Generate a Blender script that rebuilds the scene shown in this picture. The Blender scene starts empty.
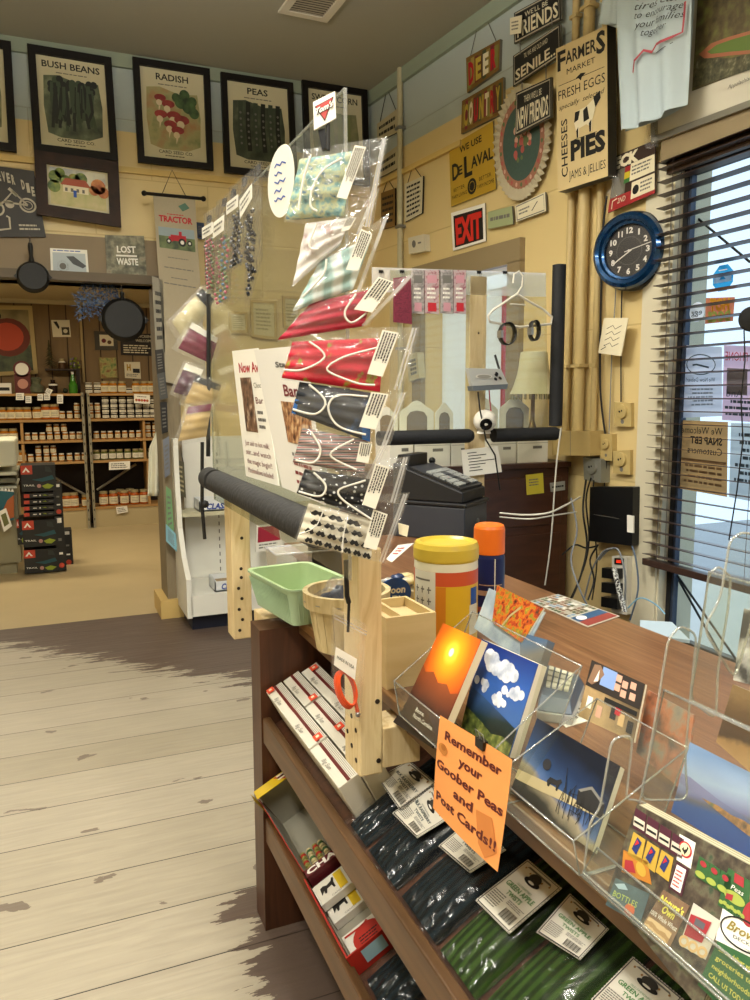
import bpy, math, random
from mathutils import Vector, Matrix
random.seed(7)
SC = bpy.context.scene
COL = SC.collection
PI = math.pi
H = 1.65
F = 779.0
def V(*a): return Vector(a[0]) if len(a) == 1 else Vector(a)
# ---- camera -------------------------------------------------------------
def _ray(px, py): return Vector(((px-375)/F, -(py-500)/F, -1.0))
_Y = _ray(45, 398).normalized()
_R = _ray(2250, 385).normalized()
_X = (_R - _R.dot(_Y)*_Y).normalized()
_Z = _X.cross(_Y)
MC = Matrix((_X, _Y, _Z))
EYE = Vector((0, 0, H))
cam = bpy.data.cameras.new('camera')
cam.sensor_width = 36; cam.lens = 36*F/1000; cam.clip_start = .02; cam.clip_end = 200
camo = bpy.data.objects.new('camera', cam); COL.objects.link(camo)
camo.matrix_world = Matrix.Translation(EYE) @ MC.to_4x4()
SC.camera = camo
def on(px, py, n, d):
    r = MC @ _ray(px, py); n = Vector(n)
    return EYE + r*((d - n.dot(EYE))/n.dot(r))
def onx(px, py, x): return on(px, py, (1, 0, 0), x)
def ony(px, py, y): return on(px, py, (0, 1, 0), y)
def onz(px, py, z): return on(px, py, (0, 0, 1), z)
# ---- room constants ------------------------------------------------------
YB = 6.05
CZ = 4.03
CX = 2.512
WD = Vector((.098, -.995, 0)).normalized()
WN = Vector((-.995, -.098, 0)).normalized()       # wall normal into the room
WP0 = Vector((CX, YB, 0))
def onw(px, py, off=0): return on(px, py, WN, WN.dot(WP0)+off)
XW = 2.775
# ---- materials -------------------------------------------------------------
def hx(h):
    h = h.lstrip('#'); c = [int(h[i:i+2], 16)/255 for i in (0, 2, 4)]
    return tuple((x/12.92 if x <= .04045 else ((x+.055)/1.055)**2.4) for x in c) + (1,)
_M = {}
def mat(name, col='#808080', rough=.6, metal=0, noise=0, scale=8, bump=0, spec=.4, emis=None, estr=1, stretch=(1, 1, 1), clear=0, detail=4):
    """plain principled material, with optional mottling of the colour and a bump."""
    if name in _M: return _M[name]
    m = bpy.data.materials.new(name); m.use_nodes = True
    nt = m.node_tree; b = nt.nodes['Principled BSDF']
    c = hx(col)
    b.inputs['Base Color'].default_value = c; b.inputs['Roughness'].default_value = rough
    b.inputs['Metallic'].default_value = metal; b.inputs['Specular IOR Level'].default_value = spec
    if clear: b.inputs['Coat Weight'].default_value = clear
    if emis:
        b.inputs['Emission Color'].default_value = hx(emis); b.inputs['Emission Strength'].default_value = estr
    if noise or bump:
        tc = nt.nodes.new('ShaderNodeTexCoord'); mp = nt.nodes.new('ShaderNodeMapping')
        mp.inputs['Scale'].default_value = stretch
        nz = nt.nodes.new('ShaderNodeTexNoise'); nz.inputs['Scale'].default_value = scale; nz.inputs['Detail'].default_value = detail
        nt.links.new(tc.outputs['Object'], mp.inputs[0]); nt.links.new(mp.outputs[0], nz.inputs['Vector'])
        if noise:
            mx = nt.nodes.new('ShaderNodeMix'); mx.data_type = 'RGBA'
            mx.inputs[6].default_value = tuple(x*(1-noise) for x in c[:3])+(1,)
            mx.inputs[7].default_value = tuple(min(1, x*(1+noise)) for x in c[:3])+(1,)
            nt.links.new(nz.outputs['Fac'], mx.inputs[0]); nt.links.new(mx.outputs[2], b.inputs['Base Color'])
        if bump:
            bp = nt.nodes.new('ShaderNodeBump'); bp.inputs['Strength'].default_value = bump; bp.inputs['Distance'].default_value = .01
            nt.links.new(nz.outputs['Fac'], bp.inputs['Height']); nt.links.new(bp.outputs[0], b.inputs['Normal'])
    _M[name] = m; return m
def ramp(name, stops, scale=10, rough=.5, kind='noise', stretch=(1, 1, 1), detail=5, dist=0, const=False, bump=0, rot=(0, 0, 0), spec=.4, loc=(0, 0, 0)):
    """mottled picture / wood material: noise, voronoi, magic, wave or gradient through a colour ramp."""
    if name in _M: return _M[name]
    m = bpy.data.materials.new(name); m.use_nodes = True
    nt = m.node_tree; b = nt.nodes['Principled BSDF']; b.inputs['Roughness'].default_value = rough
    b.inputs['Specular IOR Level'].default_value = spec
    tc = nt.nodes.new('ShaderNodeTexCoord'); mp = nt.nodes.new('ShaderNodeMapping')
    mp.inputs['Scale'].default_value = stretch; mp.inputs['Rotation'].default_value = rot; mp.inputs['Location'].default_value = loc
    nt.links.new(tc.outputs['Object'], mp.inputs[0])
    if kind == 'noise':
        t = nt.nodes.new('ShaderNodeTexNoise'); t.inputs['Scale'].default_value = scale; t.inputs['Detail'].default_value = detail
        t.inputs['Distortion'].default_value = dist; o = t.outputs['Fac']
    elif kind == 'voronoi':
        t = nt.nodes.new('ShaderNodeTexVoronoi'); t.inputs['Scale'].default_value = scale; o = t.outputs['Distance']
    elif kind == 'cell':
        t = nt.nodes.new('ShaderNodeTexVoronoi'); t.inputs['Scale'].default_value = scale
        sp = nt.nodes.new('ShaderNodeSeparateColor'); nt.links.new(t.outputs['Color'], sp.inputs[0]); o = sp.outputs[0]
    elif kind == 'wave':
        t = nt.nodes.new('ShaderNodeTexWave'); t.inputs['Scale'].default_value = scale; t.inputs['Distortion'].default_value = dist
        t.inputs['Detail'].default_value = 2; o = t.outputs['Fac']
    elif kind == 'check':
        t = nt.nodes.new('ShaderNodeTexChecker'); t.inputs['Scale'].default_value = scale; o = t.outputs['Fac']
    nt.links.new(mp.outputs[0], t.inputs['Vector'])
    r = nt.nodes.new('ShaderNodeValToRGB'); cr = r.color_ramp
    if const: cr.interpolation = 'CONSTANT'
    while len(cr.elements) < len(stops): cr.elements.new(.5)
    for e, (p, c) in zip(cr.elements, stops): e.position = p; e.color = hx(c)
    nt.links.new(o, r.inputs[0]); nt.links.new(r.outputs[0], b.inputs['Base Color'])
    if bump:
        bp = nt.nodes.new('ShaderNodeBump'); bp.inputs['Strength'].default_value = bump; bp.inputs['Distance'].default_value = .005
        nt.links.new(o, bp.inputs['Height']); nt.links.new(bp.outputs[0], b.inputs['Normal'])
    _M[name] = m; return m
def clear(name, tint='#ffffff', gloss=.12, rough=.08, film='#ffffff', haze=.04, bump=0, scale=30):
    """thin clear plastic: mostly transparent, a fresnel gloss and a little milky haze."""
    if name in _M: return _M[name]
    m = bpy.data.materials.new(name); m.use_nodes = True
    nt = m.node_tree; nt.nodes.clear()
    out = nt.nodes.new('ShaderNodeOutputMaterial')
    tr = nt.nodes.new('ShaderNodeBsdfTransparent'); tr.inputs[0].default_value = hx(tint)
    df = nt.nodes.new('ShaderNodeBsdfDiffuse'); df.inputs[0].default_value = hx(film)
    gl = nt.nodes.new('ShaderNodeBsdfGlossy'); gl.inputs['Roughness'].default_value = rough
    m1 = nt.nodes.new('ShaderNodeMixShader'); m1.inputs[0].default_value = haze
    m2 = nt.nodes.new('ShaderNodeMixShader')
    lw = nt.nodes.new('ShaderNodeNewGeometry'); dp = nt.nodes.new('ShaderNodeVectorMath'); dp.operation = 'DOT_PRODUCT'
    nt.links.new(lw.outputs['Incoming'], dp.inputs[0]); nt.links.new(lw.outputs['Normal'], dp.inputs[1])
    ab = nt.nodes.new('ShaderNodeMath'); ab.operation = 'ABSOLUTE'; nt.links.new(dp.outputs['Value'], ab.inputs[0])
    on_ = nt.nodes.new('ShaderNodeMath'); on_.operation = 'SUBTRACT'; on_.inputs[0].default_value = 1; nt.links.new(ab.outputs[0], on_.inputs[1]); on_.use_clamp = True
    pw = nt.nodes.new('ShaderNodeMath'); pw.operation = 'POWER'; pw.inputs[1].default_value = 5; nt.links.new(on_.outputs[0], pw.inputs[0])
    ad = nt.nodes.new('ShaderNodeMath'); ad.operation = 'MULTIPLY_ADD'; ad.inputs[1].default_value = .5; ad.inputs[2].default_value = .012+gloss*.3
    ad.use_clamp = True
    nt.links.new(pw.outputs[0], ad.inputs[0]); nt.links.new(ad.outputs[0], m2.inputs[0])
    nt.links.new(tr.outputs[0], m1.inputs[1]); nt.links.new(df.outputs[0], m1.inputs[2])
    nt.links.new(m1.outputs[0], m2.inputs[1]); nt.links.new(gl.outputs[0], m2.inputs[2])
    if bump:
        tc = nt.nodes.new('ShaderNodeTexCoord')
        nz = nt.nodes.new('ShaderNodeTexNoise'); nz.inputs['Scale'].default_value = scale; nz.inputs['Detail'].default_value = 3
        nz.inputs['Distortion'].default_value = 1.5
        bp = nt.nodes.new('ShaderNodeBump'); bp.inputs['Strength'].default_value = bump; bp.inputs['Distance'].default_value = .02
        nt.links.new(tc.outputs['Object'], nz.inputs['Vector']); nt.links.new(nz.outputs['Fac'], bp.inputs['Height'])
        nt.links.new(bp.outputs[0], gl.inputs['Normal']); nt.links.new(bp.outputs[0], dp.inputs[1])
    nt.links.new(m2.outputs[0], out.inputs[0])
    _M[name] = m; return m
# ---- mesh builder ----------------------------------------------------------
class Face:
    """a flat (or nearly flat) four-cornered face: u runs right, v runs up as its viewer sees it."""
    def __init__(s, bl, br, tr, tl):
        s.c = [V(bl), V(br), V(tr), V(tl)]
        s.n = (s.c[1]-s.c[0]).cross(s.c[3]-s.c[0]).normalized()
        s.w = (s.c[1]-s.c[0]).length; s.h = (s.c[3]-s.c[0]).length
    def at(s, u, v, off=0):
        a = s.c[0].lerp(s.c[1], u); b = s.c[3].lerp(s.c[2], u)
        return a.lerp(b, v) + s.n*off
    def sub(s, u0, v0, u1, v1, off=0):
        return Face(s.at(u0, v0, off), s.at(u1, v0, off), s.at(u1, v1, off), s.at(u0, v1, off))
def FP(fn, tl, tr, br, bl):
    return Face(fn(*bl), fn(*br), fn(*tr), fn(*tl))
_TC = {}
def text_mesh(s, bold=0, shear=0):
    k = (s, bold, shear)
    if k not in _TC:
        cu = bpy.data.curves.new('t', 'FONT'); cu.body = s; cu.resolution_u = 2; cu.offset = bold; cu.shear = shear
        ob = bpy.data.objects.new('t', cu)
        me = ob.to_mesh()
        vs = [(v.co.x, v.co.y) for v in me.vertices]; fs = [tuple(p.vertices) for p in me.polygons]
        ob.to_mesh_clear(); bpy.data.objects.remove(ob); bpy.data.curves.remove(cu)
        _TC[k] = (vs, fs)
    return _TC[k]
class MB:
    def __init__(s): s.v = []; s.f = []; s.m = []; s.mats = []; s.sm = []
    def mi(s, m):
        if m not in s.mats: s.mats.append(m)
        return s.mats.index(m)
    def add(s, vs, fs, m, smooth=False):
        o = len(s.v); s.v += [V(x) for x in vs]; i = s.mi(m)
        for f in fs: s.f.append(tuple(a+o for a in f)); s.m.append(i); s.sm.append(smooth)
        return s
    def box(s, lo, hi, m):
        x0, y0, z0 = lo; x1, y1, z1 = hi
        return s.add([(x0,y0,z0),(x1,y0,z0),(x1,y1,z0),(x0,y1,z0),(x0,y0,z1),(x1,y0,z1),(x1,y1,z1),(x0,y1,z1)],
              [(0,3,2,1),(4,5,6,7),(0,1,5,4),(1,2,6,5),(2,3,7,6),(3,0,4,7)], m)
    def hexa(s, b, t, m):
        """box from four bottom and four top corners, in the same order round."""
        return s.add(list(b)+list(t), [(3,2,1,0),(4,5,6,7),(0,1,5,4),(1,2,6,5),(2,3,7,6),(3,0,4,7)], m)
    def slab(s, F_, t, m, ms=None, back=0):
        """slab behind face F_: front face with material m, sides with ms."""
        n = F_.n; a = [c - n*back for c in F_.c]; b = [c - n*(t+back) for c in F_.c]
        s.add(a, [(0,1,2,3)], m)
        s.add(a+b, [(7,6,5,4),(0,4,5,1),(1,5,6,2),(2,6,7,3),(3,7,4,0)], ms or m)
        return s
    def rect(s, F_, u0, v0, u1, v1, m, off=.0008):
        return s.add([F_.at(u0,v0,off),F_.at(u1,v0,off),F_.at(u1,v1,off),F_.at(u0,v1,off)], [(0,1,2,3)], m)
    def poly(s, F_, uv, m, off=.0008):
        return s.add([F_.at(u,v,off) for u,v in uv], [tuple(range(len(uv)))], m)
    def disc(s, F_, cu, cv, r, m, off=.0008, n=20, ry=None, a0=0, a1=2*PI, rot=0):
        asp = F_.w/F_.h; ry = ry if ry is not None else r*asp
        pts = []
        for i in range(n):
            a = a0+(a1-a0)*i/(n if a1-a0 > 6.28 else n-1)
            x, y = r*math.cos(a), ry/asp*math.sin(a)
            pts.append((cu+x*math.cos(rot)-y*math.sin(rot), cv+(x*math.sin(rot)+y*math.cos(rot))*asp))
        return s.poly(F_, pts, m, off)
    def line(s, F_, pts, w, m, off=.0008):
        """stroke of width w (metres) through uv points, on the face."""
        P = [F_.at(u, v, off) for u, v in pts]; L = []; R = []
        for i, p in enumerate(P):
            d = (P[min(i+1, len(P)-1)] - P[max(i-1, 0)]).normalized(); q = F_.n.cross(d)*w/2
            L.append(p+q); R.append(p-q)
        n = len(P)
        return s.add(L+R, [(n+i, n+i+1, i+1, i) for i in range(n-1)], m)
    def text(s, F_, st, u0, v0, u1, v1, m, off=.001, bold=0, shear=0, arc=0):
        vs, fs = text_mesh(st, bold, shear)
        if not vs: return s
        x0 = min(v[0] for v in vs); x1 = max(v[0] for v in vs); y0 = 0; y1 = .71
        out = []
        for x, y in vs:
            a = (x-x0)/max(1e-6, x1-x0); b = (y-y0)/(y1-y0)
            u = u0+(u1-u0)*a; v = v0+(v1-v0)*b + arc*(1-(2*a-1)**2)
            out.append(F_.at(u, v, off))
        return s.add(out, fs, m)
    def lines(s, F_, u0, v0, u1, v1, n, m, off=.001, fill=.45, ragged=.25, words=True):
        """n rows of tiny unreadable writing."""
        rs = random.Random(n*31+int(u0*97)+int(v0*57))
        dv = (v1-v0)/n
        for i in range(n):
            vb = v1-(i+1)*dv+dv*(1-fill)/2; ue = u1-(u1-u0)*ragged*rs.random(); u = u0
            while u < ue-1e-4:
                w = (u1-u0)*(.06+.16*rs.random()) if words else ue-u
                s.rect(F_, u, vb, min(ue, u+w), vb+dv*fill, m, off); u += w+(u1-u0)*.03
        return s
    def frame(s, F_, w, t, m, out=.0):
        """picture frame of width w (m) and thickness t round the face, standing in front of it by t."""
        a, b = w/F_.w, w/F_.h
        for (u0,v0,u1,v1) in ((0,0,1,b),(0,1-b,1,1),(0,b,a,1-b),(1-a,b,1,1-b)):
            f = F_.sub(u0,v0,u1,v1,t); s.slab(f, t+.002, m)
        return s
    def tube(s, pts, r, m, seg=8, cap=True, closed=False):
        P = [V(p) for p in pts]; n = len(P); rings = []
        up = None
        for i, p in enumerate(P):
            if closed: d = (P[(i+1) % n]-P[i-1]).normalized()
            else: d = (P[min(i+1, n-1)]-P[max(i-1, 0)]).normalized()
            if up is None:
                up = d.orthogonal().normalized()
            else:
                up = (up - d*up.dot(d)); up = up.normalized() if up.length > 1e-6 else d.orthogonal().normalized()
            q = d.cross(up); rr = r[i] if isinstance(r, (list, tuple)) else r
            rings.append([p+(up*math.cos(2*PI*k/seg)+q*math.sin(2*PI*k/seg))*rr for k in range(seg)])
        vs = [v for g in rings for v in g]; fs = []
        for i in range(n if closed else n-1):
            j = (i+1) % n
            for k in range(seg):
                fs.append((i*seg+k, i*seg+(k+1) % seg, j*seg+(k+1) % seg, j*seg+k))
        s.add(vs, fs, m, True)
        if cap and not closed:
            s.add(rings[0], [tuple(reversed(range(seg)))], m); s.add(rings[-1], [tuple(range(seg))], m)
        return s
    def lathe(s, o, prof, m, seg=20, axis=(0, 0, 1), cap=True, smooth=True):
        """turn profile [(r, h), ...] about an axis through o; m may be a list, one material per step."""
        a = V(axis).normalized(); x = a.orthogonal().normalized(); y = a.cross(x); o = V(o)
        rings = [[o+a*h+(x*math.cos(2*PI*k/seg)+y*math.sin(2*PI*k/seg))*r for k in range(seg)] for r, h in prof]
        for i in range(len(prof)-1):
            mm = m[i] if isinstance(m, list) else m
            s.add(rings[i]+rings[i+1], [(k, (k+1) % seg, seg+(k+1) % seg, seg+k) for k in range(seg)], mm, smooth)
        if cap:
            s.add(rings[0], [tuple(reversed(range(seg)))], m[0] if isinstance(m, list) else m)
            s.add(rings[-1], [tuple(range(seg))], m[-1] if isinstance(m, list) else m)
        return s
    def sphere(s, o, r, m, seg=12, sq=(1, 1, 1)):
        o = V(o); vs = []; n = seg//2
        for i in range(n+1):
            t = PI*i/n
            for k in range(seg):
                p = 2*PI*k/seg
                vs.append(o+V(r*sq[0]*math.sin(t)*math.cos(p), r*sq[1]*math.sin(t)*math.sin(p), r*sq[2]*math.cos(t)))
        fs = [(i*seg+k, (i+1)*seg+k, (i+1)*seg+(k+1) % seg, i*seg+(k+1) % seg) for i in range(n) for k in range(seg)]
        return s.add(vs, fs, m, True)
    def grid(s, fn, nu, nv, m, smooth=True, mf=None):
        """surface fn(u, v) -> point; mf(u, v) may choose the material of a cell."""
        o = len(s.v); s.v += [V(fn(i/nu, j/nv)) for j in range(nv+1) for i in range(nu+1)]
        for j in range(nv):
            for i in range(nu):
                a = o+j*(nu+1)+i
                s.f.append((a, a+1, a+nu+2, a+nu+1)); s.sm.append(smooth)
                s.m.append(s.mi(mf((i+.5)/nu, (j+.5)/nv) if mf else m))
        return s
    def build(s, name, parent=None, label=None, cat=None, group=None, kind=None, bevel=0, solid=0):
        if parent is not None: o = wloc(parent)
        else:
            xs = [min(v[i] for v in s.v) for i in range(3)]; xe = [max(v[i] for v in s.v) for i in range(3)]
            o = V((xs[0]+xe[0])/2, (xs[1]+xe[1])/2, xs[2])
            if kind == 'structure': o = V(0, 0, 0)
        me = bpy.data.meshes.new(name)
        me.from_pydata([tuple(v-o) for v in s.v], [], s.f)
        for m in s.mats: me.materials.append(m)
        me.polygons.foreach_set('material_index', s.m); me.polygons.foreach_set('use_smooth', s.sm)
        me.update()
        ob = bpy.data.objects.new(name, me); COL.objects.link(ob)
        if parent is not None: ob.parent = parent
        else: ob.location = o
        if bevel:
            b = ob.modifiers.new('bevel', 'BEVEL'); b.width = bevel; b.segments = 2; b.limit_method = 'ANGLE'; b.angle_limit = math.radians(50)
        if solid:
            b = ob.modifiers.new('solid', 'SOLIDIFY'); b.thickness = solid; b.offset = 0
        tag(ob, label, cat, group, kind)
        return ob
def wloc(o):
    p = V(0, 0, 0)
    while o is not None: p = p + o.location; o = o.parent
    return p
def tag(o, label=None, cat=None, group=None, kind=None):
    if label: o['label'] = label
    if cat: o['category'] = cat
    if group: o['group'] = group
    if kind: o['kind'] = kind
    return o
def thing(name, loc, label, cat, group=None):
    o = bpy.data.objects.new(name, None); COL.objects.link(o); o.location = V(loc); o.empty_display_size = .05
    return tag(o, label, cat, group)
def dup(root, loc, label=None, group=None, rz=0):
    r = root.copy(); COL.objects.link(r); r.location = V(loc); r.rotation_euler = (0, 0, rz)
    if label: r['label'] = label
    if group: r['group'] = group
    for ch in list(root.children):
        c = ch.copy(); COL.objects.link(c); c.parent = r
        for g in list(ch.children):
            d = g.copy(); COL.objects.link(d); d.parent = c
    return r
BLACK = mat('black_ink', '#141210', .6)
WHITE = mat('white_paper', '#e9e6dc', .7)
CREAM = mat('cream_paper', '#e0d6b8', .75)
GREYINK = mat('grey_ink', '#6d6a64', .7)
REDINK = mat('red_ink', '#b3202c', .6)
MARO = mat('maroon_ink', '#6e1a20', .6)
BLUEINK = mat('blue_ink', '#1d4fa8', .5)
STEEL = mat('steel_wire', '#9a9a98', .3, .9)
BLKPL = mat('black_plastic', '#121314', .35)
CLIPM = mat('binder_clip_black', '#0b0b0c', .3)
FILM = clear('clear_poly_bag', gloss=.12, rough=.1, haze=.04, bump=.6, scale=22)
ACR = clear('clear_acrylic_sheet', '#f4f6ee', gloss=.06, rough=.03, haze=.03)
ACRE = clear('acrylic_cut_edge', '#dfe3de', gloss=.5, rough=.12, haze=.2)
ZIP = clear('bag_zip_seal', gloss=.4, rough=.2, haze=.3)
PINE = ramp('pine_lumber', [(.2, '#c9b083'), (.5, '#d8c397'), (.8, '#b99a68')], 6, .65, stretch=(6, 6, .7), dist=1.2)
def paper(name, col):
    if name in _M: return _M[name]
    m = bpy.data.materials.new(name); m.use_nodes = True; nt = m.node_tree; nt.nodes.clear(); o_ = nt.nodes.new('ShaderNodeOutputMaterial')
    d = nt.nodes.new('ShaderNodeBsdfDiffuse'); d.inputs[0].default_value = hx(col); t_ = nt.nodes.new('ShaderNodeBsdfTranslucent'); t_.inputs[0].default_value = hx(col); x = nt.nodes.new('ShaderNodeMixShader'); x.inputs[0].default_value = .5
    nt.links.new(d.outputs[0], x.inputs[1]); nt.links.new(t_.outputs[0], x.inputs[2]); nt.links.new(x.outputs[0], o_.inputs[0]); _M[name] = m; return m
# ======================= ROOM =======================
def wall_mat(name, low, high, split, axis_rot):
    m = bpy.data.materials.new(name); m.use_nodes = True; nt = m.node_tree; b = nt.nodes['Principled BSDF']
    b.inputs['Roughness'].default_value = .45
    tc = nt.nodes.new('ShaderNodeTexCoord')
    mp = nt.nodes.new('ShaderNodeMapping'); mp.inputs['Rotation'].default_value = axis_rot
    br = nt.nodes.new('ShaderNodeTexBrick'); br.inputs['Scale'].default_value = 1
    br.inputs['Brick Width'].default_value = .8; br.inputs['Row Height'].default_value = .4
    br.inputs['Mortar Size'].default_value = .006; br.inputs['Mortar Smooth'].default_value = .6
    nt.links.new(tc.outputs['Object'], mp.inputs[0]); nt.links.new(mp.outputs[0], br.inputs['Vector'])
    sx = nt.nodes.new('ShaderNodeSeparateXYZ'); nt.links.new(tc.outputs['Object'], sx.inputs[0])
    gt = nt.nodes.new('ShaderNodeMath'); gt.operation = 'GREATER_THAN'; gt.inputs[1].default_value = split
    nt.links.new(sx.outputs['Z'], gt.inputs[0])
    nz = nt.nodes.new('ShaderNodeTexNoise'); nz.inputs['Scale'].default_value = 3; nz.inputs['Detail'].default_value = 5
    nt.links.new(tc.outputs['Object'], nz.inputs['Vector'])
    mx = nt.nodes.new('ShaderNodeMix'); mx.data_type = 'RGBA'; mx.inputs[6].default_value = hx(low); mx.inputs[7].default_value = hx(high)
    nt.links.new(gt.outputs[0], mx.inputs[0])
    m2 = nt.nodes.new('ShaderNodeMix'); m2.data_type = 'RGBA'; m2.blend_type = 'MULTIPLY'; m2.inputs[0].default_value = .25
    nt.links.new(mx.outputs[2], m2.inputs[6]); nt.links.new(nz.outputs['Color'], m2.inputs[7])
    nzf = nt.nodes.new('ShaderNodeMath'); nzf.operation = 'MULTIPLY'; nzf.inputs[1].default_value = 1
    mm = nt.nodes.new('ShaderNodeMix'); mm.data_type = 'RGBA'; mm.blend_type = 'MULTIPLY'
    mm.inputs[7].default_value = (.86, .83, .78, 1)
    nt.links.new(br.outputs['Fac'], mm.inputs[0]); nt.links.new(mx.outputs[2], mm.inputs[6])
    nt.links.new(mm.outputs[2], b.inputs['Base Color'])
    bp = nt.nodes.new('ShaderNodeBump'); bp.invert = True; bp.inputs['Strength'].default_value = .25; bp.inputs['Distance'].default_value = .01
    nt.links.new(br.outputs['Fac'], bp.inputs['Height']); nt.links.new(bp.outputs[0], b.inputs['Normal'])
    return m
SPLITZ = 3.52
WB = wall_mat('painted_block_back', '#d6bf86', '#a9b4b2', SPLITZ, (PI/2, 0, 0))
WR = wall_mat('painted_block_side', '#d4bd86', '#acb6b4', onw(455, 118).z, (PI/2, 0, PI/2))
def floor_mat():
    m = bpy.data.materials.new('worn_painted_planks'); m.use_nodes = True; nt = m.node_tree; b = nt.nodes['Principled BSDF']
    N = nt.nodes.new; L = nt.links.new
    tc = N('ShaderNodeTexCoord'); sp = N('ShaderNodeSeparateXYZ'); L(tc.outputs['Object'], sp.inputs[0])
    br = N('ShaderNodeTexBrick'); br.inputs['Scale'].default_value = 1; br.inputs['Brick Width'].default_value = 3.4
    br.inputs['Row Height'].default_value = .278; br.inputs['Mortar Size'].default_value = .0022; br.inputs['Bias'].default_value = 0
    br.inputs['Color1'].default_value = hx('#a89e8b'); br.inputs['Color2'].default_value = hx('#9b917c'); br.inputs['Mortar'].default_value = hx('#3a3229')
    br.offset = .37; br.offset_frequency = 3; br.squash = 1.3; br.squash_frequency = 2
    mpb = N('ShaderNodeMapping'); mpb.inputs['Location'].default_value = (1.1, .078, 0); L(tc.outputs['Object'], mpb.inputs[0]); L(mpb.outputs[0], br.inputs['Vector'])
    mp = N('ShaderNodeMapping'); mp.inputs['Scale'].default_value = (1.2, 14, 1); L(tc.outputs['Object'], mp.inputs[0])
    nz = N('ShaderNodeTexNoise'); nz.inputs['Scale'].default_value = 3; nz.inputs['Detail'].default_value = 6; nz.inputs['Distortion'].default_value = .8; L(mp.outputs[0], nz.inputs['Vector'])
    gr = N('ShaderNodeMix'); gr.data_type = 'RGBA'; gr.blend_type = 'OVERLAY'; gr.inputs[0].default_value = .25
    L(br.outputs['Color'], gr.inputs[6]); L(nz.outputs['Fac'], gr.inputs[7])
    # dark paint left near the counter and the threshold, worn along the boards
    n2 = N('ShaderNodeTexNoise'); n2.inputs['Scale'].default_value = 2.2; n2.inputs['Detail'].default_value = 6; n2.inputs['Roughness'].default_value = .7
    mp2 = N('ShaderNodeMapping'); mp2.inputs['Scale'].default_value = (.8, 5, 1); L(tc.outputs['Object'], mp2.inputs[0]); L(mp2.outputs[0], n2.inputs['Vector'])
    def math_(op, a, bb, c=None):
        x = N('ShaderNodeMath'); x.operation = op
        for i, q in enumerate((a, bb, c)):
            if q is None: continue
            if isinstance(q, (int, float)): x.inputs[i].default_value = q
            else: L(q, x.inputs[i])
        return x.outputs[0]
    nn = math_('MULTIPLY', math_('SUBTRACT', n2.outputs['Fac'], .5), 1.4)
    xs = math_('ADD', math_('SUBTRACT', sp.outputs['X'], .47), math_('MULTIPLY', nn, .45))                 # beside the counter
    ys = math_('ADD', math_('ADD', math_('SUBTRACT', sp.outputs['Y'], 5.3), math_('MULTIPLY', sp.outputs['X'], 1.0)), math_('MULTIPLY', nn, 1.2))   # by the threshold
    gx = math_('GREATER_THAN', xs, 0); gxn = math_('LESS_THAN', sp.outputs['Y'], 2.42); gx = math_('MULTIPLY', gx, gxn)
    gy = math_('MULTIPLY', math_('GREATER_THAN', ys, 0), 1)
    # knots of old paint
    vo = N('ShaderNodeTexVoronoi'); vo.voronoi_dimensions = '2D'; vo.inputs['Scale'].default_value = 1.5
    mp3 = N('ShaderNodeMapping'); mp3.inputs['Scale'].default_value = (1, 2.0, 1); L(tc.outputs['Object'], mp3.inputs[0])
    va = N('ShaderNodeVectorMath'); va.operation = 'ADD'; L(mp3.outputs[0], va.inputs[0])
    n3 = N('ShaderNodeTexNoise'); n3.inputs['Scale'].default_value = 6; n3.inputs['Detail'].default_value = 4; L(tc.outputs['Object'], n3.inputs['Vector'])
    vm = N('ShaderNodeVectorMath'); vm.operation = 'SCALE'; vm.inputs['Scale'].default_value = .35; L(n3.outputs['Color'], vm.inputs[0]); L(vm.outputs[0], va.inputs[1])
    L(va.outputs[0], vo.inputs['Vector'])
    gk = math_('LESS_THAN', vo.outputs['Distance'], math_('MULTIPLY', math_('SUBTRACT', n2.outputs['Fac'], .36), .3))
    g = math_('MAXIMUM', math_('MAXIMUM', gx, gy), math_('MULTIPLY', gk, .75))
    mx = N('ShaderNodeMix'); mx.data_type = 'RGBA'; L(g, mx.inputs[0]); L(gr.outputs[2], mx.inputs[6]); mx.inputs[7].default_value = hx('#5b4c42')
    m3 = N('ShaderNodeMix'); m3.data_type = 'RGBA'; m3.blend_type = 'MULTIPLY'; m3.inputs[7].default_value = (.25, .2, .17, 1)
    L(br.outputs['Fac'], m3.inputs[0]); L(mx.outputs[2], m3.inputs[6]); L(m3.outputs[2], b.inputs['Base Color'])
    rr = N('ShaderNodeMapRange'); L(nz.outputs['Fac'], rr.inputs[0]); rr.inputs[3].default_value = .3; rr.inputs[4].default_value = .55
    L(rr.outputs[0], b.inputs['Roughness'])
    bp = N('ShaderNodeBump'); bp.inputs['Strength'].default_value = .25; bp.inputs['Distance'].default_value = .01
    L(nz.outputs['Fac'], bp.inputs['Height']); L(bp.outputs[0], b.inputs['Normal'])
    return m
def struct(name, mb, **k): return mb.build(name, kind='structure', **k)
struct('floor', MB().box((-4, -3, -.1), (3.0, YB, 0), floor_mat()))
BEIGE = mat('worn_concrete_beige', '#b5a27a', .45, noise=.16, scale=1.6, detail=8)
struct('floor_far_room', MB().box((-4, YB, -.1), (3.2, 11.1, 0), BEIGE))
CEIL = mat('ceiling_paint', '#9d9b8e', .8)
struct('ceiling', MB().box((-4, -3, CZ), (3.2, YB+.2, CZ+.1), CEIL))
# back wall: above the opening, and right of the column
HB = ony(80, 283, YB).z            # underside of header
XO = 0.80                           # right side of the opening
b = MB(); b.box((-4, YB, HB), (XO, YB+.2, CZ), WB); b.box((XO, YB, 0), (CX+.3, YB+.2, CZ), WB)
struct('wall_back', b)
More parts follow.
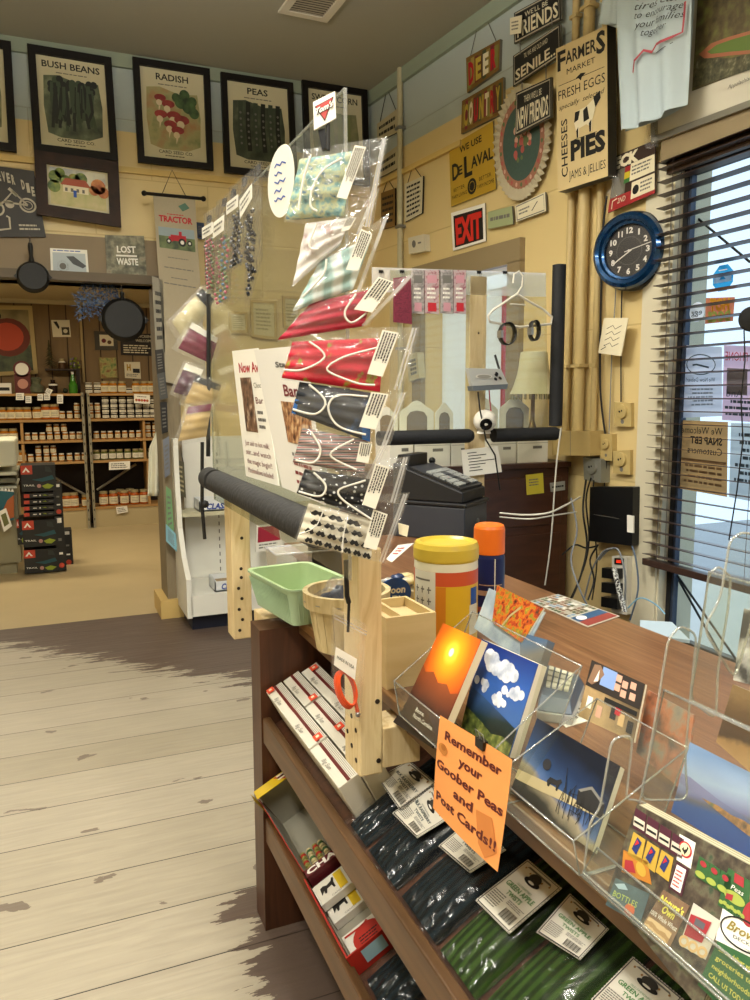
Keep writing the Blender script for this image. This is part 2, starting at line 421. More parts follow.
# side wall with the signs (slightly out of square), then the window wall
yk = 3.40
xk = CX + .098*(YB-yk)/.995
def wseg(p0, p1, z0, z1, m, name, t=.2, up=0):
    d = (V(p1)-V(p0)).normalized(); n = V(d.y, -d.x, 0)
    if n.x < 0: n = -n
    a, c = V(p0[0], p0[1], 0), V(p1[0], p1[1], 0)
    q = [a, c, c+n*t, a+n*t]
    b = MB(); b.hexa([V(p.x, p.y, z0) for p in q], [V(p.x, p.y, z1) for p in q], m); return struct(name, b)
WIN_Z0, WIN_Z1 = .40, 2.72
# doorway in the side wall behind the register rail
DZ = onw(520, 237, .04).z-.13
def wpt(y): return V(CX+.098*(YB-y)/.995, y, 0)
dy0, dy1 = 5.22, 4.22
wseg(wpt(YB), wpt(dy0), 0, CZ, WR, 'wall_right')
wseg(wpt(dy1), wpt(yk), 0, CZ, WR, 'wall_right_middle')
wseg(wpt(dy0), wpt(dy1), DZ, CZ, WR, 'wall_right_over_door')
YW = 2.97      # where window opening starts
wseg((xk, yk), (xk, YW), 0, CZ, WR, 'wall_right_pier')
wseg((xk, YW), (xk, .4), 0, WIN_Z0, WR, 'wall_right_below_window')
wseg((xk, YW), (xk, .4), WIN_Z1, CZ, WR, 'wall_right_above_window')
wseg((xk, .4), (xk, -3), 0, CZ, WR, 'wall_right_near')
PLAIN = mat('plain_cream_wall', '#cbb98a', .7)
struct('wall_left', MB().box((-4.1, -3, 0), (-4, 11.1, CZ), PLAIN))
struct('wall_rear', MB().box((-4, -3.1, 0), (3.2, -3, CZ), PLAIN))
# far room
PANEL = mat('brown_wood_panelling', '#7d6440', .6, noise=.15, scale=5, stretch=(5, 5, .5))
b = MB(); b.box((-4, 10.95, 0), (3.2, 11.05, 3.0), PANEL)
GRV = mat('panel_groove', '#33261a', .8)
for k in range(36): x = -3.9+k*.2; b.box((x, 10.943, 0), (x+.012, 10.951, 3.0), GRV)
struct('wall_far', b)
struct('wall_far_right', MB().box((3.1, YB+.2, 0), (3.2, 10.95, 3.0), PANEL))
FZ = ony(40, 300, 10.95).z
struct('ceiling_far_room', MB().box((-4, YB+.2, FZ), (3.2, 11, FZ+.08), mat('far_ceiling_paint', '#b7aa88', .8)))
CRO = mat('crown_trim_paint', '#b9ae8c', .6)
struct('trim_1', MB().box((-4, 10.9, FZ-.05), (3.1, 10.95, FZ), CRO))
# upper ceiling trims
TRB = mat('grey_green_trim', '#8f9a88', .6)
struct('trim_2', MB().box((-4, YB-.03, CZ-.09), (CX, YB, CZ), TRB))
q = [wpt(YB)+WN*.0, wpt(yk), wpt(yk)+WN*.03, wpt(YB)+WN*.03]
struct('trim_3', MB().hexa([V(p.x, p.y, CZ-.1) for p in q], [V(p.x, p.y, CZ) for p in q], TRB))
YTR = mat('yellow_rail_paint', '#cdb06a', .5)
zr = ony(200, 178, YB).z
struct('trim_4', MB().box((-4, YB-.025, zr-.02), (CX-.02, YB, zr+.02), YTR))
zr2 = onw(420, 165).z
q = [wpt(YB-.1), wpt(4.75), wpt(4.75)+WN*.03, wpt(YB-.1)+WN*.03]
struct('trim_5', MB().hexa([V(p.x, p.y, zr2-.015) for p in q], [V(p.x, p.y, zr2+.02) for p in q], YTR))
# brown header board over the opening
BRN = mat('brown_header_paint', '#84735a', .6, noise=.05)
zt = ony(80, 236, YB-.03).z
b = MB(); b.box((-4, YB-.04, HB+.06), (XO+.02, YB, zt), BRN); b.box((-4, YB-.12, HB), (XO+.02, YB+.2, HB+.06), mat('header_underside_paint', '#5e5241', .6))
struct('trim_6', b)
# column at the side of the opening
COLM = ramp('weathered_grey_post', [(.2, '#6f6450'), (.6, '#877a62'), (.9, '#5c523f')], 5, .7, stretch=(5, 5, .5), dist=1)
cl = ony(164, 500, YB-.16).x; cr = ony(188, 600, YB-.16).x
struct('pillar_of_opening', MB().box((cl, YB-.16, 0), (cr, YB+.2, HB), COLM), label='grey timber post at the side of the opening')
b = MB(); b.box((cl-.06, YB-.2, 0), (cr+.1, YB-.16, .14), mat('cream_baseboard', '#c9ac6c', .5)); b.box((cl-.06, YB-.16, 0), (cl-.0, YB+.2, .14), mat('cream_baseboard'))
struct('baseboard_post', b)
struct('baseboard_back', MB().box((cr+.1, YB-.03, 0), (CX, YB, .12), mat('cream_baseboard')))
# door frame on the side wall and what lies behind it
TAUPE = mat('taupe_door_trim', '#8d7c5d', .5)
def wbox(y0, y1, z0, z1, off, t, m, b=None):
    """box on the sign wall between two y positions, standing off..off+t in front of it."""
    b = b or MB(); q = [wpt(y0)+WN*off, wpt(y1)+WN*off, wpt(y1)+WN*(off+t), wpt(y0)+WN*(off+t)]
    return b.hexa([V(p.x, p.y, z0) for p in q], [V(p.x, p.y, z1) for p in q], m)
b = wbox(dy0+.12, dy1-.12, DZ-.01, DZ+.13, -.01, .05, TAUPE); wbox(dy1, dy1-.12, 0, DZ, -.01, .05, TAUPE, b); wbox(dy0+.12, dy0, 0, DZ, -.01, .05, TAUPE, b)
struct('door_1_frame', b)
# the white door seen in the doorway, and a glazed panel with the daylight outside
DOORW = mat('white_door_paint', '#dfe2e0', .5)
b = wbox(dy0, 4.50, .02, DZ-.1, -.17, .02, paper('frosted_door_panel', '#f2f5f7')); struct('door_1', b)
b = MB(); wbox(4.50, dy1, 0, .5, -.18, .04, DOORW, b); struct('door_2', b)
GLS = clear('window_glass', '#eef6f8', gloss=.05, rough=.01, haze=.0)
b = wbox(4.46, dy1+.03, .5, DZ-.1, -.165, .008, GLS); struct('window_2', b)
b = wbox(4.50, 4.475, .5, DZ-.1, -.18, .04, mat('red_window_frame', '#b03a44', .5)); struct('trim_7', b)
# ---- window wall ---------------------------------------------------------
REV = mat('white_window_reveal', '#cfc7ae', .6)
q0 = YW
b = MB(); b.box((xk-.012, YW, WIN_Z0-.6), (xk+.0, YW+.17, WIN_Z1+.02), REV); b.box((xk, YW-.012, WIN_Z0), (xk+.22, YW, WIN_Z1), REV)
struct('trim_8', b)
b = MB(); b.box((xk-.02, .4, WIN_Z0-.04), (xk+.2, YW, WIN_Z0), REV); struct('windowsill', b)
ALU = mat('blue_grey_window_frame', '#3c4658', .4, .3); DRK = mat('dark_window_frame', '#17181c', .5)
b = MB(); b.box((xk+.05, YW-.04, WIN_Z0), (xk+.09, YW-.012, WIN_Z1), DRK); b.box((xk+.055, YW-.055, WIN_Z0), (xk+.085, YW-.04, WIN_Z1), ALU)
b.box((xk+.05, .4, WIN_Z0), (xk+.09, YW-.055, WIN_Z0+.05), DRK); b.box((xk+.05, .4, WIN_Z1-.06), (xk+.09, YW-.055, WIN_Z1), DRK)
struct('window_1_frame', b)
b = MB(); b.box((xk+.07, .4, WIN_Z0+.05), (xk+.076, YW-.055, WIN_Z1-.06), GLS); struct('window_1', b)
b = MB(); b.box((xk-.05, .4, WIN_Z1), (xk, YW+.04, WIN_Z1+.14), TAUPE); b.box((xk-.03, .4, WIN_Z1-.05), (xk, YW+.02, WIN_Z1), mat('dark_brown_trim', '#3a2718', .5)); struct('trim_9', b)
# outside
struct('pavement_outside', MB().box((3.0, -6, -.12), (5.4, 8.2, -.02), mat('pale_sidewalk', '#b4b6b6', .8, noise=.08, scale=3)))
b = MB(); b.box((5.4, -6, -.12), (5.52, 8.2, 0.0), mat('red_kerb_paint', '#a8434a', .7)); struct('kerb_outside', b)
struct('road_outside', MB().box((5.52, -6, -.2), (16, 8.2, -.16), mat('grey_road', '#8e9398', .8, noise=.1, scale=2)))
b = MB(); b.box((14, -6, -.2), (15, 12, 2.6), mat('far_grey_building', '#8c9590', .8, noise=.2, scale=2)); b.box((13.9, -6, 2.6), (15, 12, 3.0), mat('far_green_awning', '#59705c', .7))
struct('backdrop_building', b)
# camera colour, world and lamps
w = bpy.data.worlds.new('world'); SC.world = w; w.use_nodes = True
bg = w.node_tree.nodes['Background']; bg.inputs[0].default_value = (.72, .84, 1, 1); bg.inputs[1].default_value = 1.7
def area(name, loc, size, power, col, rot=(0, 0, 0), sy=None):
    l = bpy.data.lights.new(name, 'AREA'); l.energy = power; l.color = col; l.size = size
    if sy: l.shape = 'RECTANGLE'; l.size_y = sy
    o = bpy.data.objects.new(name, l); COL.objects.link(o); o.location = loc; o.rotation_euler = rot; return o
WARM = (1, .965, .88)
FIX = mat('lamp_housing', '#d8d8d4', .5)
LIT = mat('lit_diffuser', '#ffffff', .5, emis='#fff0cc', estr=3)
for i, (x, y, p) in enumerate([(.45, 2.85, 100), (-.6, .4, 90), (1.4, -.6, 60), (-2.4, 1.6, 60)]):  # unseen strip lamps, hung on rods below the ceiling so they can brighten it
    t = thing('unseen_hung_lamp', (x, y, 3.455), ['hanging strip lamp over the middle of the aisle', 'hanging strip lamp over the near aisle', 'hanging strip lamp behind the counter end', 'hanging strip lamp by the left wall'][i], 'hanging lamp', 'hanging strip lamps')
    MB().box((x-.15, y-.6, 3.47), (x+.15, y+.6, 3.52), FIX).build('housing', t); MB().tube([(x, y-.4, 3.52), (x, y-.4, CZ)], .008, FIX, 6).build('rod', t); MB().tube([(x, y+.4, 3.52), (x, y+.4, CZ)], .008, FIX, 6).build('rod', t)
    MB().box((x-.13, y-.58, 3.455), (x+.13, y+.58, 3.47), LIT).build('diffuser', t); MB().box((x-.1, y-.58, 3.52), (x+.1, y+.58, 3.53), LIT).build('added_upper_diffuser', t)  # glowing upper side added to go with the upward light
    area('lamp_light', (x, y, 3.44), .3, p*.82, WARM, sy=1.2); area('ceiling_fill_uplight', (x, y, 3.545), .3, p*1.2, WARM, rot=(PI, 0, 0), sy=1.2)  # upward area light added to brighten the ceiling and upper walls
for i, (x, y, p) in enumerate([(-.8, 8.4, 52), (1.6, 8.6, 34)]):
    t = thing('ceiling_lamp', (x, y, FZ-.08), ['ceiling strip lamp in the far room on the left', 'ceiling strip lamp in the far room on the right'][i], 'ceiling lamp', 'ceiling strip lamps')
    MB().box((x-.6, y-.15, FZ-.08), (x+.6, y+.15, FZ), FIX).build('housing', t)
    MB().box((x-.58, y-.13, FZ-.09), (x+.58, y+.13, FZ-.08), LIT).build('diffuser', t)
    area('lamp_light', (x, y, FZ-.1), 1.2, p, (1, .86, .62), sy=.3)
#area('daylight_window', (xk+.5, 1.9, 1.7), 2.2, 60, (.75, .87, 1), rot=(0, PI/2, 0), sy=2.2)
s = bpy.data.lights.new('sun', 'SUN'); s.energy = 2.2; s.angle = .03; s.color = (1, .97, .92)
so = bpy.data.objects.new('sun', s); COL.objects.link(so); so.rotation_euler = V(-.55, -.35, -.76).to_track_quat('-Z', 'Y').to_euler()
SC.view_settings.view_transform = 'Standard'; SC.view_settings.look = 'None'; SC.view_settings.exposure = .03; SC.view_settings.gamma = 1
SC.view_settings.use_curve_mapping = False
SC.cycles.transparent_max_bounces = 40; SC.cycles.max_bounces = 10
SC.cycles.use_denoising = True
# ======================= BACK WALL AND FAR ROOM =======================
BLKW = mat('black_frame_wood', '#15110d', .55, spec=.2)
BRNW = ramp('dark_brown_frame', [(.3, '#24160f'), (.7, '#352014')], 12, .5, spec=.2)
PAPER = mat('aged_poster_paper', '#c9c1a0', .6, noise=.08, scale=3)
def picture(name, q, fn, fw, ft, fm, label, cat, art, group=None, back=0, glass=False):
    """framed picture: frame part and a printed sheet part."""
    F_ = FP(fn, *q); o = (F_.c[0]+F_.c[1])/2
    t = thing(name, o, label, cat, group)
    b = MB(); b.frame(F_, fw, ft, fm); b.build('frame', t)
    a, c = fw/F_.w*.9, fw/F_.h*.9
    G = F_.sub(a, c, 1-a, 1-c, .004)
    b = MB(); b.slab(G, .004, PAPER); art(b, G); b.build('print', t)
    return t
yp = lambda px, py: ony(px, py, YB-.03)
def seed(art_name, title, kind):
    def art(b, G):
        b.text(G, title, .5-.045*len(title)*.92, .875, .5+.045*len(title)*.92, .945, BLACK, bold=.02)
        b.lines(G, .28, .815, .72, .84, 1, GREYINK, ragged=0)
        bg = ramp('seed_art_'+kind, {'beans': [(.3, '#23291f'), (.55, '#5a6349'), (.75, '#8a8f70')], 'radish': [(.3, '#6f7b4c'), (.5, '#a09a6a'), (.75, '#a86f4b')],
             'peas': [(.3, '#1d251d'), (.6, '#4a5240'), (.8, '#7d8066')], 'corn': [(.3, '#586049'), (.6, '#8c8a64'), (.8, '#a08d55')]}[kind], 9, .5)
        pts = [(.12,.16),(.3,.12),(.7,.12),(.9,.18),(.92,.5),(.88,.76),(.6,.74),(.3,.8),(.1,.78),(.08,.45)]
        b.poly(G, pts, bg, .0015)
        if kind == 'radish':
            leaf = ramp('radish_leaves', [(.3, '#1c2e1c'), (.7, '#4f6b3a')], 20)
            for i, (u, v, r) in enumerate([(.62,.66,.1),(.74,.62,.11),(.82,.55,.08),(.68,.74,.08),(.55,.7,.07),(.8,.68,.07)]):
                b.disc(G, u, v, r, leaf, .002+i*.0002, ry=r*.75)
            RD = ramp('radish_skin', [(.3, '#6e1f22'), (.7, '#a33a35')], 12); RW = mat('radish_tip', '#d8c6a4', .5)
            for i, (u, v, r) in enumerate([(.3,.68,.09),(.42,.62,.1),(.5,.5,.11),(.62,.46,.12),(.44,.4,.1),(.3,.5,.1),(.55,.34,.1)]):
                b.disc(G, u, v, r, RD, .004+i*.0004, ry=r*.95*G.w); b.disc(G, u-.02, v-.055, r*.5, RW, .0042+i*.0004)
                b.poly(G, [(u-.03,v-.09),(u+.0,v-.09),(u-.03,v-.16)], RW, .0042+i*.0004)
        elif kind == 'beans':
            BN = mat('bean_pod', '#3b4832', .5); BD = mat('bean_pod_dark', '#161c14', .5)
            rs = random.Random(1)
            for i in range(34): b.disc(G, .18+.64*rs.random(), .6+.17*rs.random(), .05, BD if i % 3 else BN, .002+i*.00004, ry=.04)
            for i in range(46):
                u = .2+.6*rs.random(); v = .74-.1*rs.random(); b.line(G, [(u, v), (u+.06*(rs.random()-.6), v-.2), (u+.12*(rs.random()-.6), v-.3-.16*rs.random())], .02, BN if i % 2 else BD, .003+i*.00005)
        elif kind == 'peas':
            BD = mat('pea_pod_dark', '#141b15', .5); BN = mat('pea_pod', '#374233', .5)
            for i in range(6):
                u = .22+.12*i; b.line(G, [(u, .78), (u-.02, .5), (u+.0, .22)], .07*G.w, BD if i % 2 else BN, .003+i*.0002)
                for k in range(6): b.disc(G, u-.01, .3+.07*k, .018, GREYINK, .0045)
        else:
            for i in range(4): b.line(G, [(.25+.16*i, .75), (.3+.14*i, .2)], .08*G.w, mat('corn_husk', '#7d8455', .5), .003)
        b.text(G, 'CARD SEED CO.', .24, .075, .78, .11, BLACK, bold=.01, off=.002)
        b.lines(G, .34, .04, .64, .06, 1, BLACK, ragged=0)
    return art
GS = 'vegetable seed posters under the ceiling'
picture('poster', [(-72,30),(11,43),(17,153),(-63,143)], yp, .05, .03, BLKW, 'black framed seed poster cut off at the left edge of the wall', 'poster', seed('a', 'SQUASH', 'corn'), GS)
picture('poster', [(27,45),(111,59),(118,162),(34,152)], yp, .05, .03, BLKW, 'black framed seed poster of bush beans above the house painting', 'poster', seed('a', 'BUSH BEANS', 'beans'), GS)
picture('poster', [(132,58),(209,70),(213,171),(138,163)], yp, .045, .03, BLKW, 'black framed seed poster of red radishes', 'poster', seed('a', 'RADISH', 'radish'), GS)
picture('poster', [(220,73),(292,84),(297,181),(224,173)], yp, .045, .03, BLKW, 'black framed seed poster of dark pea pods', 'poster', seed('a', 'PEAS', 'peas'), GS)
picture('poster', [(301,81),(366,91),(369,187),(305,179)], yp, .045, .03, BLKW, 'black framed seed poster of sweet corn in the wall corner', 'poster', seed('a', 'SWEET CORN', 'corn'), GS)
def house_art(b, G):
    b.rect(G, .06, .08, .94, .93, ramp('watercolour_ground', [(.3, '#cdbf8f'), (.6, '#b9b47c'), (.8, '#8a9a58')], 14), .001)
    b.rect(G, .06, .6, .94, .93, ramp('watercolour_sky', [(.3, '#8d97a8'), (.6, '#cfccb6')], 8), .0015)
    TR = ramp('watercolour_trees', [(.3, '#3f5a33'), (.6, '#7f8f3c'), (.8, '#b98b3a')], 25)
    for u, v, r in [(.14,.72,.1),(.22,.82,.08),(.3,.66,.09),(.55,.74,.1),(.44,.7,.1),(.12,.5,.1)]: b.disc(G, u, v, r, TR, .002)
    OT = ramp('watercolour_autumn', [(.3, '#a2502a'), (.7, '#cf8a48')], 25)
    for u, v, r in [(.82,.62,.12),(.9,.5,.09),(.75,.52,.08)]: b.disc(G, u, v, r, OT, .0022)
    b.rect(G, .26, .4, .66, .58, CREAM, .0026); b.poly(G, [(.22,.56),(.7,.56),(.62,.72),(.3,.72)], mat('red_roof_print', '#a8553c', .6), .0028)
    b.rect(G, .42, .3, .47, .46, BLUEINK, .003)
    for k in range(4): b.rect(G, .29+.09*k, .42, .33+.09*k, .5, GREYINK, .003)
picture('picture', [(34,151),(118,163),(121,228),(37,215)], lambda a, c: ony(a, c, YB-.07), .075, .03, BRNW, 'brown framed watercolour of a red roofed house with trees', 'painting', house_art)
# motorbike sign
F_ = FP(lambda a, c: ony(a, c, YB-.06), (-60,158), (34,171), (46,237), (-46,237))
b = MB(); b.slab(F_, .012, mat('dark_tin_sign', '#2a2622', .5, noise=.25, scale=9))
LG = mat('pale_sign_ink', '#b3aa96', .6)
for i, chh in enumerate('EVER DIE'):
    if chh != ' ': b.text(F_, chh, .58+.05*i, .80-.006*i*i*.6, .615+.05*i, .93-.006*i*i*.6, LG, bold=.05)
import itertools
def ring(b, F_, u, v, r, w, m, n=22): b.line(F_, [(u+r*math.cos(2*PI*i/n), v+r*math.sin(2*PI*i/n)*F_.w/F_.h) for i in range(n+1)], w, m)
ring(b, F_, .86, .47, .085, .012, LG); ring(b, F_, .86, .47, .05, .005, LG); ring(b, F_, .5, .4, .085, .012, LG)
b.line(F_, [(.86,.47),(.72,.66),(.6,.5),(.5,.4)], .012, LG); b.line(F_, [(.6,.5),(.78,.48),(.86,.47)], .012, LG); b.line(F_, [(.68,.7),(.76,.6)], .02, LG)
b.disc(F_, .66, .47, .05, LG); b.lines(F_, .72, .09, .95, .2, 2, LG)
b.line(F_, [(.5,.1),(.62,.12),(.63,.28),(.6,.3)], .012, LG)
b.build('tin_sign', label='dark tin sign with a motorcycle and the words never die', cat='sign')
# hanging skillets
IRON = mat('cast_iron', '#1a1917', .55, .3, noise=.2, scale=30)
def skillet(c, rpx, hang, y, label, tiltn=(0, -1, .05)):
    o = ony(c[0], c[1], y); e = ony(c[0]+rpx, c[1], y); r = (e-o).length; n = V(tiltn).normalized()
    t = thing('cast_iron_skillet', o, label, 'skillet', 'hanging skillets')
    b = MB(); b.lathe(o, [(.0,.0),(r*.82,.0),(r*.86,.004),(r,.045),(r*.97,.047),(r*.84,.012),(.0,.012)], IRON, 32, axis=-n, cap=False)
    b.lathe(o, [(r*.0,-.001),(r*.82,-.001)], IRON, 32, axis=-n, cap=False)
    for sx in (-1, 1): b.add([o+V(sx*r*.92, .03, -r*.2), o+V(sx*r*1.14, .03, 0), o+V(sx*r*.92, .03, r*.2), o+V(sx*r*.92, .05, 0)], [(0,1,2),(0,3,1),(1,3,2)], IRON)
    b.build('pan', t)
    h = ony(hang[0], hang[1], y); b = MB(); d = (h-o).normalized(); s = o+d*r*.93
    b.tube([s+V(0,.02,0), s.lerp(h, .3)+V(0,.01,0), s.lerp(h, .8), h], [.018, .012, .017, .012], IRON, 8)
    b.build('handle', t)
    b = MB(); b.tube([h, h+V(0, .02, .03), h+V(0, .05, .05)], .004, STEEL, 6); b.build('hook', t)
skillet((33,276), 17, (30,243), YB-.19, 'small cast iron skillet hanging beside the white photo card')
skillet((124,319), 22.5, (122,292), YB-.14, 'larger cast iron skillet hanging below the header board')
# cards on the header
F_ = FP(lambda a, c: ony(a, c, YB-.045), (50,248), (87,250), (89,275), (51,273))
b = MB(); b.slab(F_, .003, WHITE); b.rect(F_, .06, .1, .94, .84, mat('pale_blue_print', '#b3bcc0', .6)); b.poly(F_, [(.42,.7),(.62,.72),(.95,.35),(.85,.25),(.6,.4)], mat('grey_gun_print', '#4c4f52', .6), .002)
ring(b, F_, .32, .3, .14, .01, GREYINK); b.disc(F_, .32, .3, .09, GREYINK, .002); b.lines(F_, .08, .88, .9, .96, 1, BLUEINK)
b.build('photo_card', label='white card with grey pictures taped to the brown header', cat='card')
F_ = FP(lambda a, c: ony(a, c, YB-.055), (105,235), (144,236), (147,277), (107,275))
b = MB(); b.slab(F_, .02, ramp('forest_print', [(.25, '#2a2a22'), (.5, '#6a6853'), (.62, '#8d8870'), (.8, '#7a5a4a')], 22)); b.text(F_, 'LOST', .28, .58, .76, .74, WHITE, bold=.03); b.text(F_, 'WASTE', .26, .28, .8, .44, WHITE, bold=.03); b.rect(F_, .25, .48, .78, .52, WHITE)
b.build('display_sign', label='wooded picture sign reading lost waste on the header', cat='sign')
# blue bouquet under the header
b = MB(); BF = ramp('blue_bristle', [(.3, '#38465e'), (.6, '#6f86a8'), (.8, '#a9b6c6')], 60, .8)
rs = random.Random(3)
for k in range(520):
    u = rs.random(); a = rs.random()*2*PI; cpt = ony(118-40*u, 290+14*u, YB+.06); rr = .03+.11*math.sin(PI*min(1, u*.62+.12))
    p = cpt + V(math.cos(a)*.3, math.cos(a)*.6, math.sin(a))*rr*(rs.random()**.5); d = V(rs.uniform(-1,1), rs.uniform(-.6,.3), rs.uniform(-1,.6)).normalized()*.035
    q = d.orthogonal().normalized()*.006; b.add([p-q, p+d, p+q], [(0,1,2)], BF)
b.build('dried_bouquet', label='bunch of blue dried flowers tucked under the header', cat='dried flowers')
# banner with tractor
F_ = FP(lambda a, c: ony(a, c, YB-.2), (153,194), (195,198), (207,392), (166,382))
t = thing('wall_banner', (F_.c[0]+F_.c[1])/2, 'tall grey cloth banner with a red tractor hung on the post', 'banner')
GB = mat('grey_linen', '#a79c85', .8, noise=.06, scale=60)
b = MB(); b.slab(F_, .003, GB)
b.text(F_, 'TRACTOR', .1, .865, .9, .895, REDINK, bold=.04); b.lines(F_, .3, .9, .7, .91, 1, REDINK, ragged=0)
b.rect(F_, .07, .725, .93, .835, ramp('tractor_field', [(.35, '#39462f'), (.6, '#6b7a4c')], 12)); b.rect(F_, .07, .79, .93, .835, mat('tractor_sky', '#8d9ca3', .6), .0012)
b.rect(F_, .35, .77, .72, .8, REDINK, .002); b.rect(F_, .55, .79, .62, .82, REDINK, .002); b.rect(F_, .3,.765,.4,.79, REDINK, .002)
for u, r in ((.3, .06), (.62, .09), (.8, .06)): b.disc(F_, u, .765, r, BLACK, .0025); b.disc(F_, u, .765, r*.5, WHITE, .003)
b.lines(F_, .25, .675, .75, .685, 1, GREYINK, ragged=0); b.lines(F_, .15, .62, .85, .632, 1, GREYINK, ragged=0); b.lines(F_, .3, .57, .7, .58, 1, GREYINK, ragged=0); b.lines(F_, .12, .535, .88, .548, 1, GREYINK, ragged=0)
b.poly(F_, [(.58,.95),(.75,.97),(.85,.945),(.68,.925)], mat('green_pin', '#49705e', .4), .003)
b.build('cloth', t)
b = MB(); a = F_.c[3]; c = F_.c[2]; d = (c-a).normalized(); b.tube([a-d*.05, c+d*.05], .012, BLKW, 8)
for e in (a-d*.06, c+d*.06): b.sphere(e, .02, BLKW, 8)
b.build('rod', t)
b = MB(); ap = ony(172, 170, YB-.18); b.tube([a+d*.06, ap, c-d*.06], .003, BLACK, 5); b.build('cord', t)
# dark blue strip picture beside the banner and another small frame on the wall
for q, lab, mm in (([(196,222),(204,223),(205,240),(197,238)], 'small dark blue card pinned beside the tractor banner', 'navy_card'), ([(204,242),(212,244),(214,292),(206,288)], 'narrow cream and black card hanging beside the tractor banner', 'tan_card')):
    F_ = FP(yp, *q); b = MB(); b.slab(F_, .01, mat(mm, '#2b3a58' if mm[0] == 'n' else '#9a8455', .6)); b.rect(F_, .2, .1, .8, .2, BLACK); b.lines(F_, .2, .3, .8, .8, 5, BLACK if mm[0] != 'n' else GREYINK); b.build('hanging_card', label=lab, cat='card')
for q, lab in (([(250,300),(276,301),(277,340),(251,337)], 'pale framed print on the yellow wall behind the acrylic'), ([(228,312),(247,312),(248,333),(229,333)], 'tiny pale print on the yellow wall behind the acrylic'), ([(282,296),(300,297),(301,330),(283,328)], 'small cream card on the yellow wall near the corner')):
    F_ = FP(yp, *q); b = MB(); b.frame(F_, .02, .015, mat('pale_gold_frame', '#b89f62', .5)); b.slab(F_.sub(.05,.05,.95,.95,.003), .003, mat('faded_print', '#c2b688', .6)); b.lines(F_, .2, .2, .8, .8, 6, mat('faded_ink', '#94895f', .7), .006); b.build('picture', label=lab, cat='picture')
# leaflets hanging down the side of the post
ys = YB-.2
for i, (q, c1, lab) in enumerate([
  ([(152,276),(163,280),(165,352),(156,354)], '#8a8474', 'long grey printed leaflet at the top of the post'),
  ([(155,350),(163,349),(165,372),(157,374)], '#26231f', 'black leaflet below the grey one on the post'),
  ([(157,374),(165,372),(168,398),(160,400)], '#4a4a48', 'dark grey leaflet on the post above the white apron'),
  ([(160,402),(167,402),(168,432),(162,434)], '#1d1c1c', 'narrow black leaflet on the post beside the apron'),
  ([(163,440),(169,436),(170,474),(165,478)], '#6e7480', 'silvery leaflet low on the post'),
  ([(166,486),(171,490),(174,530),(167,536)], '#6f9a6a', 'green leaflet near the foot of the post'),
  ([(166,524),(176,534),(177,552),(166,541)], '#7fb0c0', 'light blue leaflet lowest on the post')]):
    F_ = FP(lambda a, c: ony(a, c, ys-.01*i), *q); b = MB(); b.slab(F_, .006, mat('leaflet_%s' % c1[1:], c1, .5)); b.lines(F_, .2, .15, .8, .85, 6, GREYINK if i else BLACK); b.build('leaflet', label=lab, cat='leaflet')
F_ = FP(lambda a, c: ony(a, c, ys-.02), (176,460), (184,462), (186,498), (178,494))
b = MB(); b.slab(F_, .012, mat('olive_plaque', '#55503c', .6)); b.lines(F_, .15, .1, .85, .9, 6, mat('olive_plaque_ink', '#a89c78', .7)); b.tube([F_.at(.1,1), ony(180,446,ys-.02), F_.at(.9,1)], .003, BLACK, 5)
b.build('hanging_plaque', label='small olive plaque hanging by a cord on the post', cat='plaque')
# white apron hung by the shelves
def apron(u, v):
    x = 163-(13+2*v)*(1-u)*(.25+.75*min(1, v*3)); y = 424+72*v
    p = ony(x, y, YB+.12+.05*math.sin(u*9)*v); return p
b = MB(); b.grid(apron, 14, 16, mat('white_cotton', '#dcd9c4', .85)); b.tube([ony(158,418,YB+.12), ony(160,424,YB+.12)], .01, WHITE, 6)
b.build('apron', label='white apron hanging in the doorway beside the jars', cat='apron', solid=.006)
# air vent in the ceiling
F_ = Face(onz(278,11,CZ-.004), onz(327,21,CZ-.004), onz(356,-14,CZ-.004), onz(303,-23,CZ-.004))
t = thing('ceiling_vent', F_.at(.5,.5), 'white slatted air vent in the grey ceiling', 'ceiling vent')
b = MB(); b.frame(F_, .05, .012, mat('vent_white', '#d5cfc0', .5)); b.build('frame', t)
b = MB(); b.slab(F_.sub(.05,.05,.95,.95), .002, mat('vent_brown', '#3d332a', .7))
for k in range(13): v = .1+.8*k/13; b.slab(F_.sub(.08, v, .92, v+.03, .008), .002, mat('vent_slat', '#a39a88', .5))
b.build('grille', t)

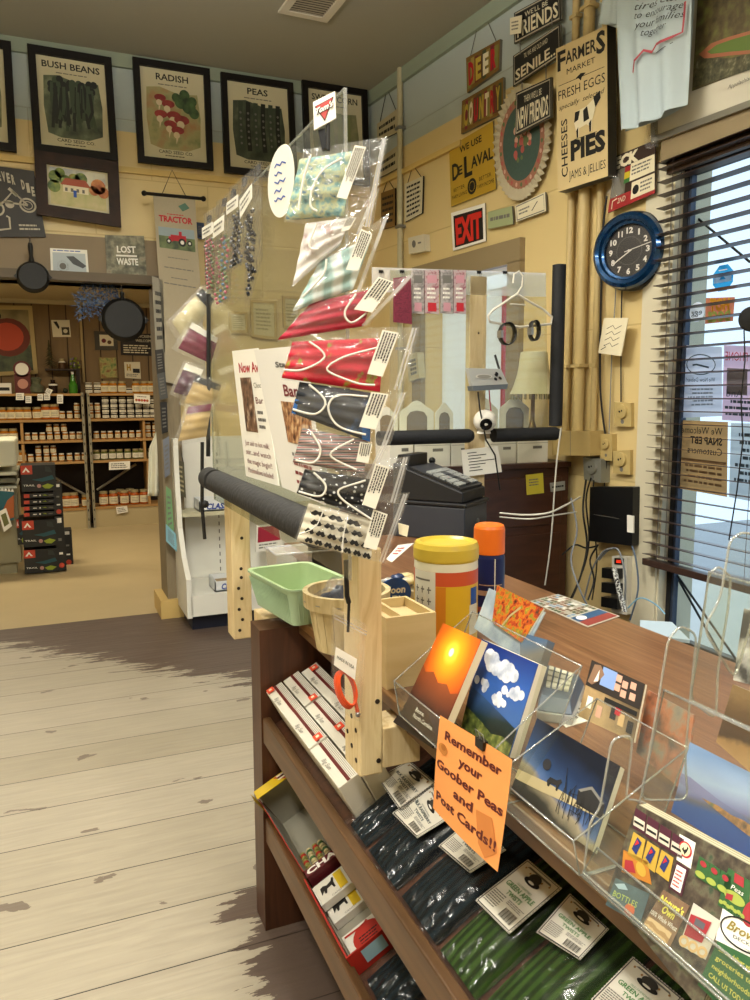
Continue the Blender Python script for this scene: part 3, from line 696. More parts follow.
# ---------------- far room ----------------
YF = 10.45; YSB = 10.9
WOODL = mat('shelf_edge_wood', '#a9824e', .6, noise=.1, scale=8); DKB = mat('shelf_back_dark', '#1f150e', .8)
GALV = mat('galvanised_upright', '#9c9682', .4, .5); KICK = mat('kick_panel_beige', '#b3a37c', .5)
zs = dict(top=ony(60, 393.5, YF).z, a=ony(60, 419.5, YF).z, b=ony(60, 440.5, YF).z, c=ony(60, 462, YF).z, base=ony(120, 506, YF).z)
xL = ony(-40, 400, YF).x; xm = ony(88, 450, YF).x; xR = ony(190, 450, YF).x
for nm, x0, x1, lab in (('l', xL, xm-.02, 'left bay of the jar shelving with a dark back'), ('r', xm+.02, xR, 'right bay of the jar shelving beside the doorway post')):
    t = thing('shelving_unit', ((x0+x1)/2, YF, 0), lab, 'shelves', 'jar shelving')
    b = MB(); b.box((x0, YSB-.02, 0), (x1, YSB, zs['top']), DKB); b.build('back_panel', t)
    for k in ('top', 'a', 'b', 'c', 'base'):
        b = MB(); b.box((x0+.03, YF, zs[k]-.028), (x1-.03, YSB-.02, zs[k]), WOODL); b.build('shelf', t)
    b = MB(); b.box((x0+.03, YF+.01, 0), (x1-.03, YF+.03, zs['base']-.03), KICK); b.build('kick_panel', t)
    for x in (x0, x1-.03):
        b = MB(); b.box((x, YF-.02, 0), (x+.03, YF+.04, zs['top']+.01), GALV)
        for k in range(14): b.box((x+.01, YF-.021, .1+k*.12), (x+.02, YF-.0205, .13+k*.12), BLACK)
        b.build('upright', t)
    xd = ony(21 if nm == 'l' else 143.5, 440, YF).x
    b = MB(); b.box((xd, YF+.02, zs['c']), (xd+.03, YSB-.03, zs['a']-.03), WOODL); 
    if nm == 'r': b.box((xd+.03, YF+.02, zs['base']), (xd+.06, YSB-.03, zs['c']-.03), WOODL)
    b.build('divider', t)
    b = MB(); p = ony(52 if nm == 'l' else 97, 476 if nm == 'l' else 490, YSB-.1); q = ony(87 if nm == 'l' else 136, 496 if nm == 'l' else 464, YSB-.1)
    b.tube([p, q], .02, GALV, 4); b.build('brace', t)
# jars
def jar_proto(kind, r, h, glass, lid, labc):
    t = thing('jar', (0, 0, -5), 'x', 'jar')
    b = MB(); b.lathe((0,0,-5), [(r*.8,0),(r,.006),(r,h*.7),(r*.8,h*.8),(r*.78,h*.84)], glass, 14); b.build('glass_body', t)
    b = MB(); b.lathe((0,0,-5+h*.84), [(r*.86,0),(r*.88,h*.14),(r*.8,h*.16)], lid, 14); b.build('lid', t)
    b = MB(); n = 8; rr = r*1.02
    b.grid(lambda u, v: V(rr*math.sin((u-.5)*2.2), -rr*math.cos((u-.5)*2.2), -5+h*(.14+.48*v)), n, 1, labc)
    for k in range(3):
        z = h*(.26+.1*k); b.grid(lambda u, v: V(rr*1.01*math.sin((u-.5)*1.3), -rr*1.01*math.cos((u-.5)*1.3), -5+z+v*h*.03), 5, 1, GREYINK)
    b.build('label', t)
    return t
GLD = mat('gold_lid', '#a99a72', .4, .3); WLD = mat('white_lid', '#d5d0c0', .5)
HON = mat('amber_honey', '#a8691f', .2, noise=.2, scale=20); DKJ = mat('dark_jam', '#22120c', .2); GRN = mat('green_pickle', '#5b5f2c', .3, noise=.3, scale=40); ORJ = mat('orange_preserve', '#a5501a', .25, noise=.3, scale=30)
LBC = mat('cream_jar_label', '#d9cfae', .7); LBW = mat('white_jar_label', '#e2dcc8', .7)
J = {'big': jar_proto('big', .055, .155, HON, GLD, LBC), 'small': jar_proto('small', .035, .10, HON, WLD, LBC), 'dark': jar_proto('dark', .045, .068, DKJ, WLD, LBW),
     'green': jar_proto('green', .045, .13, GRN, GLD, LBW), 'large': jar_proto('large', .06, .19, ORJ, GLD, LBC)}
JH = {'big': .155, 'small': .10, 'dark': .068, 'green': .13, 'large': .19}
used = set()
def jar(kind, px, zk, lvl, label, group, dy=.12):
    x = ony(px, 430, YF+dy).x; loc = (x, YF+dy, zs[zk]+lvl*JH[kind])
    if kind not in used:
        used.add(kind); j = J[kind]; j.location = V(loc); j['label'] = label; j['group'] = group
    else: dup(J[kind], loc, label, group)
LJ = [
 ('big', (3,12,20,28,38), 'a', 0, 'amber honey jar in the left row of the second shelf', 'honey jars on the second shelf'),
 ('large', (47,55.5), 'a', 0, 'tall orange preserve jar among the honey jars', 'orange preserves on the second shelf'),
 ('small', (63,70.5,78), 'a', 0, 'small amber jar at the right end of the upper left shelf', 'small amber jars on the upper left shelf'),
 ('small', (78,), 'a', 1, 'small amber jar standing on another at the left bay end', None),
 ('big', (4,13), 'b', 0, 'amber honey jar left of the divider on the third shelf', 'honey jars left of the divider'),
 ('small', (27,34.5,42,49.5,57,65,72,79), 'b', 0, 'small amber jar in the bottom row of the third left shelf', 'small jars on the third left shelf'),
 ('small', (49,56.5,64), 'b', 1, 'small amber jar in the upper row of the third left shelf', 'stacked small jars on the third left shelf'),
 ('big', (20,), 'c', 0, 'amber jar beside the white cooler on the fourth shelf', None),
 ('small', (29,37,45,52.5,60,68,76,83), 'c', 0, 'small amber jar in the bottom row of the fourth left shelf', 'small jars on the fourth left shelf'),
 ('small', (37,45,52), 'c', 1, 'small amber jar in the upper row of the fourth left shelf', 'stacked small jars on the fourth left shelf'),
 ('large', (63,70), 'base', 0, 'large orange jar on the bottom left shelf', 'large jars on the bottom left shelf'),
 ('big', (82,), 'base', 0, 'pale jar on the bottom left shelf by the upright', None),
 ('dark', (91,99.5), 'top', 0, 'dark jam jar in the lower layer on the shelf top', 'dark jam jars on the shelf top'),
 ('dark', (91,99.5), 'top', 1, 'dark jam jar stacked on another on the shelf top', 'upper dark jam jars on the shelf top'),
 ('big', (107,115,124), 'top', 0, 'amber jar in the middle of the shelf top', 'amber jars on the shelf top'),
 ('big', (138,146,152.5), 'top', 0, 'amber jar at the right end of the shelf top', 'right amber jars on the shelf top'),
 ('dark', (131,), 'top', 0, 'dark jam jar between the amber jars on the shelf top', None),
 ('small', (91.5,98.5), 'a', 0, 'small amber jar under another beside the upright', 'amber jars beside the upright'),
 ('small', (91.5,98.5), 'a', 1, 'small amber jar on top of another beside the upright', 'upper amber jars beside the upright'),
]
for x, n in ((106.5,4),(115,4),(123.5,4),(131.5,4),(139.5,3),(147,3),(154,4)):
    for k in range(n): LJ.append(('dark', (x,), 'a', k, ['dark jam jar in the lowest layer of the jam stacks', 'dark jam jar in the second layer of the jam stacks', 'dark jam jar in the third layer of the jam stacks', 'dark jam jar topping the jam stacks'][k], ['lowest jam jars', 'second layer jam jars', 'third layer jam jars', 'topmost jam jars'][k]))
LJ += [
 ('small', (96,103.5,110,117.5,124.5,131.5,138.5), 'b', 0, 'small amber jar on the third right shelf', 'small jars on the third right shelf'),
 ('small', (148,155), 'b', 0, 'amber jar right of the divider under another', 'lower jars right of the divider'),
 ('small', (148,155), 'b', 1, 'amber jar right of the divider on top of another', 'upper jars right of the divider'),
 ('green', (95,103,111,118.5,126.5,134.5,141), 'c', 0, 'green pickle jar with a white label on the fourth shelf', 'green pickle jars'),
 ('green', (150,), 'c', 0, 'green pickle jar right of the divider on the fourth shelf', None),
 ('large', (100,110,121,131.5,141), 'base', 0, 'large orange jar in the front of the bottom right shelf', 'large orange jars on the bottom shelf')]
for kind, xs, zk, lv, lab, grp in LJ:
    for x in xs: jar(kind, x, zk, lv, lab, grp)
for x in (117, 127): jar('large', x, 'base', 0, 'large orange jar behind the front row of the bottom shelf', 'large orange jars in the second row', dy=.27)
# price cards and signs on the shelves
def card(q, y, label, m=WHITE, deco=None, name='price_card', t=.003, cat='card', group=None):
    F_ = FP(lambda a, c: ony(a, c, y), *q); b = MB(); b.slab(F_, t, m)
    (deco or (lambda b, G: b.lines(G, .1, .15, .9, .85, 3, GREYINK, .0015)))(b, F_); return b.build(name, label=label, cat=cat, group=group)
for i, (x0, y0, x1, y1) in enumerate([(16,393,24,400),(25.5,396,31.5,403),(37.5,394,43,400.5),(44,393.5,50,400),(57,394.5,63,403.5)]):
    card([(x0,y0),(x1,y0),(x1,y1),(x0,y1)], YF-.02, 'white price tag hanging on the upper left shelf edge', group='price tags on the upper left shelf')
card([(47,388),(53,390),(50,395),(45,392)], YF-.03, 'tilted white tag stuck above the hanging price tags')
card([(134,394),(150,395),(150,404),(134,403)], YF-.02, 'white card with red fruit pictures on the jam shelf', WHITE, lambda b, G: ([b.disc(G, .15+.17*k, .35, .08, REDINK if k % 2 else mat('fruit_orange', '#b5622a', .6), .002) for k in range(5)], b.lines(G, .2, .65, .8, .85, 1, GREYINK)))
card([(109,462),(130,461),(130,469),(109,470)], YF-.02, 'cream notice under the green pickle jars')
card([(116,507),(127,506),(128,512),(117,514)], YF-.02, 'small white notice taped over the kick panel')
# posters on the far wall
YP = 10.93
def pumpkin(b, G):
    b.rect(G, 0, 0, 1, 1, ramp('pumpkin_poster_ground', [(.3, '#6b5f3c'), (.6, '#93865a')], 4), .001)
    b.rect(G, 0, 0, 1, .42, ramp('pumpkin_poster_vines', [(.3, '#2b3323'), (.6, '#4f5a38')], 9), .0015)
    b.disc(G, .56, .55, .40, mat('pumpkin_rim_print', '#6e2c18', .6), .002, ry=.30); b.disc(G, .54, .56, .30, mat('pumpkin_print', '#c0492a', .6), .003, ry=.22)
    b.disc(G, .3, .88, .16, BLACK, .003, ry=.09); b.rect(G, .2, .76, .42, .86, BLACK, .003)
F_ = FP(lambda a, c: ony(a, c, YP), (-28,305), (32,306), (38,374), (-22,377))
t = thing('poster', F_.c[0], 'large framed poster of an orange pumpkin on the panelled wall', 'poster'); b = MB(); b.frame(F_, .05, .02, mat('cream_frame', '#b9a36c', .6)); b.build('frame', t)
b = MB(); b.slab(F_.sub(.03,.03,.97,.97,.004), .004, CREAM); pumpkin(b, F_.sub(.04,.04,.96,.96,.005)); b.build('print', t)
def two(b, G): b.poly(G, [(.1,.9),(.3,.92),(.42,.6),(.36,.45)], BLACK, .002); b.rect(G, .52, .12, .94, .58, mat('dk_print', '#3c3527', .6), .002); b.disc(G, .72, .35, .12, CREAM, .003)
card([(51,320),(69.5,320),(71,337),(53,337)], YP, 'white card with two small pictures on the panelled wall', CREAM, two, 'wall_card', group=None)
DK = mat('dark_olive_frame', '#3d3626', .5)
card([(94,331),(117,332),(118,350),(95,350)], YP, 'dark framed picture of two brown acorns on the far wall', DK, lambda b, G: (b.rect(G, .22, .22, .82, .82, CREAM, .002), b.disc(G, .4, .5, .1, MARO, .003), b.disc(G, .64, .42, .09, mat('acorn_print', '#5c3a1c', .6), .003)), 'picture', cat='picture')
card([(120,333),(154,334),(154,356),(121,355)], YP, 'black wooden sign with cream writing on the far wall', mat('black_sign_board', '#1e1814', .6), lambda b, G: (b.text(G, 'CHICKENS', .45, .82, .95, .94, CREAM), b.text(G, 'WELCOME', .45, .62, .95, .74, CREAM), b.lines(G, .08, .08, .95, .5, 4, CREAM, .0015)), 'wall_sign', cat='sign')
card([(98.5,357),(116.5,357),(118,378),(100.5,379)], YP, 'square picture in reds and greens under the acorns', mat('tan_print', '#8a7442', .6), lambda b, G: b.rect(G, .05, .05, .95, .95, ramp('red_green_print', [(.35, '#87492f'), (.5, '#a9a25c'), (.65, '#5f7a3a')], 14, const=False), .002), 'picture', cat='picture')
card([(124,362),(140,362),(141,379),(125,378)], YP, 'cream card with a yellow letter h on the far wall', CREAM, lambda b, G: (b.text(G, 'H', .15, .5, .4, .85, mat('ochre_ink', '#b38a2a', .6), bold=.06), b.rect(G, .52, .35, .95, .6, BLACK, .002), b.lines(G, .1, .1, .9, .3, 2, GREYINK)), 'wall_card')
MB().box((ony(80,330,YP).x, YP-.01, 1.85), (ony(80,330,YP).x+.03, YP+.01, FZ-.05), mat('pale_batten', '#a58d5d', .6)).build('trim_10', kind='structure')
# clutter on top of the left bay
zt_ = zs['top']
def onT(px, dy=.2): return V(ony(px, 385, YF+dy).x, YF+dy, zt_)
p = onT(23); t = thing('mantel_clock', p, 'dark red wooden clock standing on the shelf top', 'clock'); R_ = mat('dark_red_lacquer', '#5a1a18', .4)
b = MB(); b.box((p.x-.09, p.y-.05, p.z), (p.x+.09, p.y+.06, p.z+.24), R_); b.lathe(p+V(0,-.05,.3), [(.1,0),(.1,.1)], R_, 20, axis=(0,1,0)); b.build('case', t)
b = MB(); b.lathe(p+V(0,-.055,.3), [(.075,0),(.075,.006)], WHITE, 20, axis=(0,1,0)); b.build('dial', t); b = MB(); b.lathe(p+V(0,-.055,.12), [(.06,0),(.06,.006)], mat('pink_dial', '#c08878', .5), 20, axis=(0,1,0)); b.build('pendulum_glass', t)
p = onT(4); F_ = Face(p+V(-.14,0,0), p+V(.08,0,0), p+V(.08,0,.13), p+V(-.14,0,.13)); b = MB(); b.slab(F_, .03, WHITE); b.rect(F_, .1, .3, .9, .6, BLACK); b.build('display_box', label='small white box with a black band on the shelf top', cat='box')
p = onT(36); b = MB(); b.lathe(p, [(.05,0),(.085,.02),(.09,.08),(.05,.12),(.055,.15),(.07,.18),(.05,.2)], mat('grey_green_ceramic', '#5c604c', .4), 14); b.build('ceramic_pot', label='grey green ceramic pot beside the red clock', cat='pot')
p = onT(53); b = MB(); b.lathe(p, [(.05,0),(.055,.1),(.05,.12),(.025,.14),(.03,.17)], [DKJ, WHITE, DKJ, DKJ], 12); b.build('dark_bottle', label='small dark bottle with a white label on the shelf top', cat='bottle')
p = onT(73); b = MB(); b.lathe(p, [(.05,0),(.055,.1),(.03,.16),(.015,.24),(.018,.27)], [mat('green_glass', '#3f7a25', .15), mat('green_glass'), mat('green_glass'), WHITE], 12); b.build('green_bottle', label='tall green bottle on the shelf top by the upright', cat='bottle')
p = onT(65); b = MB(); b.sphere(p+V(0,0,.035), .035, mat('dark_green_ornament', '#16230f', .3), 10); b.build('ornament', label='small dark green ornament beside the green bottle', cat='ornament')
xa, xb = ony(45, 370, YP).x, ony(79, 370, YP).x; zb = ony(60, 369, YP-.1).z
b = MB(); b.box((xa, YP-.2, zb-.02), (xb, YP, zb), mat('dark_ledge', '#2a1c12', .6)); b.box((xb-.04, YP-.18, zt_), (xb, YP, zb-.02), mat('dark_ledge')); b.build('wall_ledge', label='small dark ledge fixed to the panelled wall', cat='ledge')
def onL(px): return V(ony(px, 365, YP-.1).x, YP-.1, zb)
p = onL(62); b = MB(); b.lathe(p, [(.045,0),(.048,.08),(.03,.1),(.033,.13)], [mat('brown_jar', '#4a3018', .3), LBW, GLD], 12); b.build('ledge_jar', label='brown jar with a pale label on the wall ledge', cat='jar')
p = onL(75); b = MB()
for k in range(30): a = rs.random()*6.28; q = p+V(.05*math.cos(a), .03*math.sin(a), .02+.12*rs.random()); b.sphere(q, .016, mat('lime_flower', '#7f8a2a', .7) if k % 3 else mat('mauve_flower', '#7a6a80', .7), 6)
b.lathe(p, [(.03,0),(.045,.05)], GRN, 10); b.build('flower_pot', label='small pot of lime green flowers on the wall ledge', cat='flowers')
p = onL(50); b = MB(); FT = mat('dull_green_needles', '#4a4426', .8)
b.tube([p, p+V(0,0,.36)], .008, FT, 5)
for k in range(44):
    z = .05+.3*k/44; a = k*2.4; r = .10*(1-k/50); q = p+V(0,0,z); e = q+V(math.cos(a)*r, math.sin(a)*r, -.03); s_ = V(-math.sin(a), math.cos(a), 0)*.012; b.add([q-s_, e, q+s_, q+V(0,0,.02)], [(0,1,2),(0,3,1),(1,3,2)], FT)
b.build('tabletop_tree', label='small dull green artificial tree on the wall ledge', cat='artificial tree')
# stack of black boxes with red emblem
BXB = mat('black_carton', '#1c1d1b', .5, noise=.2, scale=8); ORD = mat('red_orange_emblem', '#b8402a', .5); LIME = mat('lime_print', '#8a9a2a', .6); TEAL = mat('teal_print', '#1f4a52', .6)
def carton(px0, py0, px1, py1, y, dep, label, style=0, group=None):
    a = ony(px0, py1, y); c = ony(px1, py0, y); t_ = thing('carton', (a.x, y, a.z), label, 'box', group)
    b = MB(); b.box((a.x, y, a.z), (c.x, y+dep, c.z), BXB); G = Face(V(a.x,y,a.z), V(c.x,y,a.z), V(c.x,y,c.z), V(a.x,y,c.z))
    S_ = Face(V(c.x,y,a.z), V(c.x,y+dep,a.z), V(c.x,y+dep,c.z), V(c.x,y,c.z))
    b.rect(S_, .2, .15, .8, .35, GREYINK); b.rect(S_, .3, .7, .7, .92, ORD)
    b.build('box_body', t_)
    b = MB()
    if style == 0:
        b.rect(G, 0, .66, .33, 1, ORD, .001); b.poly(G, [(.04,.74),(.15,.93),(.26,.74),(.2,.74),(.15,.84),(.1,.74)], WHITE, .002)
        b.poly(G, [(.3,.45),(.6,.5),(.9,.6),(.95,.45),(.6,.36)], TEAL, .0015); b.poly(G, [(.58,.2),(.75,.28),(.93,.2),(.8,.08),(.66,.1)], LIME, .0015)
        b.text(G, 'TRAIL', .05, .2, .38, .27, WHITE); b.disc(G, .5, .2, .06, mat('pink_dot', '#b08078', .6), .0016)
        b.poly(G, [(.7,.95),(.85,.9),(.9,.7),(.7,.75)], mat('dark_print', '#2e3230', .6), .0015)
    elif style == 1:
        b.rect(G, .0, .1, .18, .9, ORD, .001); b.rect(G, .3, .4, .42, .6, WHITE); b.rect(G, .5, .35, .55, .65, WHITE); b.poly(G, [(.6,.5),(.7,.7),(.75,.4)], LIME); b.rect(G, .8, .4, .95, .6, GREYINK)
    else:
        b.disc(G, .5, .1, .3, ORD); b.rect(G, .3, .3, .7, .34, WHITE); b.rect(G, .3, .55, .65, .6, GREYINK); b.rect(G, .25, .88, .75, .97, WHITE)
    b.build('printed_front', t_)
yb = onz(42, 574, 0).y
def cz_(py): return ony(40, py, yb).z
carton(25, 548, 58, 574, yb, .3, 'black carton with a red emblem at the bottom of the stack', 0)
carton(23.5, 519, 57, 547.5, yb, .3, 'black carton with a red emblem second from the floor', 0)
carton(18, 519, 23, 545, yb+.05, .3, 'edge of a black carton behind the second one of the stack', 0)
for k in range(4): carton(24, 492.5+k*6.2, 54.5, 498.5+k*6.2, yb, .3, ['thin black carton on top of the thin ones', 'thin black carton second of the four thin ones', 'thin black carton third of the four thin ones', 'thin black carton lowest of the four thin ones'][k], 1, 'thin black cartons')
carton(22, 464.5, 55, 492, yb, .3, 'black carton with a red emblem on top of the stack', 0)
carton(54.8, 483, 61.5, 515, yb+.02, .25, 'upright black carton beside the thin ones', 2)
carton(57.5, 516, 63.5, 571, yb+.02, .25, 'tall black carton on end beside the lower stack', 2)
carton(64.5, 530, 71.5, 566, yb+.35, .2, 'black carton on end behind the stack', 2)
# white cooler and cabinet on the left
CREAMP = mat('cream_plastic', '#c9c9b4', .4)
a = ony(-60, 560, yb+.2); 
yk2 = yb+.1
b = MB(); t = thing('display_freezer', ony(0, 500, yk2), 'white chest shaped cabinet at the left edge of the far room', 'cabinet')
def px_box(x0, y0, x1, y1, y, d, m, b): p = ony(x0, y1, y); q = ony(x1, y0, y); return b.box((p.x, y, p.z), (q.x, y+d, q.z), m)
px_box(-80, 440, 15, 470, yk2, .8, CREAMP, b); b.build('hood', t, bevel=.02)
b = MB(); px_box(-80, 472, 17, 479, yk2-.03, .8, CREAMP, b); px_box(-80, 486, 17, 493, yk2-.03, .8, CREAMP, b); px_box(-80, 478, 16, 487, yk2+.02, .7, mat('cabinet_gap', '#6f6c58', .7), b); b.build('ledge', t, bevel=.008)
b = MB(); px_box(-80, 494, 17, 570, yk2, .8, mat('grey_drawers', '#8b8468', .5), b); b.build('body', t)
zb0 = wloc(t).z
b = MB(); p = ony(-80, 570, yk2+.02); q = ony(22, 560, yk2+.02); b.box((p.x, yk2+.05, 0), (q.x-.05, yk2+.7, p.z), mat('grey_drawers')); b.build('plinth', t)
b = MB()
F_ = FP(lambda a, c: ony(a, c, yk2-.12), (-20,489), (14,492), (14,520), (-20,526)); b.slab(F_, .05, mat('teal_pack', '#1f5a66', .5)); b.poly(F_, [(.5,.0),(1,.1),(1,.9),(.8,.7)], mat('orange_pack', '#a85a2a', .5), .002)
for k in range(5): b.poly(F_, [(.5+.1*k,1),(.55+.1*k,1.15),(.6+.1*k,1)], WHITE, .001)
F2 = FP(lambda a, c: ony(a, c, yk2-.14), (-2,512), (6,508), (12,526), (4,532)); b.slab(F2, .004, WHITE); b.rect(F2, .2, .2, .8, .8, mat('olive_print', '#6a6a3a', .6), .001)
b.build('hanging_package', label='teal and orange package hanging on the white cabinet', cat='package')
# white gondola shelf beside the post
yg = YB-.62
x0 = ony(187, 600, yg).x; x1 = x0+1.25; WSH = mat('white_gondola', '#e0ded4', .45)
t = thing('display_shelf', ((x0+x1)/2, yg, 0), 'white metal shelf unit against the yellow wall', 'shelf unit')
gz = ony(200, 440, yg+.1).z
bs = ony(200, 606, yg).z
b = MB(); b.box((x0, YB-.06, 0), (x1, YB-.03, gz), WSH)
for k in range(16): b.box((x0+.35, YB-.062, .3+k*.06), (x0+.358, YB-.0605, .33+k*.06), GREYINK)
b.build('back_panel', t)
b = MB(); b.box((x0+.04, yg+.06, 0), (x1, yg+.45, .11), mat('navy_plinth', '#161a2a', .5)); b.build('plinth', t)
zd = ony(210, 597, yg).z
b = MB(); b.box((x0+.03, yg, .11), (x1, YB-.07, .26), WSH); b.build('deck', t)
b = MB()
for k, zz in enumerate((0,)):
    pts = [(yg, .1), (yg, .38), (yg+.16, .5), (yg+.3, .7), (yg+.36, 1.1), (yg+.36, gz), (YB-.03, gz), (YB-.03, .1)]
    n = len(pts); A = [V(x0, y, z) for y, z in pts]; B = [V(x0+.035, y, z) for y, z in pts]
    b.add(A+B, [tuple(range(n)), tuple(reversed(range(n, 2*n)))]+[(i, n+i, n+(i+1) % n, (i+1) % n) for i in range(n)], WSH)
b.build('side_panel', t)
zm = ony(215, 511, yg+.3).z
b = MB(); b.box((x0+.035, yg+.28, zm-.03), (x1, YB-.07, zm), mat('cream_shelf', '#bdb79a', .5)); b.build('shelf', t)
def tray(px0, px1, y, z, label):
    a = ony(px0, 500, y).x; c = ony(px1, 500, y).x; b = MB(); W_ = mat('white_card_tray', '#d9dcdc', .6)
    b.box((a, y, z), (c, y+.22, z+.01), W_); b.box((a, y, z), (c, y+.008, z+.075), W_); b.box((a, y+.21, z), (c, y+.22, z+.085), W_); b.box((a, y, z), (a+.008, y+.22, z+.085), W_); b.box((c-.008, y, z), (c, y+.22, z+.085), W_)
    G = Face(V(a,y,z), V(c,y,z), V(c,y,z+.075), V(a,y,z+.075)); b.text(G, 'CLASSIC', .2, .2, .95, .75, mat('navy_print', '#1d3b8f', .5), bold=.04, shear=.2)
    b.box((a+.02, y+.02, z+.01), (c-.02, y+.2, z+.05), mat('tan_goods', '#a08a68', .7, noise=.3, scale=40)); b.build('goods_tray', label=label, cat='tray')
tray(199, 236, yg+.3, zm+.001, 'white cardboard tray with blue letters on the middle shelf')
tray(212, 245, yg+.05, .261, 'white cardboard tray with blue letters on the bottom deck')
# red packet further along the gondola
F_ = FP(lambda a, c: ony(a, c, yg+.3), (257,526), (279,524), (283,548), (256,552))
b = MB(); b.slab(F_, .03, WHITE); b.rect(F_, .05, .35, .95, .95, mat('crimson_packet', '#9a2438', .5)); b.lines(F_, .1, .08, .9, .3, 2, GREYINK); b.build('packet', label='crimson and white packet on the white shelf unit', cat='packet')
# ======================= SIGN WALL =======================
def W(off=.02): return lambda a, c: onw(a, c, off)
DARKS = mat('black_sign_board_paint', '#1b1a19', .45); TIN = mat('tin_edge', '#777468', .5, .4)
def wsign(name, q, label, m, art, off=.02, t=.012, cat='sign', ms=None, string=None, group=None, cord=None):
    F_ = FP(W(off), *q); b = MB(); b.slab(F_, t, m, ms or TIN); art(b, F_)
    if string:
        ap = onw(string[0], string[1], .01)
        for u in (.12, .88): b.tube([F_.at(u, 1, -.005), ap], .0025, cord or BLACK, 4)
    return b.build(name, label=label, cat=cat, group=group)
OLDW = mat('whitewashed_board', '#b9ae8c', .6, noise=.1); WOODB = mat('brown_sign_wood', '#7a5c2c', .6, noise=.2)
wsign('hanging_sign', [(377,124),(398,108),(398,132),(377,142)], 'cream wooden sign with cursive writing on a cord left of the pipe', OLDW, lambda b, F_: b.lines(F_, .1, .15, .9, .85, 2, BLACK, ragged=.1), string=(387,88), ms=BLKW)
wsign('hanging_sign', [(378,160),(398,145),(398,168),(379,178)], 'cream wooden sign below the cursive one left of the pipe', OLDW, lambda b, F_: b.lines(F_, .1, .15, .9, .85, 2, BLACK, ragged=.1), ms=BLKW)
wsign('hanging_sign', [(381,193),(395,188),(395,226),(381,230)], 'brown wooden rules sign hanging beside the pipe', WOODB, lambda b, F_: b.lines(F_, .1, .1, .9, .9, 5, BLACK, ragged=.1), string=(388,179), ms=BLKW)
wsign('hanging_sign', [(405,184),(423,176),(422,213),(405,222)], 'white board sign with black text right of the pipe', mat('white_sign_board', '#cfc7ac', .6), lambda b, F_: b.lines(F_, .1, .06, .9, .94, 7, BLACK, ragged=.1), string=(413,165), ms=BLKW)
b = MB(); p = onw(400, 90, .03); q = onw(405, 400, .03); b.tube([V(p.x, p.y, 1.2), V(p.x, p.y, CZ)], .022, mat('cream_conduit', '#b5ad8d', .5), 10)
for z in (2.0, 2.9, 3.6): b.box((p.x-.03, p.y-.035, z), (p.x+.03, p.y+.03, z+.02), STEEL)
b.build('wall_pipe', label='thin cream vertical pipe near the wall corner', cat='pipe')
F_ = FP(W(.05), (408,238), (424,234), (425,251), (409,254)); b = MB(); b.slab(F_, .05, mat('off_white_plastic', '#cfc8b2', .4)); b.disc(F_, .35, .55, .12, GREYINK); b.rect(F_, .6, .5, .8, .6, GREYINK)
b.build('alarm_box', label='small off white plastic box on the wall under the signs', cat='alarm box', bevel=.004)
def plates(word, seed):
    def art(b, F_):
        rs = random.Random(seed); cols = ['#6b2a22', '#7c7a3a', '#8f7b34', '#5f3f28', '#96813f', '#7a2230', '#3f4a2c']; n = len(word)
        for i in range(n*2): b.rect(F_, .03+.94*i/(2*n), .06+.1*rs.random(), .03+.94*(i+1)/(2*n), .94-.1*rs.random(), mat('plate_'+cols[(i*3+seed) % 7][1:], cols[(i*3+seed) % 7], .45), .001+.0002*(i % 3))
        for i, ch in enumerate(word): b.text(F_, ch, .07+.9*i/n, .2, .07+.9*(i+.75)/n, .8, [CREAM, REDINK, mat('yellow_letter', '#b9a13c', .5)][(i+seed) % 3], .002, bold=.05)
    return art
wsign('licence_plate_sign', [(466,58),(500,39),(499,70),(467,93)], 'sign of cut licence plates spelling deer on a cord', WOODB, plates('DEER', 1), string=(482,8), cord=GREYINK, t=.02)
wsign('licence_plate_sign', [(462,101),(503,77),(503,113),(461,134)], 'sign of cut licence plates spelling country', WOODB, plates('COUNTRY', 2), t=.02)
YS = mat('mustard_tin', '#b3902c', .45, noise=.06)
def delaval(b, F_):
    b.text(F_, 'WE USE', .25, .8, .75, .9, BLACK, bold=.02); b.text(F_, 'D', .06, .42, .22, .68, BLACK, bold=.03); b.text(F_, 'E', .2, .46, .3, .6, BLACK, bold=.03)
    b.text(F_, 'L', .34, .38, .52, .7, BLACK, bold=.03); b.text(F_, 'AVAL', .5, .47, .97, .64, BLACK, bold=.03)
    b.disc(F_, .5, .19, .1, BLACK); ring(b, F_, .5, .19, .06, .006, YS); b.text(F_, 'BETTER', .08, .22, .34, .28, BLACK); b.text(F_, 'FARM LIVING', .04, .11, .38, .17, BLACK); b.text(F_, 'BETTER', .66, .22, .92, .28, BLACK); b.text(F_, 'FARM INCOME', .62, .11, .97, .17, BLACK)
wsign('tin_sign', [(449,147),(493,121),(496,189),(451,207)], 'mustard yellow tin sign with black dairy lettering', YS, delaval, off=.015, t=.006)
def exit_(b, F_):
    b.rect(F_, .07, .07, .93, .9, BLACK); b.text(F_, 'EXIT', .12, .16, .9, .8, mat('exit_red', '#c8261e', .5), .0016, bold=.05)
wsign('exit_sign', [(451,213),(485,203),(486,241),(453,251)], 'white bordered exit sign with red letters on black', WHITE, exit_, off=.012, t=.004)
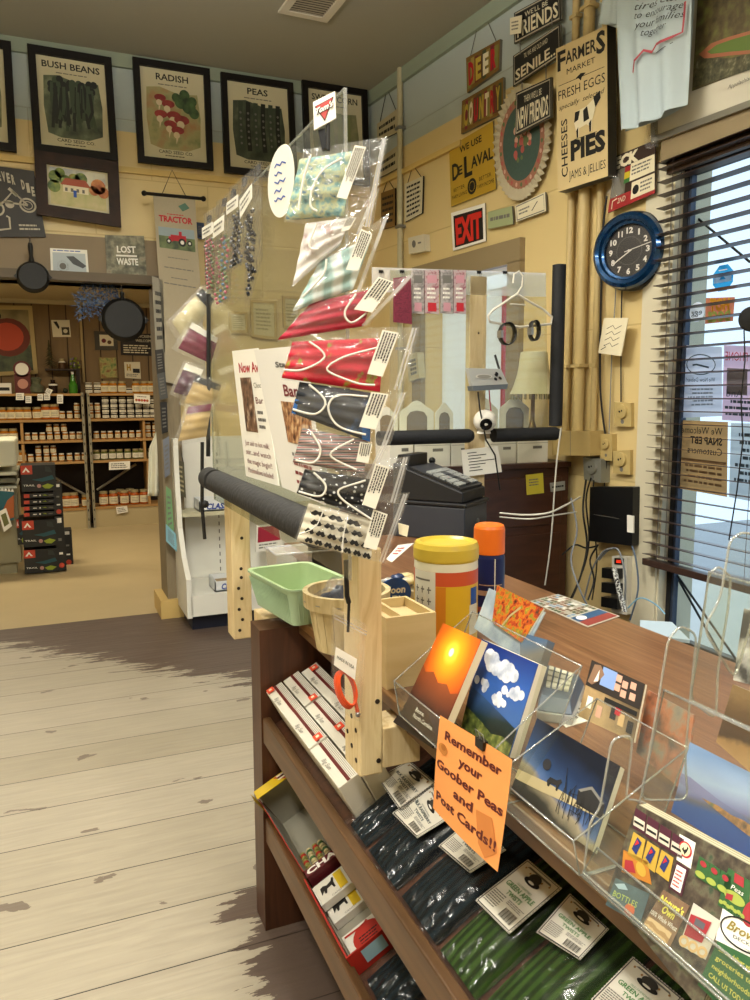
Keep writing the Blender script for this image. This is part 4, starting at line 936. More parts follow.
# oval hooked rug with ruffle
Fo = FP(W(.03), (494,108), (545,76), (551,178), (502,206))
b = MB(); RUF = mat('cream_ruffle', '#b8ad92', .85); n = 90
def oval(r, a, off): return Fo.at(.5+r*.5*math.cos(a), .5+r*.5*math.sin(a), off)
vs = []; 
for i in range(n):
    a = 2*PI*i/n; vs += [oval(.86, a, .004), oval(1.0, a, .014*(1 if i % 2 else -.2)), oval(1.12, a, .02*(1 if i % 2 else -.3))]
b.add(vs, [(3*i+k, 3*i+k+1, (3*i+k+4) % (3*n), (3*i+k+3) % (3*n)) for i in range(n) for k in (0, 1)], RUF)
b.build('ruffle', (T := thing('oval_hanging', Fo.at(.5, 0), 'oval hooked rose wall hanging with a cream ruffle', 'wall hanging')))
b = MB()
def od(cu, cv, r, m, off, ry=None): b.poly(Fo, [(cu+r*math.cos(2*PI*k/40), cv+(ry or r)*math.sin(2*PI*k/40)) for k in range(40)], m, off)
od(.5,.5,.45, mat('rose_border', '#9b6a55', .9, noise=.2, scale=40), .006); od(.5,.5,.37, mat('dark_teal_wool', '#41544b', .9, noise=.15, scale=60), .007)
RS = [mat('rose_pink', '#a8574e', .9), mat('rose_pale', '#c69a86', .9), mat('leaf_green', '#5f6b45', .9)]
rs = random.Random(5)
for k in range(34): a = rs.random()*6.28; r = .2*rs.random()**.6; od(.5+r*math.cos(a), .53+r*1.0*math.sin(a), .022+.022*rs.random(), RS[k % 3], .008+k*.00008)
for k in range(26): a = 2*PI*k/26; od(.5+.41*math.cos(a), .5+.41*math.sin(a), .022, RS[(k+1) % 3], .009)
b.build('hooked_centre', T)
wsign('tin_card', [(488,212),(512,206),(513,224),(488,229)], 'small pale green tin card right of the exit sign', mat('pale_green_card', '#9aa37a', .5), lambda b, F_: b.lines(F_, .1, .3, .9, .75, 1, GREYINK), off=.03)
wsign('tin_card', [(515,206),(545,192),(546,211),(516,222)], 'cream framed card below the oval wall hanging', CREAM, lambda b, F_: (b.line(F_, [(.05,.08),(.95,.08),(.95,.92),(.05,.92),(.05,.08)], .006, GREYINK), b.line(F_, [(.55,.3),(.75,.7)], .006, BLACK), b.lines(F_, .12, .3, .5, .7, 2, GREYINK)), off=.03)
def bl(l1, l2, y=.62, s2=(.1,.08,.9,.58)):
    def art(b, F_):
        b.line(F_, [(.03,.05),(.97,.05),(.97,.95),(.03,.95),(.03,.05)], .008, mat('pale_sign_ink', '#b3aa96', .6)); b.text(F_, l1, .25, .68, .75, .84, CREAM, .0016); b.text(F_, l2, *s2, CREAM, .0016, bold=.02)
    return art
GB3 = 'black message signs hung in a column'
wsign('message_sign', [(514,13),(560,-12),(561,19),(514,44)], 'topmost black message sign ending in friends', DARKS, bl("WE'LL BE", 'FRIENDS', s2=(.08,.14,.95,.62)), off=.05, t=.015, group=GB3)
wsign('message_sign', [(513,56),(560,24),(561,55),(513,87)], 'black message sign reading senile in the middle', DARKS, bl('TIL WE ARE OLD AND', 'SENILE...', s2=(.06,.14,.95,.48)), off=.05, t=.015, group=GB3)
wsign('message_sign', [(516,93),(551,77),(551,117),(515,136)], 'black message sign reading new friends over the oval hanging', DARKS, bl("THEN WE'LL BE", 'NEW FRIENDS', s2=(.07,.12,.93,.6)), off=.09, t=.015, group=GB3)
b = MB()
for (x0, y0, x1, y1) in ((520,36,520,54),(552,15,552,32),(522,82,522,92),(546,60,546,80)): b.tube([onw(x0, y0, .045), onw(x1, y1, .06)], .003, STEEL, 4)
b.build('sign_chain', label='thin wires linking the black message signs', cat='wire')
wsign('price_tag', [(510,18),(522,15),(521,33),(510,35)], 'small cream price tag clipped on the topmost black sign', CREAM, lambda b, F_: b.lines(F_, .15, .2, .85, .8, 3, GREYINK), off=.075, t=.003, cat='tag')
# farmers market board
Ff = FP(W(.14), (556,49), (607,25), (608,176), (558,192)); T = thing('market_board', Ff.at(.5, 0), 'tall cream market board with black lettering and a cow', 'sign')
b = MB(); b.slab(Ff, .06, mat('cream_board_face', '#cdb787', .6, noise=.08, scale=5), DARKS); b.build('board', T)
b = MB(); I = BLACK
b.text(Ff, 'F', .03, .84, .2, .97, I, bold=.03); b.text(Ff, 'ARMER', .2, .865, .8, .95, I, bold=.02); b.text(Ff, 'S', .8, .84, .97, .98, I, bold=.03)
b.text(Ff, 'MARKET', .22, .79, .78, .83, I); b.line(Ff, [(.05,.735),(.95,.735)], .003, I); b.poly(Ff, [(.4,.74),(.5,.76),(.6,.75),(.52,.73),(.5,.71),(.46,.73)], I)
b.text(Ff, 'FRESH EGGS', .04, .635, .96, .7, I, bold=.0); b.text(Ff, 'specially  selected', .05, .565, .95, .6, I, shear=.3)
b.text(Ff, 'PIES', .28, .19, .96, .32, I, bold=.05); b.text(Ff, 'JAMS & JELLIES', .24, .06, .96, .12, I)
# vertical word
Fv = Face(Ff.at(.23,.08), Ff.at(.23,.5), Ff.at(.07,.5), Ff.at(.07,.08)); Fv.n = Ff.n; b.text(Fv, 'CHEESES', .02, .1, .98, .9, I, .001, bold=.01)
cow = [(.38,.52),(.36,.45),(.4,.38),(.41,.34),(.45,.34),(.46,.4),(.6,.41),(.66,.39),(.66,.35),(.7,.35),(.71,.42),(.78,.5),(.88,.55),(.86,.6),(.78,.57),(.6,.53)]
b.poly(Ff, [(u, v-.01) for u, v in cow[:3]+cow[3:]], CREAM, .0012)
for pl in ([(.38,.51),(.36,.44),(.44,.45),(.48,.51)], [(.55,.42),(.66,.43),(.62,.52),(.54,.5)], [(.78,.49),(.88,.54),(.86,.59),(.74,.56)], [(.4,.38),(.41,.33),(.44,.33),(.44,.4)], [(.65,.4),(.66,.34),(.69,.34),(.7,.42)]): b.poly(Ff, pl, I, .0016)
b.line(Ff, [(.35,.325),(.8,.325)], .002, I); b.build('lettering', T)
# conduits down the wall and the junction box at their foot
CON = mat('yellow_painted_conduit', '#bfa874', .45)
def conduit(px, py, r, z0, z1, label, grp='yellow painted conduits'):
    p = onw(px, py, r+.012); b = MB(); b.tube([V(p.x, p.y, z0), V(p.x, p.y, z1)], r, CON, 12)
    for z in (z0+.35, (z0+z1)/2, z1-.4):
        if z < z1: b.box((p.x-r*1.1, p.y-r*1.35, z), (p.x+r, p.y+r*1.35, z+.018), CON)
    b.build('conduit', label=label, cat='conduit', group=grp)
zj = onw(575, 432, .1).z
conduit(566, 400, .021, zj, CZ, 'yellow conduit nearest the black foam post')
conduit(578.5, 400, .030, zj, CZ, 'thick yellow conduit in the middle of the three')
conduit(597, 300, .018, zj+.0, CZ, 'thin yellow conduit just left of the clock')
Fj = FP(W(.12), (552,431), (590,431), (590,456), (552,455)); b = MB(); b.slab(Fj, .12, mat('yellow_duct_box', '#b59d66', .5)); b.line(Fj, [(.5,0),(.5,1)], .004, GREYINK); b.build('junction_box', label='yellow painted junction box at the foot of the conduits', cat='junction box', bevel=.003)
def socket(q, label, m, off=.045, round_=True):
    F_ = FP(W(off), *q); T = thing('outlet_box', F_.at(.5,0), label, 'outlet'); b = MB(); b.slab(F_, off, m); b.build('box_body', T, bevel=.002)
    b = MB(); b.lathe(F_.at(.5,.62), [(F_.w*.32,0),(F_.w*.3,.012),(F_.w*.2,.014)], m, 16, axis=F_.n); b.disc(F_, .5, .2, .1, GREYINK); b.disc(F_, .45, .62, .05, BLACK, .016); b.disc(F_, .58, .66, .04, BLACK, .016); b.build('receptacle', T)
OUTM = mat('ivory_outlet', '#b59f68', .45)
socket([(614,402),(631,403),(631,427),(614,426)], 'ivory outlet box below the paper note', OUTM)
socket([(613,451),(630,450),(630,475),(613,473)], 'ivory outlet box with a round plate above the black box', OUTM)
socket([(600,434),(612,434),(612,461),(600,460)], 'narrow ivory switch box holding a black plug', OUTM)
socket([(583,457),(601,459),(601,483),(584,480)], 'grey metal double outlet box with plugs', mat('grey_outlet', '#8a8a80', .4, .3), off=.07)
# black network box and cables
Fb = FP(W(.09), (590,487), (633,487), (632,546), (589,541)); b = MB(); b.slab(Fb, .09, BLKPL); b.line(Fb, [(.1,.5),(.7,.45)], .002, GREYINK); b.build('network_box', label='black plastic box on the wall above the counter', cat='network box', bevel=.006)
F_ = FP(W(.095), (627,515), (633,516), (633,533), (627,532)); b = MB(); b.slab(F_, .01, WHITE); b.build('wall_plug', label='small white plug on the side of the black box', cat='plug')
# paper note taped over the cable
F_ = FP(W(.1), (604,318), (628,318), (621,356), (598,353)); b = MB(); b.slab(F_, .004, CREAM); 
for k in range(4): b.line(F_, [(.2+.12*i, .75-.16*k+.05*((i*7+k*3) % 3-1)) for i in range(6)], .003, BLACK)
b.line(F_, [(.1,.1),(.3,.2),(.2,.25)], .004, BLACK); b.build('paper_note', label='cream paper note with scribbles hanging under the clock', cat='note')
CAB = mat('black_cable', '#151413', .5); CABW = mat('white_cable', '#c9c6ba', .5); CABG = mat('grey_cable', '#7d8288', .5)
def cable(pts, r, m, label, off=.03, grp=None):
    P = [onw(*p[:2], p[2] if len(p) > 2 else off) for p in pts]
    Q = []
    for i in range(len(P)-1):
        for k in range(5):
            t = k/5; p0 = P[max(i-1,0)]; p1 = P[i]; p2 = P[i+1]; p3 = P[min(i+2,len(P)-1)]
            Q.append(.5*((2*p1)+(p2-p0)*t+(2*p0-5*p1+4*p2-p3)*t*t+(3*p1-p0-3*p2+p3)*t**3))
    Q.append(P[-1]); b = MB(); b.tube(Q, r, m, 6); b.build('cable', label=label, cat='cable', group=grp)
cable([(607,196),(603,230),(601,300),(600,360),(601,400),(606,440)], .006, CAB, 'black cable running down beside the clock')
cable([(622,285),(621,340),(621,402)], .004, CAB, 'thin black cable from the clock to the outlet')
cable([(616,286),(614,320),(612,350),(609,434)], .003, CABG, 'thin grey cable beside the clock cord')
cable([(607,455),(606,470),(604,490)], .004, CAB, 'short black cable into the top of the black box')
cable([(591,478),(586,500),(589,540),(583,570),(570,600)], .005, CAB, 'black cable hanging left of the black box', off=.08)
cable([(594,480),(592,510),(597,560),(592,600)], .004, CAB, 'black cable down the wall beside the box', off=.07)
cable([(599,560),(606,552),(614,548),(620,553),(625,575),(625,600)], .005, CABG, 'grey looped cable under the black box', off=.12)
cable([(584,600),(592,570),(603,552),(614,548)], .005, CABG, 'grey cable rising to the loop', off=.13)
cable([(632,546),(636,560),(638,590),(630,620)], .005, mat('blue_grey_cable', '#56667a', .5), 'blue grey cable beside the power strip', off=.1)
cable([(628,608),(640,598),(655,604),(665,614)], .004, mat('light_blue_cable', '#7fb0cc', .5), 'light blue cable curling over the counter edge', off=.16)
cable([(561,428),(556,470),(551,540),(545,585)], .004, CABW, 'white cord dropping in front of the brown cabinet', off=.45)
for k, (pp, rr, mm, lb_) in enumerate([
 ([(500,513,.75),(525,515,.75),(548,513,.7),(566,505,.5),(580,497,.2)], .005, CABW, 'white cable looped across the brown cabinet'),
 ([(500,517,.75),(530,519,.75),(556,515,.6),(576,512,.3)], .004, CABW, 'second white cable looped across the brown cabinet'),
 ([(571,498,.3),(577,530,.3),(571,560,.35),(580,590,.35),(590,610,.3)], .005, CABG, 'grey cable dropping right of the brown cabinet'),
 ([(586,480,.1),(583,510,.2),(587,545,.2),(581,575,.25),(572,598,.3)], .006, CAB, 'thick black cable behind the counter left of the wall box'),
 ([(598,545,.1),(590,560,.2),(594,580,.2),(588,600,.25)], .005, CAB, 'black cable looping under the wall box'),
 ([(562,555,.35),(575,545,.3),(586,548,.2),(597,546,.1)], .005, CAB, 'black cable swinging from the cabinet to the wall box')]): cable(pp, rr, mm, lb_)
# power strip with a scribbled stick
F_ = FP(W(.07), (612,556), (627,557), (627,615), (611,612)); T = thing('power_strip', F_.at(.5,0), 'white power strip with a red switch on the wall', 'power strip')
b = MB(); b.slab(F_, .05, mat('white_power_strip', '#d6d2c6', .4)); b.build('strip_body', T, bevel=.004)
b = MB(); b.slab(F_.sub(.2,.86,.8,.97,.004), .004, BLACK); b.slab(F_.sub(.35,.89,.65,.94,.006), .004, mat('red_switch', '#c0301c', .3, emis='#ff3a20', estr=.6)); b.build('switch', T)
b = MB()
for k in range(3): b.slab(F_.sub(-.3,.1+.26*k,.75,.28+.26*k,.04), .04, BLKPL)
b.build('plug', T, bevel=.003)
b = MB(); b.tube([onw(614,568,.18), onw(619,590,.18), onw(625,612,.18)], .013, ramp('speckled_black_white', [(.45, '#17171a'), (.5, '#d8d8d4')], 120, .5, const=True), 8); b.build('speckled_rod', label='black and white speckled rod leaning by the power strip', cat='rod')
# clock
co = onw(638, 253, .005); nC = (EYE-co); nC.z = 0; nC = (WN*.62+nC.normalized()*.38).normalized()
T = thing('wall_clock', co-V(0,0,.2), 'round wall clock with a shiny blue rim and black dial', 'clock'); R0 = .192
CB = mat('metallic_blue', '#0d4070', .2, .7, clear=.6); co = co+nC*.03
b = MB(); b.lathe(co, [(R0*.9,-.02),(R0*.99,.0),(R0,.03),(R0*.97,.055)], mat('black_rubber', '#111214', .5), 48, axis=nC); b.build('back_case', T)
b = MB(); b.lathe(co+nC*.05, [(R0*.95,0),(R0*.97,.02),(R0*.93,.045),(R0*.84,.058),(R0*.76,.05),(R0*.72,.035),(R0*.66,.03),(R0*.645,.012)], CB, 48, axis=nC, cap=False); b.build('rim', T)
ux = V(0,0,1).cross(nC).normalized(); uz = nC.cross(ux).normalized(); dc = co+nC*.062
b = MB(); b.lathe(dc, [(0,0),(R0*.66,0)], mat('charcoal_dial', '#2b2724', .5), 48, axis=nC, cap=False)
DF = Face(dc-ux*R0-uz*R0, dc+ux*R0-uz*R0, dc+ux*R0+uz*R0, dc-ux*R0+uz*R0)
DW = mat('clock_white', '#cfcac0', .5)
for h in range(1, 13):
    a = PI/2-2*PI*h/12; u = .5+.255*math.cos(a); v = .5+.255*math.sin(a); s_ = str(h); w2 = {'1': .011, '11': .033, '10': .045, '12': .045}.get(s_, .026)
    b.text(DF, s_, u-w2, v-.035, u+w2, v+.035, DW, .0015, bold=.04)
for k in range(60): a = 2*PI*k/60; b.line(DF, [(.5+.175*math.cos(a), .5+.175*math.sin(a)), (.5+.182*math.cos(a), .5+.182*math.sin(a))], .0015, GREYINK, .0012)
ring(b, DF, .5, .5, .17, .001, GREYINK, 40)
b.build('dial', T)
b = MB(); b.line(DF, [(.44,.49),(.8,.57)], .004, DW, .005); b.line(DF, [(.54,.51),(.36,.40),(.30,.36)], .006, DW, .004); b.disc(DF, .5, .5, .015, DW, .006); b.build('hands', T)
b = MB(); b.lathe(co+nC*.083, [(0,0),(R0*.65,0)], clear('clock_glass', gloss=.05, rough=.02, haze=0), 40, axis=nC, cap=False); b.build('glass', T)
# ---- tee shirt, poster, food sign above the window
def xw(off): return lambda a, c: on(a, c, (1, 0, 0), xk-off)
Fp = FP(xw(.05), (654,-30), (765,-75), (765,103), (654,144))
T = thing('poster', Fp.at(.5,0), 'large silver framed print of an autumn landscape above the window', 'poster')
b = MB(); b.frame(Fp, .03, .02, mat('silver_frame', '#8d897c', .3, .5)); b.build('frame', T)
b = MB(); b.slab(Fp.sub(.03,.02,.98,.98,.005), .004, mat('white_mount', '#c9c3b2', .6)); G = Fp.sub(.30,.17,1.0,.98,.007)
G = FP(xw(.058), (700,-40), (765,-62), (765,63), (692,91))
b.slab(G, .002, ramp('autumn_hill_print', [(.3, '#3a3426'), (.5, '#5e5236'), (.65, '#6d6e3c'), (.8, '#8a6a3a')], 18))
def uvp(pts): return [G_uv(x, y) for x, y in pts]
def G_uv(x, y):
    p = xw(.058)(x, y); a = p-G.c[0]; e1 = (G.c[1]-G.c[0]); e2 = (G.c[3]-G.c[0]); 
    d11 = e1.dot(e1); d12 = e1.dot(e2); d22 = e2.dot(e2); b1 = a.dot(e1); b2 = a.dot(e2); D_ = d11*d22-d12*d12
    return ((b1*d22-b2*d12)/D_, (b2*d11-b1*d12)/D_)
b.poly(G, uvp([(699,54),(712,42),(730,34),(750,27),(764,22),(764,46),(750,52),(730,54),(705,58)]), mat('orange_path_print', '#a5664a', .6), .001)
b.poly(G, uvp([(708,51),(718,43),(735,36),(750,31),(764,27),(764,44),(750,48),(730,50),(712,53)]), mat('green_meadow_print', '#5f7434', .6), .002)
b.poly(G, uvp([(693,88),(698,58),(730,57),(764,50),(764,66)]), ramp('dark_wood_print', [(.35, '#3a3a2a'), (.6, '#5e5a40'), (.75, '#8f8a70')], 45), .002)
b.build('print', T)
FT_ = FP(xw(.057), (728,84), (752,74), (752,80), (728,90)); b = MB(); b.text(FT_, 'Appalachian', 0, .1, 1, .8, GREYINK, shear=.3, off=.002); b.build('caption', T)
SHB = mat('pale_blue_cotton', '#b9c8d0', .85, noise=.04, scale=5, bump=.1)
Fs = FP(xw(.17), (618,-25), (694,-45), (684,104), (622,131)); T = thing('t_shirt', Fs.at(.5,0), 'pale blue tee shirt with handwriting hung beside the poster', 'tee shirt')
def shirt(u, v):
    p = Fs.at(u, v); return p + Fs.n*(.022*math.sin(u*17+v*2)*(.4+.6*(1-v)) + .03*math.sin(u*PI)) + V(0,0,-.02*math.sin(u*PI)*(1-v))
b = MB(); b.grid(shirt, 26, 20, SHB)
b.grid(lambda u, v: Fs.at(u, v)-Fs.n*(.02+.03*math.sin(u*PI)), 12, 8, SHB)
b.build('shirt_body', T)
FSl = FP(xw(.16), (606,-20), (622,-25), (617,24), (600,24)); b = MB(); b.grid(lambda u, v: FSl.at(u, v)+FSl.n*(.02*math.sin(u*PI)+.01*math.sin(9*u)), 8, 8, SHB); b.grid(lambda u, v: FSl.at(u, v)-FSl.n*.03*math.sin(u*PI), 8, 6, SHB); b.build('sleeve', T)
class SF:   # writing that follows the shirt
    n = Fs.n; w = Fs.w; h = Fs.h
    def at(s, u, v, off=0): return shirt(u, v)+Fs.n*off
b = MB(); sf = SF()
INK = mat('shirt_ink', '#2a2c34', .7)
for i, (wd, u0, u1, v) in enumerate([('because', .36, .9, .90), ('friends,', .38, .92, .84), ('beloved', .4, .9, .78), ('tires can', .38, .93, .72), ('to encourage', .38, .93, .665), ('your families', .38, .95, .605), ('together', .46, .8, .55)]):
    b.text(sf, wd, u0, v, u1, v+.045, INK, .016, shear=.35)
b.line(sf, [(.3,.34),(.4,.40),(.5,.455),(.58,.435),(.66,.47),(.75,.465),(.86,.48),(.94,.50),(.95,.6),(.955,.7)], .012, mat('coral_stroke', '#b34a56', .7), .02)
b.line(sf, [(.6,.43),(.75,.43),(.85,.45)], .003, INK, .004); b.build('lettering', T)
# food notice board under the shirt
Fe = FP(xw(.04), (616,156), (655,140), (655,193), (608,213)); T = thing('notice_board', Fe.at(.5,0), 'red and brown cardboard notice above the clock', 'notice')
b = MB(); b.slab(Fe, .006, mat('brown_notice', '#3a2a22', .5)); b.rect(Fe, 0, 0, 1, .24, mat('notice_red', '#9c2a2c', .5)); b.rect(Fe, 0, .24, .34, .72, mat('grey_notice', '#6d695c', .5)); b.text(Fe, 'ECK', .0, .76, .62, .96, CREAM, .002, bold=.06)
b.rect(Fe, .3, .5, .44, .62, mat('notice_yellow', '#c2ae2a', .5), .0015); b.rect(Fe, .3, .42, .44, .5, mat('notice_green', '#3f7a3c', .5), .0015); b.rect(Fe, .3, .62, .44, .72, mat('notice_red'), .0015)
b.rect(Fe, .44, .42, 1, .74, CREAM, .002); b.lines(Fe, .48, .5, .96, .7, 3, GREYINK, .003); b.rect(Fe, .5, .07, 1, .38, CREAM, .002); b.disc(Fe, .6, .22, .07, BLACK, .003); b.lines(Fe, .7, .12, .96, .34, 3, GREYINK, .003)
b.text(Fe, '2ND', .2, .1, .38, .2, CREAM, .002); b.line(Fe, [(.08,.04),(.08,.18),(.18,.2)], .006, CREAM, .002); b.build('notice', T)
b = MB(); Fc = FP(xw(.08), (645,122), (657,118), (658,146), (646,150)); b.grid(lambda u, v: Fc.at(u, v)+Fc.n*.01*math.sin(u*12+v*5), 8, 8, FILM); b.build('plastic_bag', label='scrap of clear plastic taped at the poster corner', cat='plastic bag')
Fc = FP(xw(.09), (612,176), (622,172), (620,196), (608,198)); b = MB(); b.grid(lambda u, v: Fc.at(u, v)+Fc.n*.015*math.sin(u*9+v*7), 8, 8, FILM); b.build('plastic_bag', label='crumpled clear plastic hanging at the left of the notice', cat='plastic bag')
# ---- blinds
SLAT = mat('dark_brown_slat', '#3d2c26', .35); SLATT = mat('slat_top_gloss', '#56443c', .25)
bx = xk-.045; y0b = YW+.035
T = thing('window_blind', (bx, 2.0, 0.9), 'dark brown wooden venetian blind hanging in the window', 'window blind')
zt2 = onx(668, 168, bx).z; zbm = onx(668, 563, bx).z
ns = 32
for k in range(ns):
    z = zt2-(zt2-zbm-.02)*k/(ns-1); b = MB(); b.hexa([V(bx-.024,.45,z),V(bx+.024,.45,z-.004),V(bx+.024,y0b,z-.004),V(bx-.024,y0b,z)], [V(bx-.024,.45,z+.003),V(bx+.024,.45,z-.001),V(bx+.024,y0b,z-.001),V(bx-.024,y0b,z+.003)], SLAT); b.build('slat', T)
b = MB(); b.box((bx-.025, .45, zbm-.035), (bx+.025, y0b, zbm-.002), SLAT); b.build('bottom_rail', T, bevel=.003)
b = MB(); b.box((bx-.03, .45, zt2+.03), (bx+.03, y0b, WIN_Z1), SLAT); b.build('headrail', T)
b = MB()
for y in (y0b-.10, y0b-.62, y0b-1.2):
    for dx in (-.026, .026): b.tube([V(bx+dx, y, zt2+.03), V(bx+dx, y, zbm)], .0012, SLAT, 4)
b.build('ladder_cord', T)
b = MB(); P = [onx(744, 330, bx-.05), onx(745, 360, bx-.05), onx(741, 400, bx-.05), onx(743, 440, bx-.05), onx(737, 490, bx-.05), onx(729, 540, bx-.05)]; b.tube(P, .003, CAB, 5); b.build('pull_cord', T)
o = onx(752, 319, bx-.12); b = MB(); b.lathe(o, [(0,-.01),(.045,-.008),(.05,0),(.045,.008),(0,.01)], BLKPL, 24, axis=(-.7,-.7,0)); b.tube([o+V(0,0,.04), V(o.x+.0, o.y, WIN_Z1)], .0015, BLACK, 4); b.build('hanging_disc', label='black disc hanging on a string at the window', cat='ornament')
# paper and stickers on the glass, read from outside
xg = xk+.067
def wpaper(q, col, art, label, name='window_notice'):
    tl, tr, br, bl_ = [onx(a, c, xg) for a, c in q]
    F_ = Face(bl_, br, tr, tl); b = MB(); b.add([F_.at(0,0), F_.at(1,0), F_.at(1,1), F_.at(0,1)], [(0,1,2,3)], paper('sheet_'+col[1:], col))
    FM = Face(F_.c[1], F_.c[0], F_.c[3], F_.c[2]); FM.n = F_.n     # mirrored writing seen through the sheet
    art(b, FM, F_); b.build(name, label=label, cat='notice', solid=0)
IB = mat('window_ink', '#3a4a58', .6)
wpaper([(682,345),(722,347),(722,416),(679,418)], '#c9cfe0', lambda b, M_, F_: (b.line(M_, [(.5+.35*math.cos(2*PI*k/24), .74+.14*math.sin(2*PI*k/24)) for k in range(25)], .005, IB, .002), b.text(M_, 'We Now Deliver!', .15, .5, .85, .56, IB, .002), b.lines(M_, .2, .15, .8, .42, 5, mat('pale_window_ink', '#8a98b0', .6), .002), b.line(M_, [(.3,.7),(.6,.74),(.7,.73)], .008, IB, .002)), 'pale delivery notice taped inside the window')
wpaper([(724,345),(765,347),(765,423),(722,420)], '#d3b8d0', lambda b, M_, F_: (b.rect(F_, .1, .35, .6, .7, mat('photo_patch', '#6f6a72', .6), .002), b.lines(M_, .3, .05, .95, .3, 3, IB, .002), b.text(M_, 'And', .5, .32, .9, .42, IB, .002), b.text(M_, 'PHONE', .4, .8, .95, .92, REDINK, .002)), 'pink and white notice at the right of the window')
wpaper([(680,420),(728,422),(727,497),(677,488)], '#b58f5f', lambda b, M_, F_: (b.text(M_, 'We Welcome', .1, .82, .95, .92, BLACK, .002), b.text(M_, 'SNAP EBT', .1, .68, .75, .78, BLACK, .002, bold=.03), b.text(M_, 'Customers', .1, .54, .8, .64, BLACK, .002), b.lines(M_, .1, .1, .9, .4, 4, mat('brown_window_ink', '#7d6040', .7), .002), b.rect(F_, .02, .42, .98, .46, mat('brown_window_ink'), .002)), 'cardboard welcome notice in the window with mirrored writing')
wpaper([(731,423),(770,424),(770,505),(729,497)], '#bcc8d0', lambda b, M_, F_: (b.lines(M_, .1, .2, .9, .9, 7, IB, .002)), 'pale blue notice beside the cardboard welcome one')
def sticker(c, r, col, ns_, art, label):
    o = onx(c[0], c[1], xg); e = onx(c[0], c[1]-r, xg); rr = (e-o).length; F_ = Face(o+V(0,rr,-rr), o+V(0,-rr,-rr), o+V(0,-rr,rr), o+V(0,rr,rr)); b = MB(); b.poly(F_, [(.5+.5*math.cos(2*PI*(k+.5)/ns_), .5+.5*math.sin(2*PI*(k+.5)/ns_)) for k in range(ns_)], paper('st_'+col[1:], col), 0); FM = Face(F_.c[1], F_.c[0], F_.c[3], F_.c[2]); FM.n = F_.n; art(b, FM, F_); b.build('window_sticker', label=label, cat='sticker')
sticker((723,278), 14, '#3aa0d8', 8, lambda b, M_, F_: (b.rect(F_, .1, .35, .9, .65, paper('st_w', '#d8eaf0'), .002), b.poly(F_, [(.35,.45),(.5,.6),(.65,.45)], paper('st_3aa0d8', '#3aa0d8'), .003), b.lines(F_, .3, .75, .7, .82, 1, WHITE, .002)), 'blue octagonal security sticker on the window')
sticker((697,312), 10, '#e4e6ea', 24, lambda b, M_, F_: b.text(M_, 'egg', .15, .35, .85, .65, BLACK, .002), 'round white sticker with mirrored letters on the window')
wpaper([(706,298),(735,297),(733,321),(705,324)], '#c87a5a', lambda b, M_, F_: (b.text(M_, 'HOT', .15, .5, .85, .95, paper('st_y', '#e0b040'), .002, bold=.06), b.text(M_, 'DOGS', .1, .05, .9, .45, paper('st_g', '#9ab060'), .002, bold=.06)), 'orange and red lettered sticker on the window', 'window_sticker')
b = MB(); b.tube([onx(690,212,xk+.15), onx(750,262,xk+.15)], .006, BLACK, 5); b.build('outside_wire', label='dark wire slanting across outside the window', cat='wire')
b = MB(); zsill = WIN_Z0+.0
b.tube([V(xk+.09, 2.62, zsill+.02), onx(676,575,xk+.09)], .006, BLACK, 5); b.tube([V(xk+.06, 2.48, zsill+.02), onx(677,575,xk+.08)], .006, BLACK, 5); b.box((xk+.05, 2.45, zsill), (xk+.1, 2.66, zsill+.02), BLACK)
b.build('small_easel', label='thin black folding stand on the window sill', cat='stand')
# ---- behind the register: brown cabinet, boxes, lampshade ----
yc = 3.62
def pc(px, py): return ony(px, py, yc)
a = pc(362, 460); c = pc(575, 461); c.x = min(c.x, wpt(yc+.36).x-.012); CABM = ramp('dark_red_brown_wood', [(.3, '#3a2116'), (.7, '#4c2c1d')], 4, .4, stretch=(1,1,6), dist=.6)
T = thing('brown_cabinet', ((a.x+c.x)/2, yc, 0), 'low dark brown wooden cabinet behind the cash register', 'cabinet'); zc_ = c.z
b = MB(); b.box((a.x, yc, .06), (c.x, yc+.34, zc_-.03), CABM); b.build('body', T)
b = MB(); b.box((a.x-.02, yc-.02, zc_-.03), (c.x+.005, yc+.35, zc_), CABM); b.build('top', T, bevel=.004)
b = MB(); b.box((a.x+.05, yc-.012, zc_-.35), (c.x-.05, yc, zc_-.08), CABM); b.build('upper_panel', T, bevel=.004)
b = MB(); b.box((a.x+.05, yc-.012, .15), (c.x-.05, yc, zc_-.4), CABM); b.build('door', T, bevel=.004)
def onc(q, m, art, label, name, y=yc-.016): F_ = FP(lambda a, c: ony(a, c, y), *q); b = MB(); b.slab(F_, .003, m); art(b, F_); b.build(name, label=label, cat='note')
onc([(526,475),(543,473),(544,493),(527,495)], mat('yellow_sticky', '#c9bb3a', .6), lambda b, F_: b.lines(F_, .15, .4, .8, .8, 3, GREYINK), 'yellow sticky note on the brown cabinet', 'sticky_note')
onc([(550,483),(565,481),(565,490),(551,492)], mat('grey_label', '#8f8f88', .6), lambda b, F_: b.lines(F_, .1, .3, .9, .7, 1, BLACK), 'small grey label beside the sticky note', 'sticky_label')
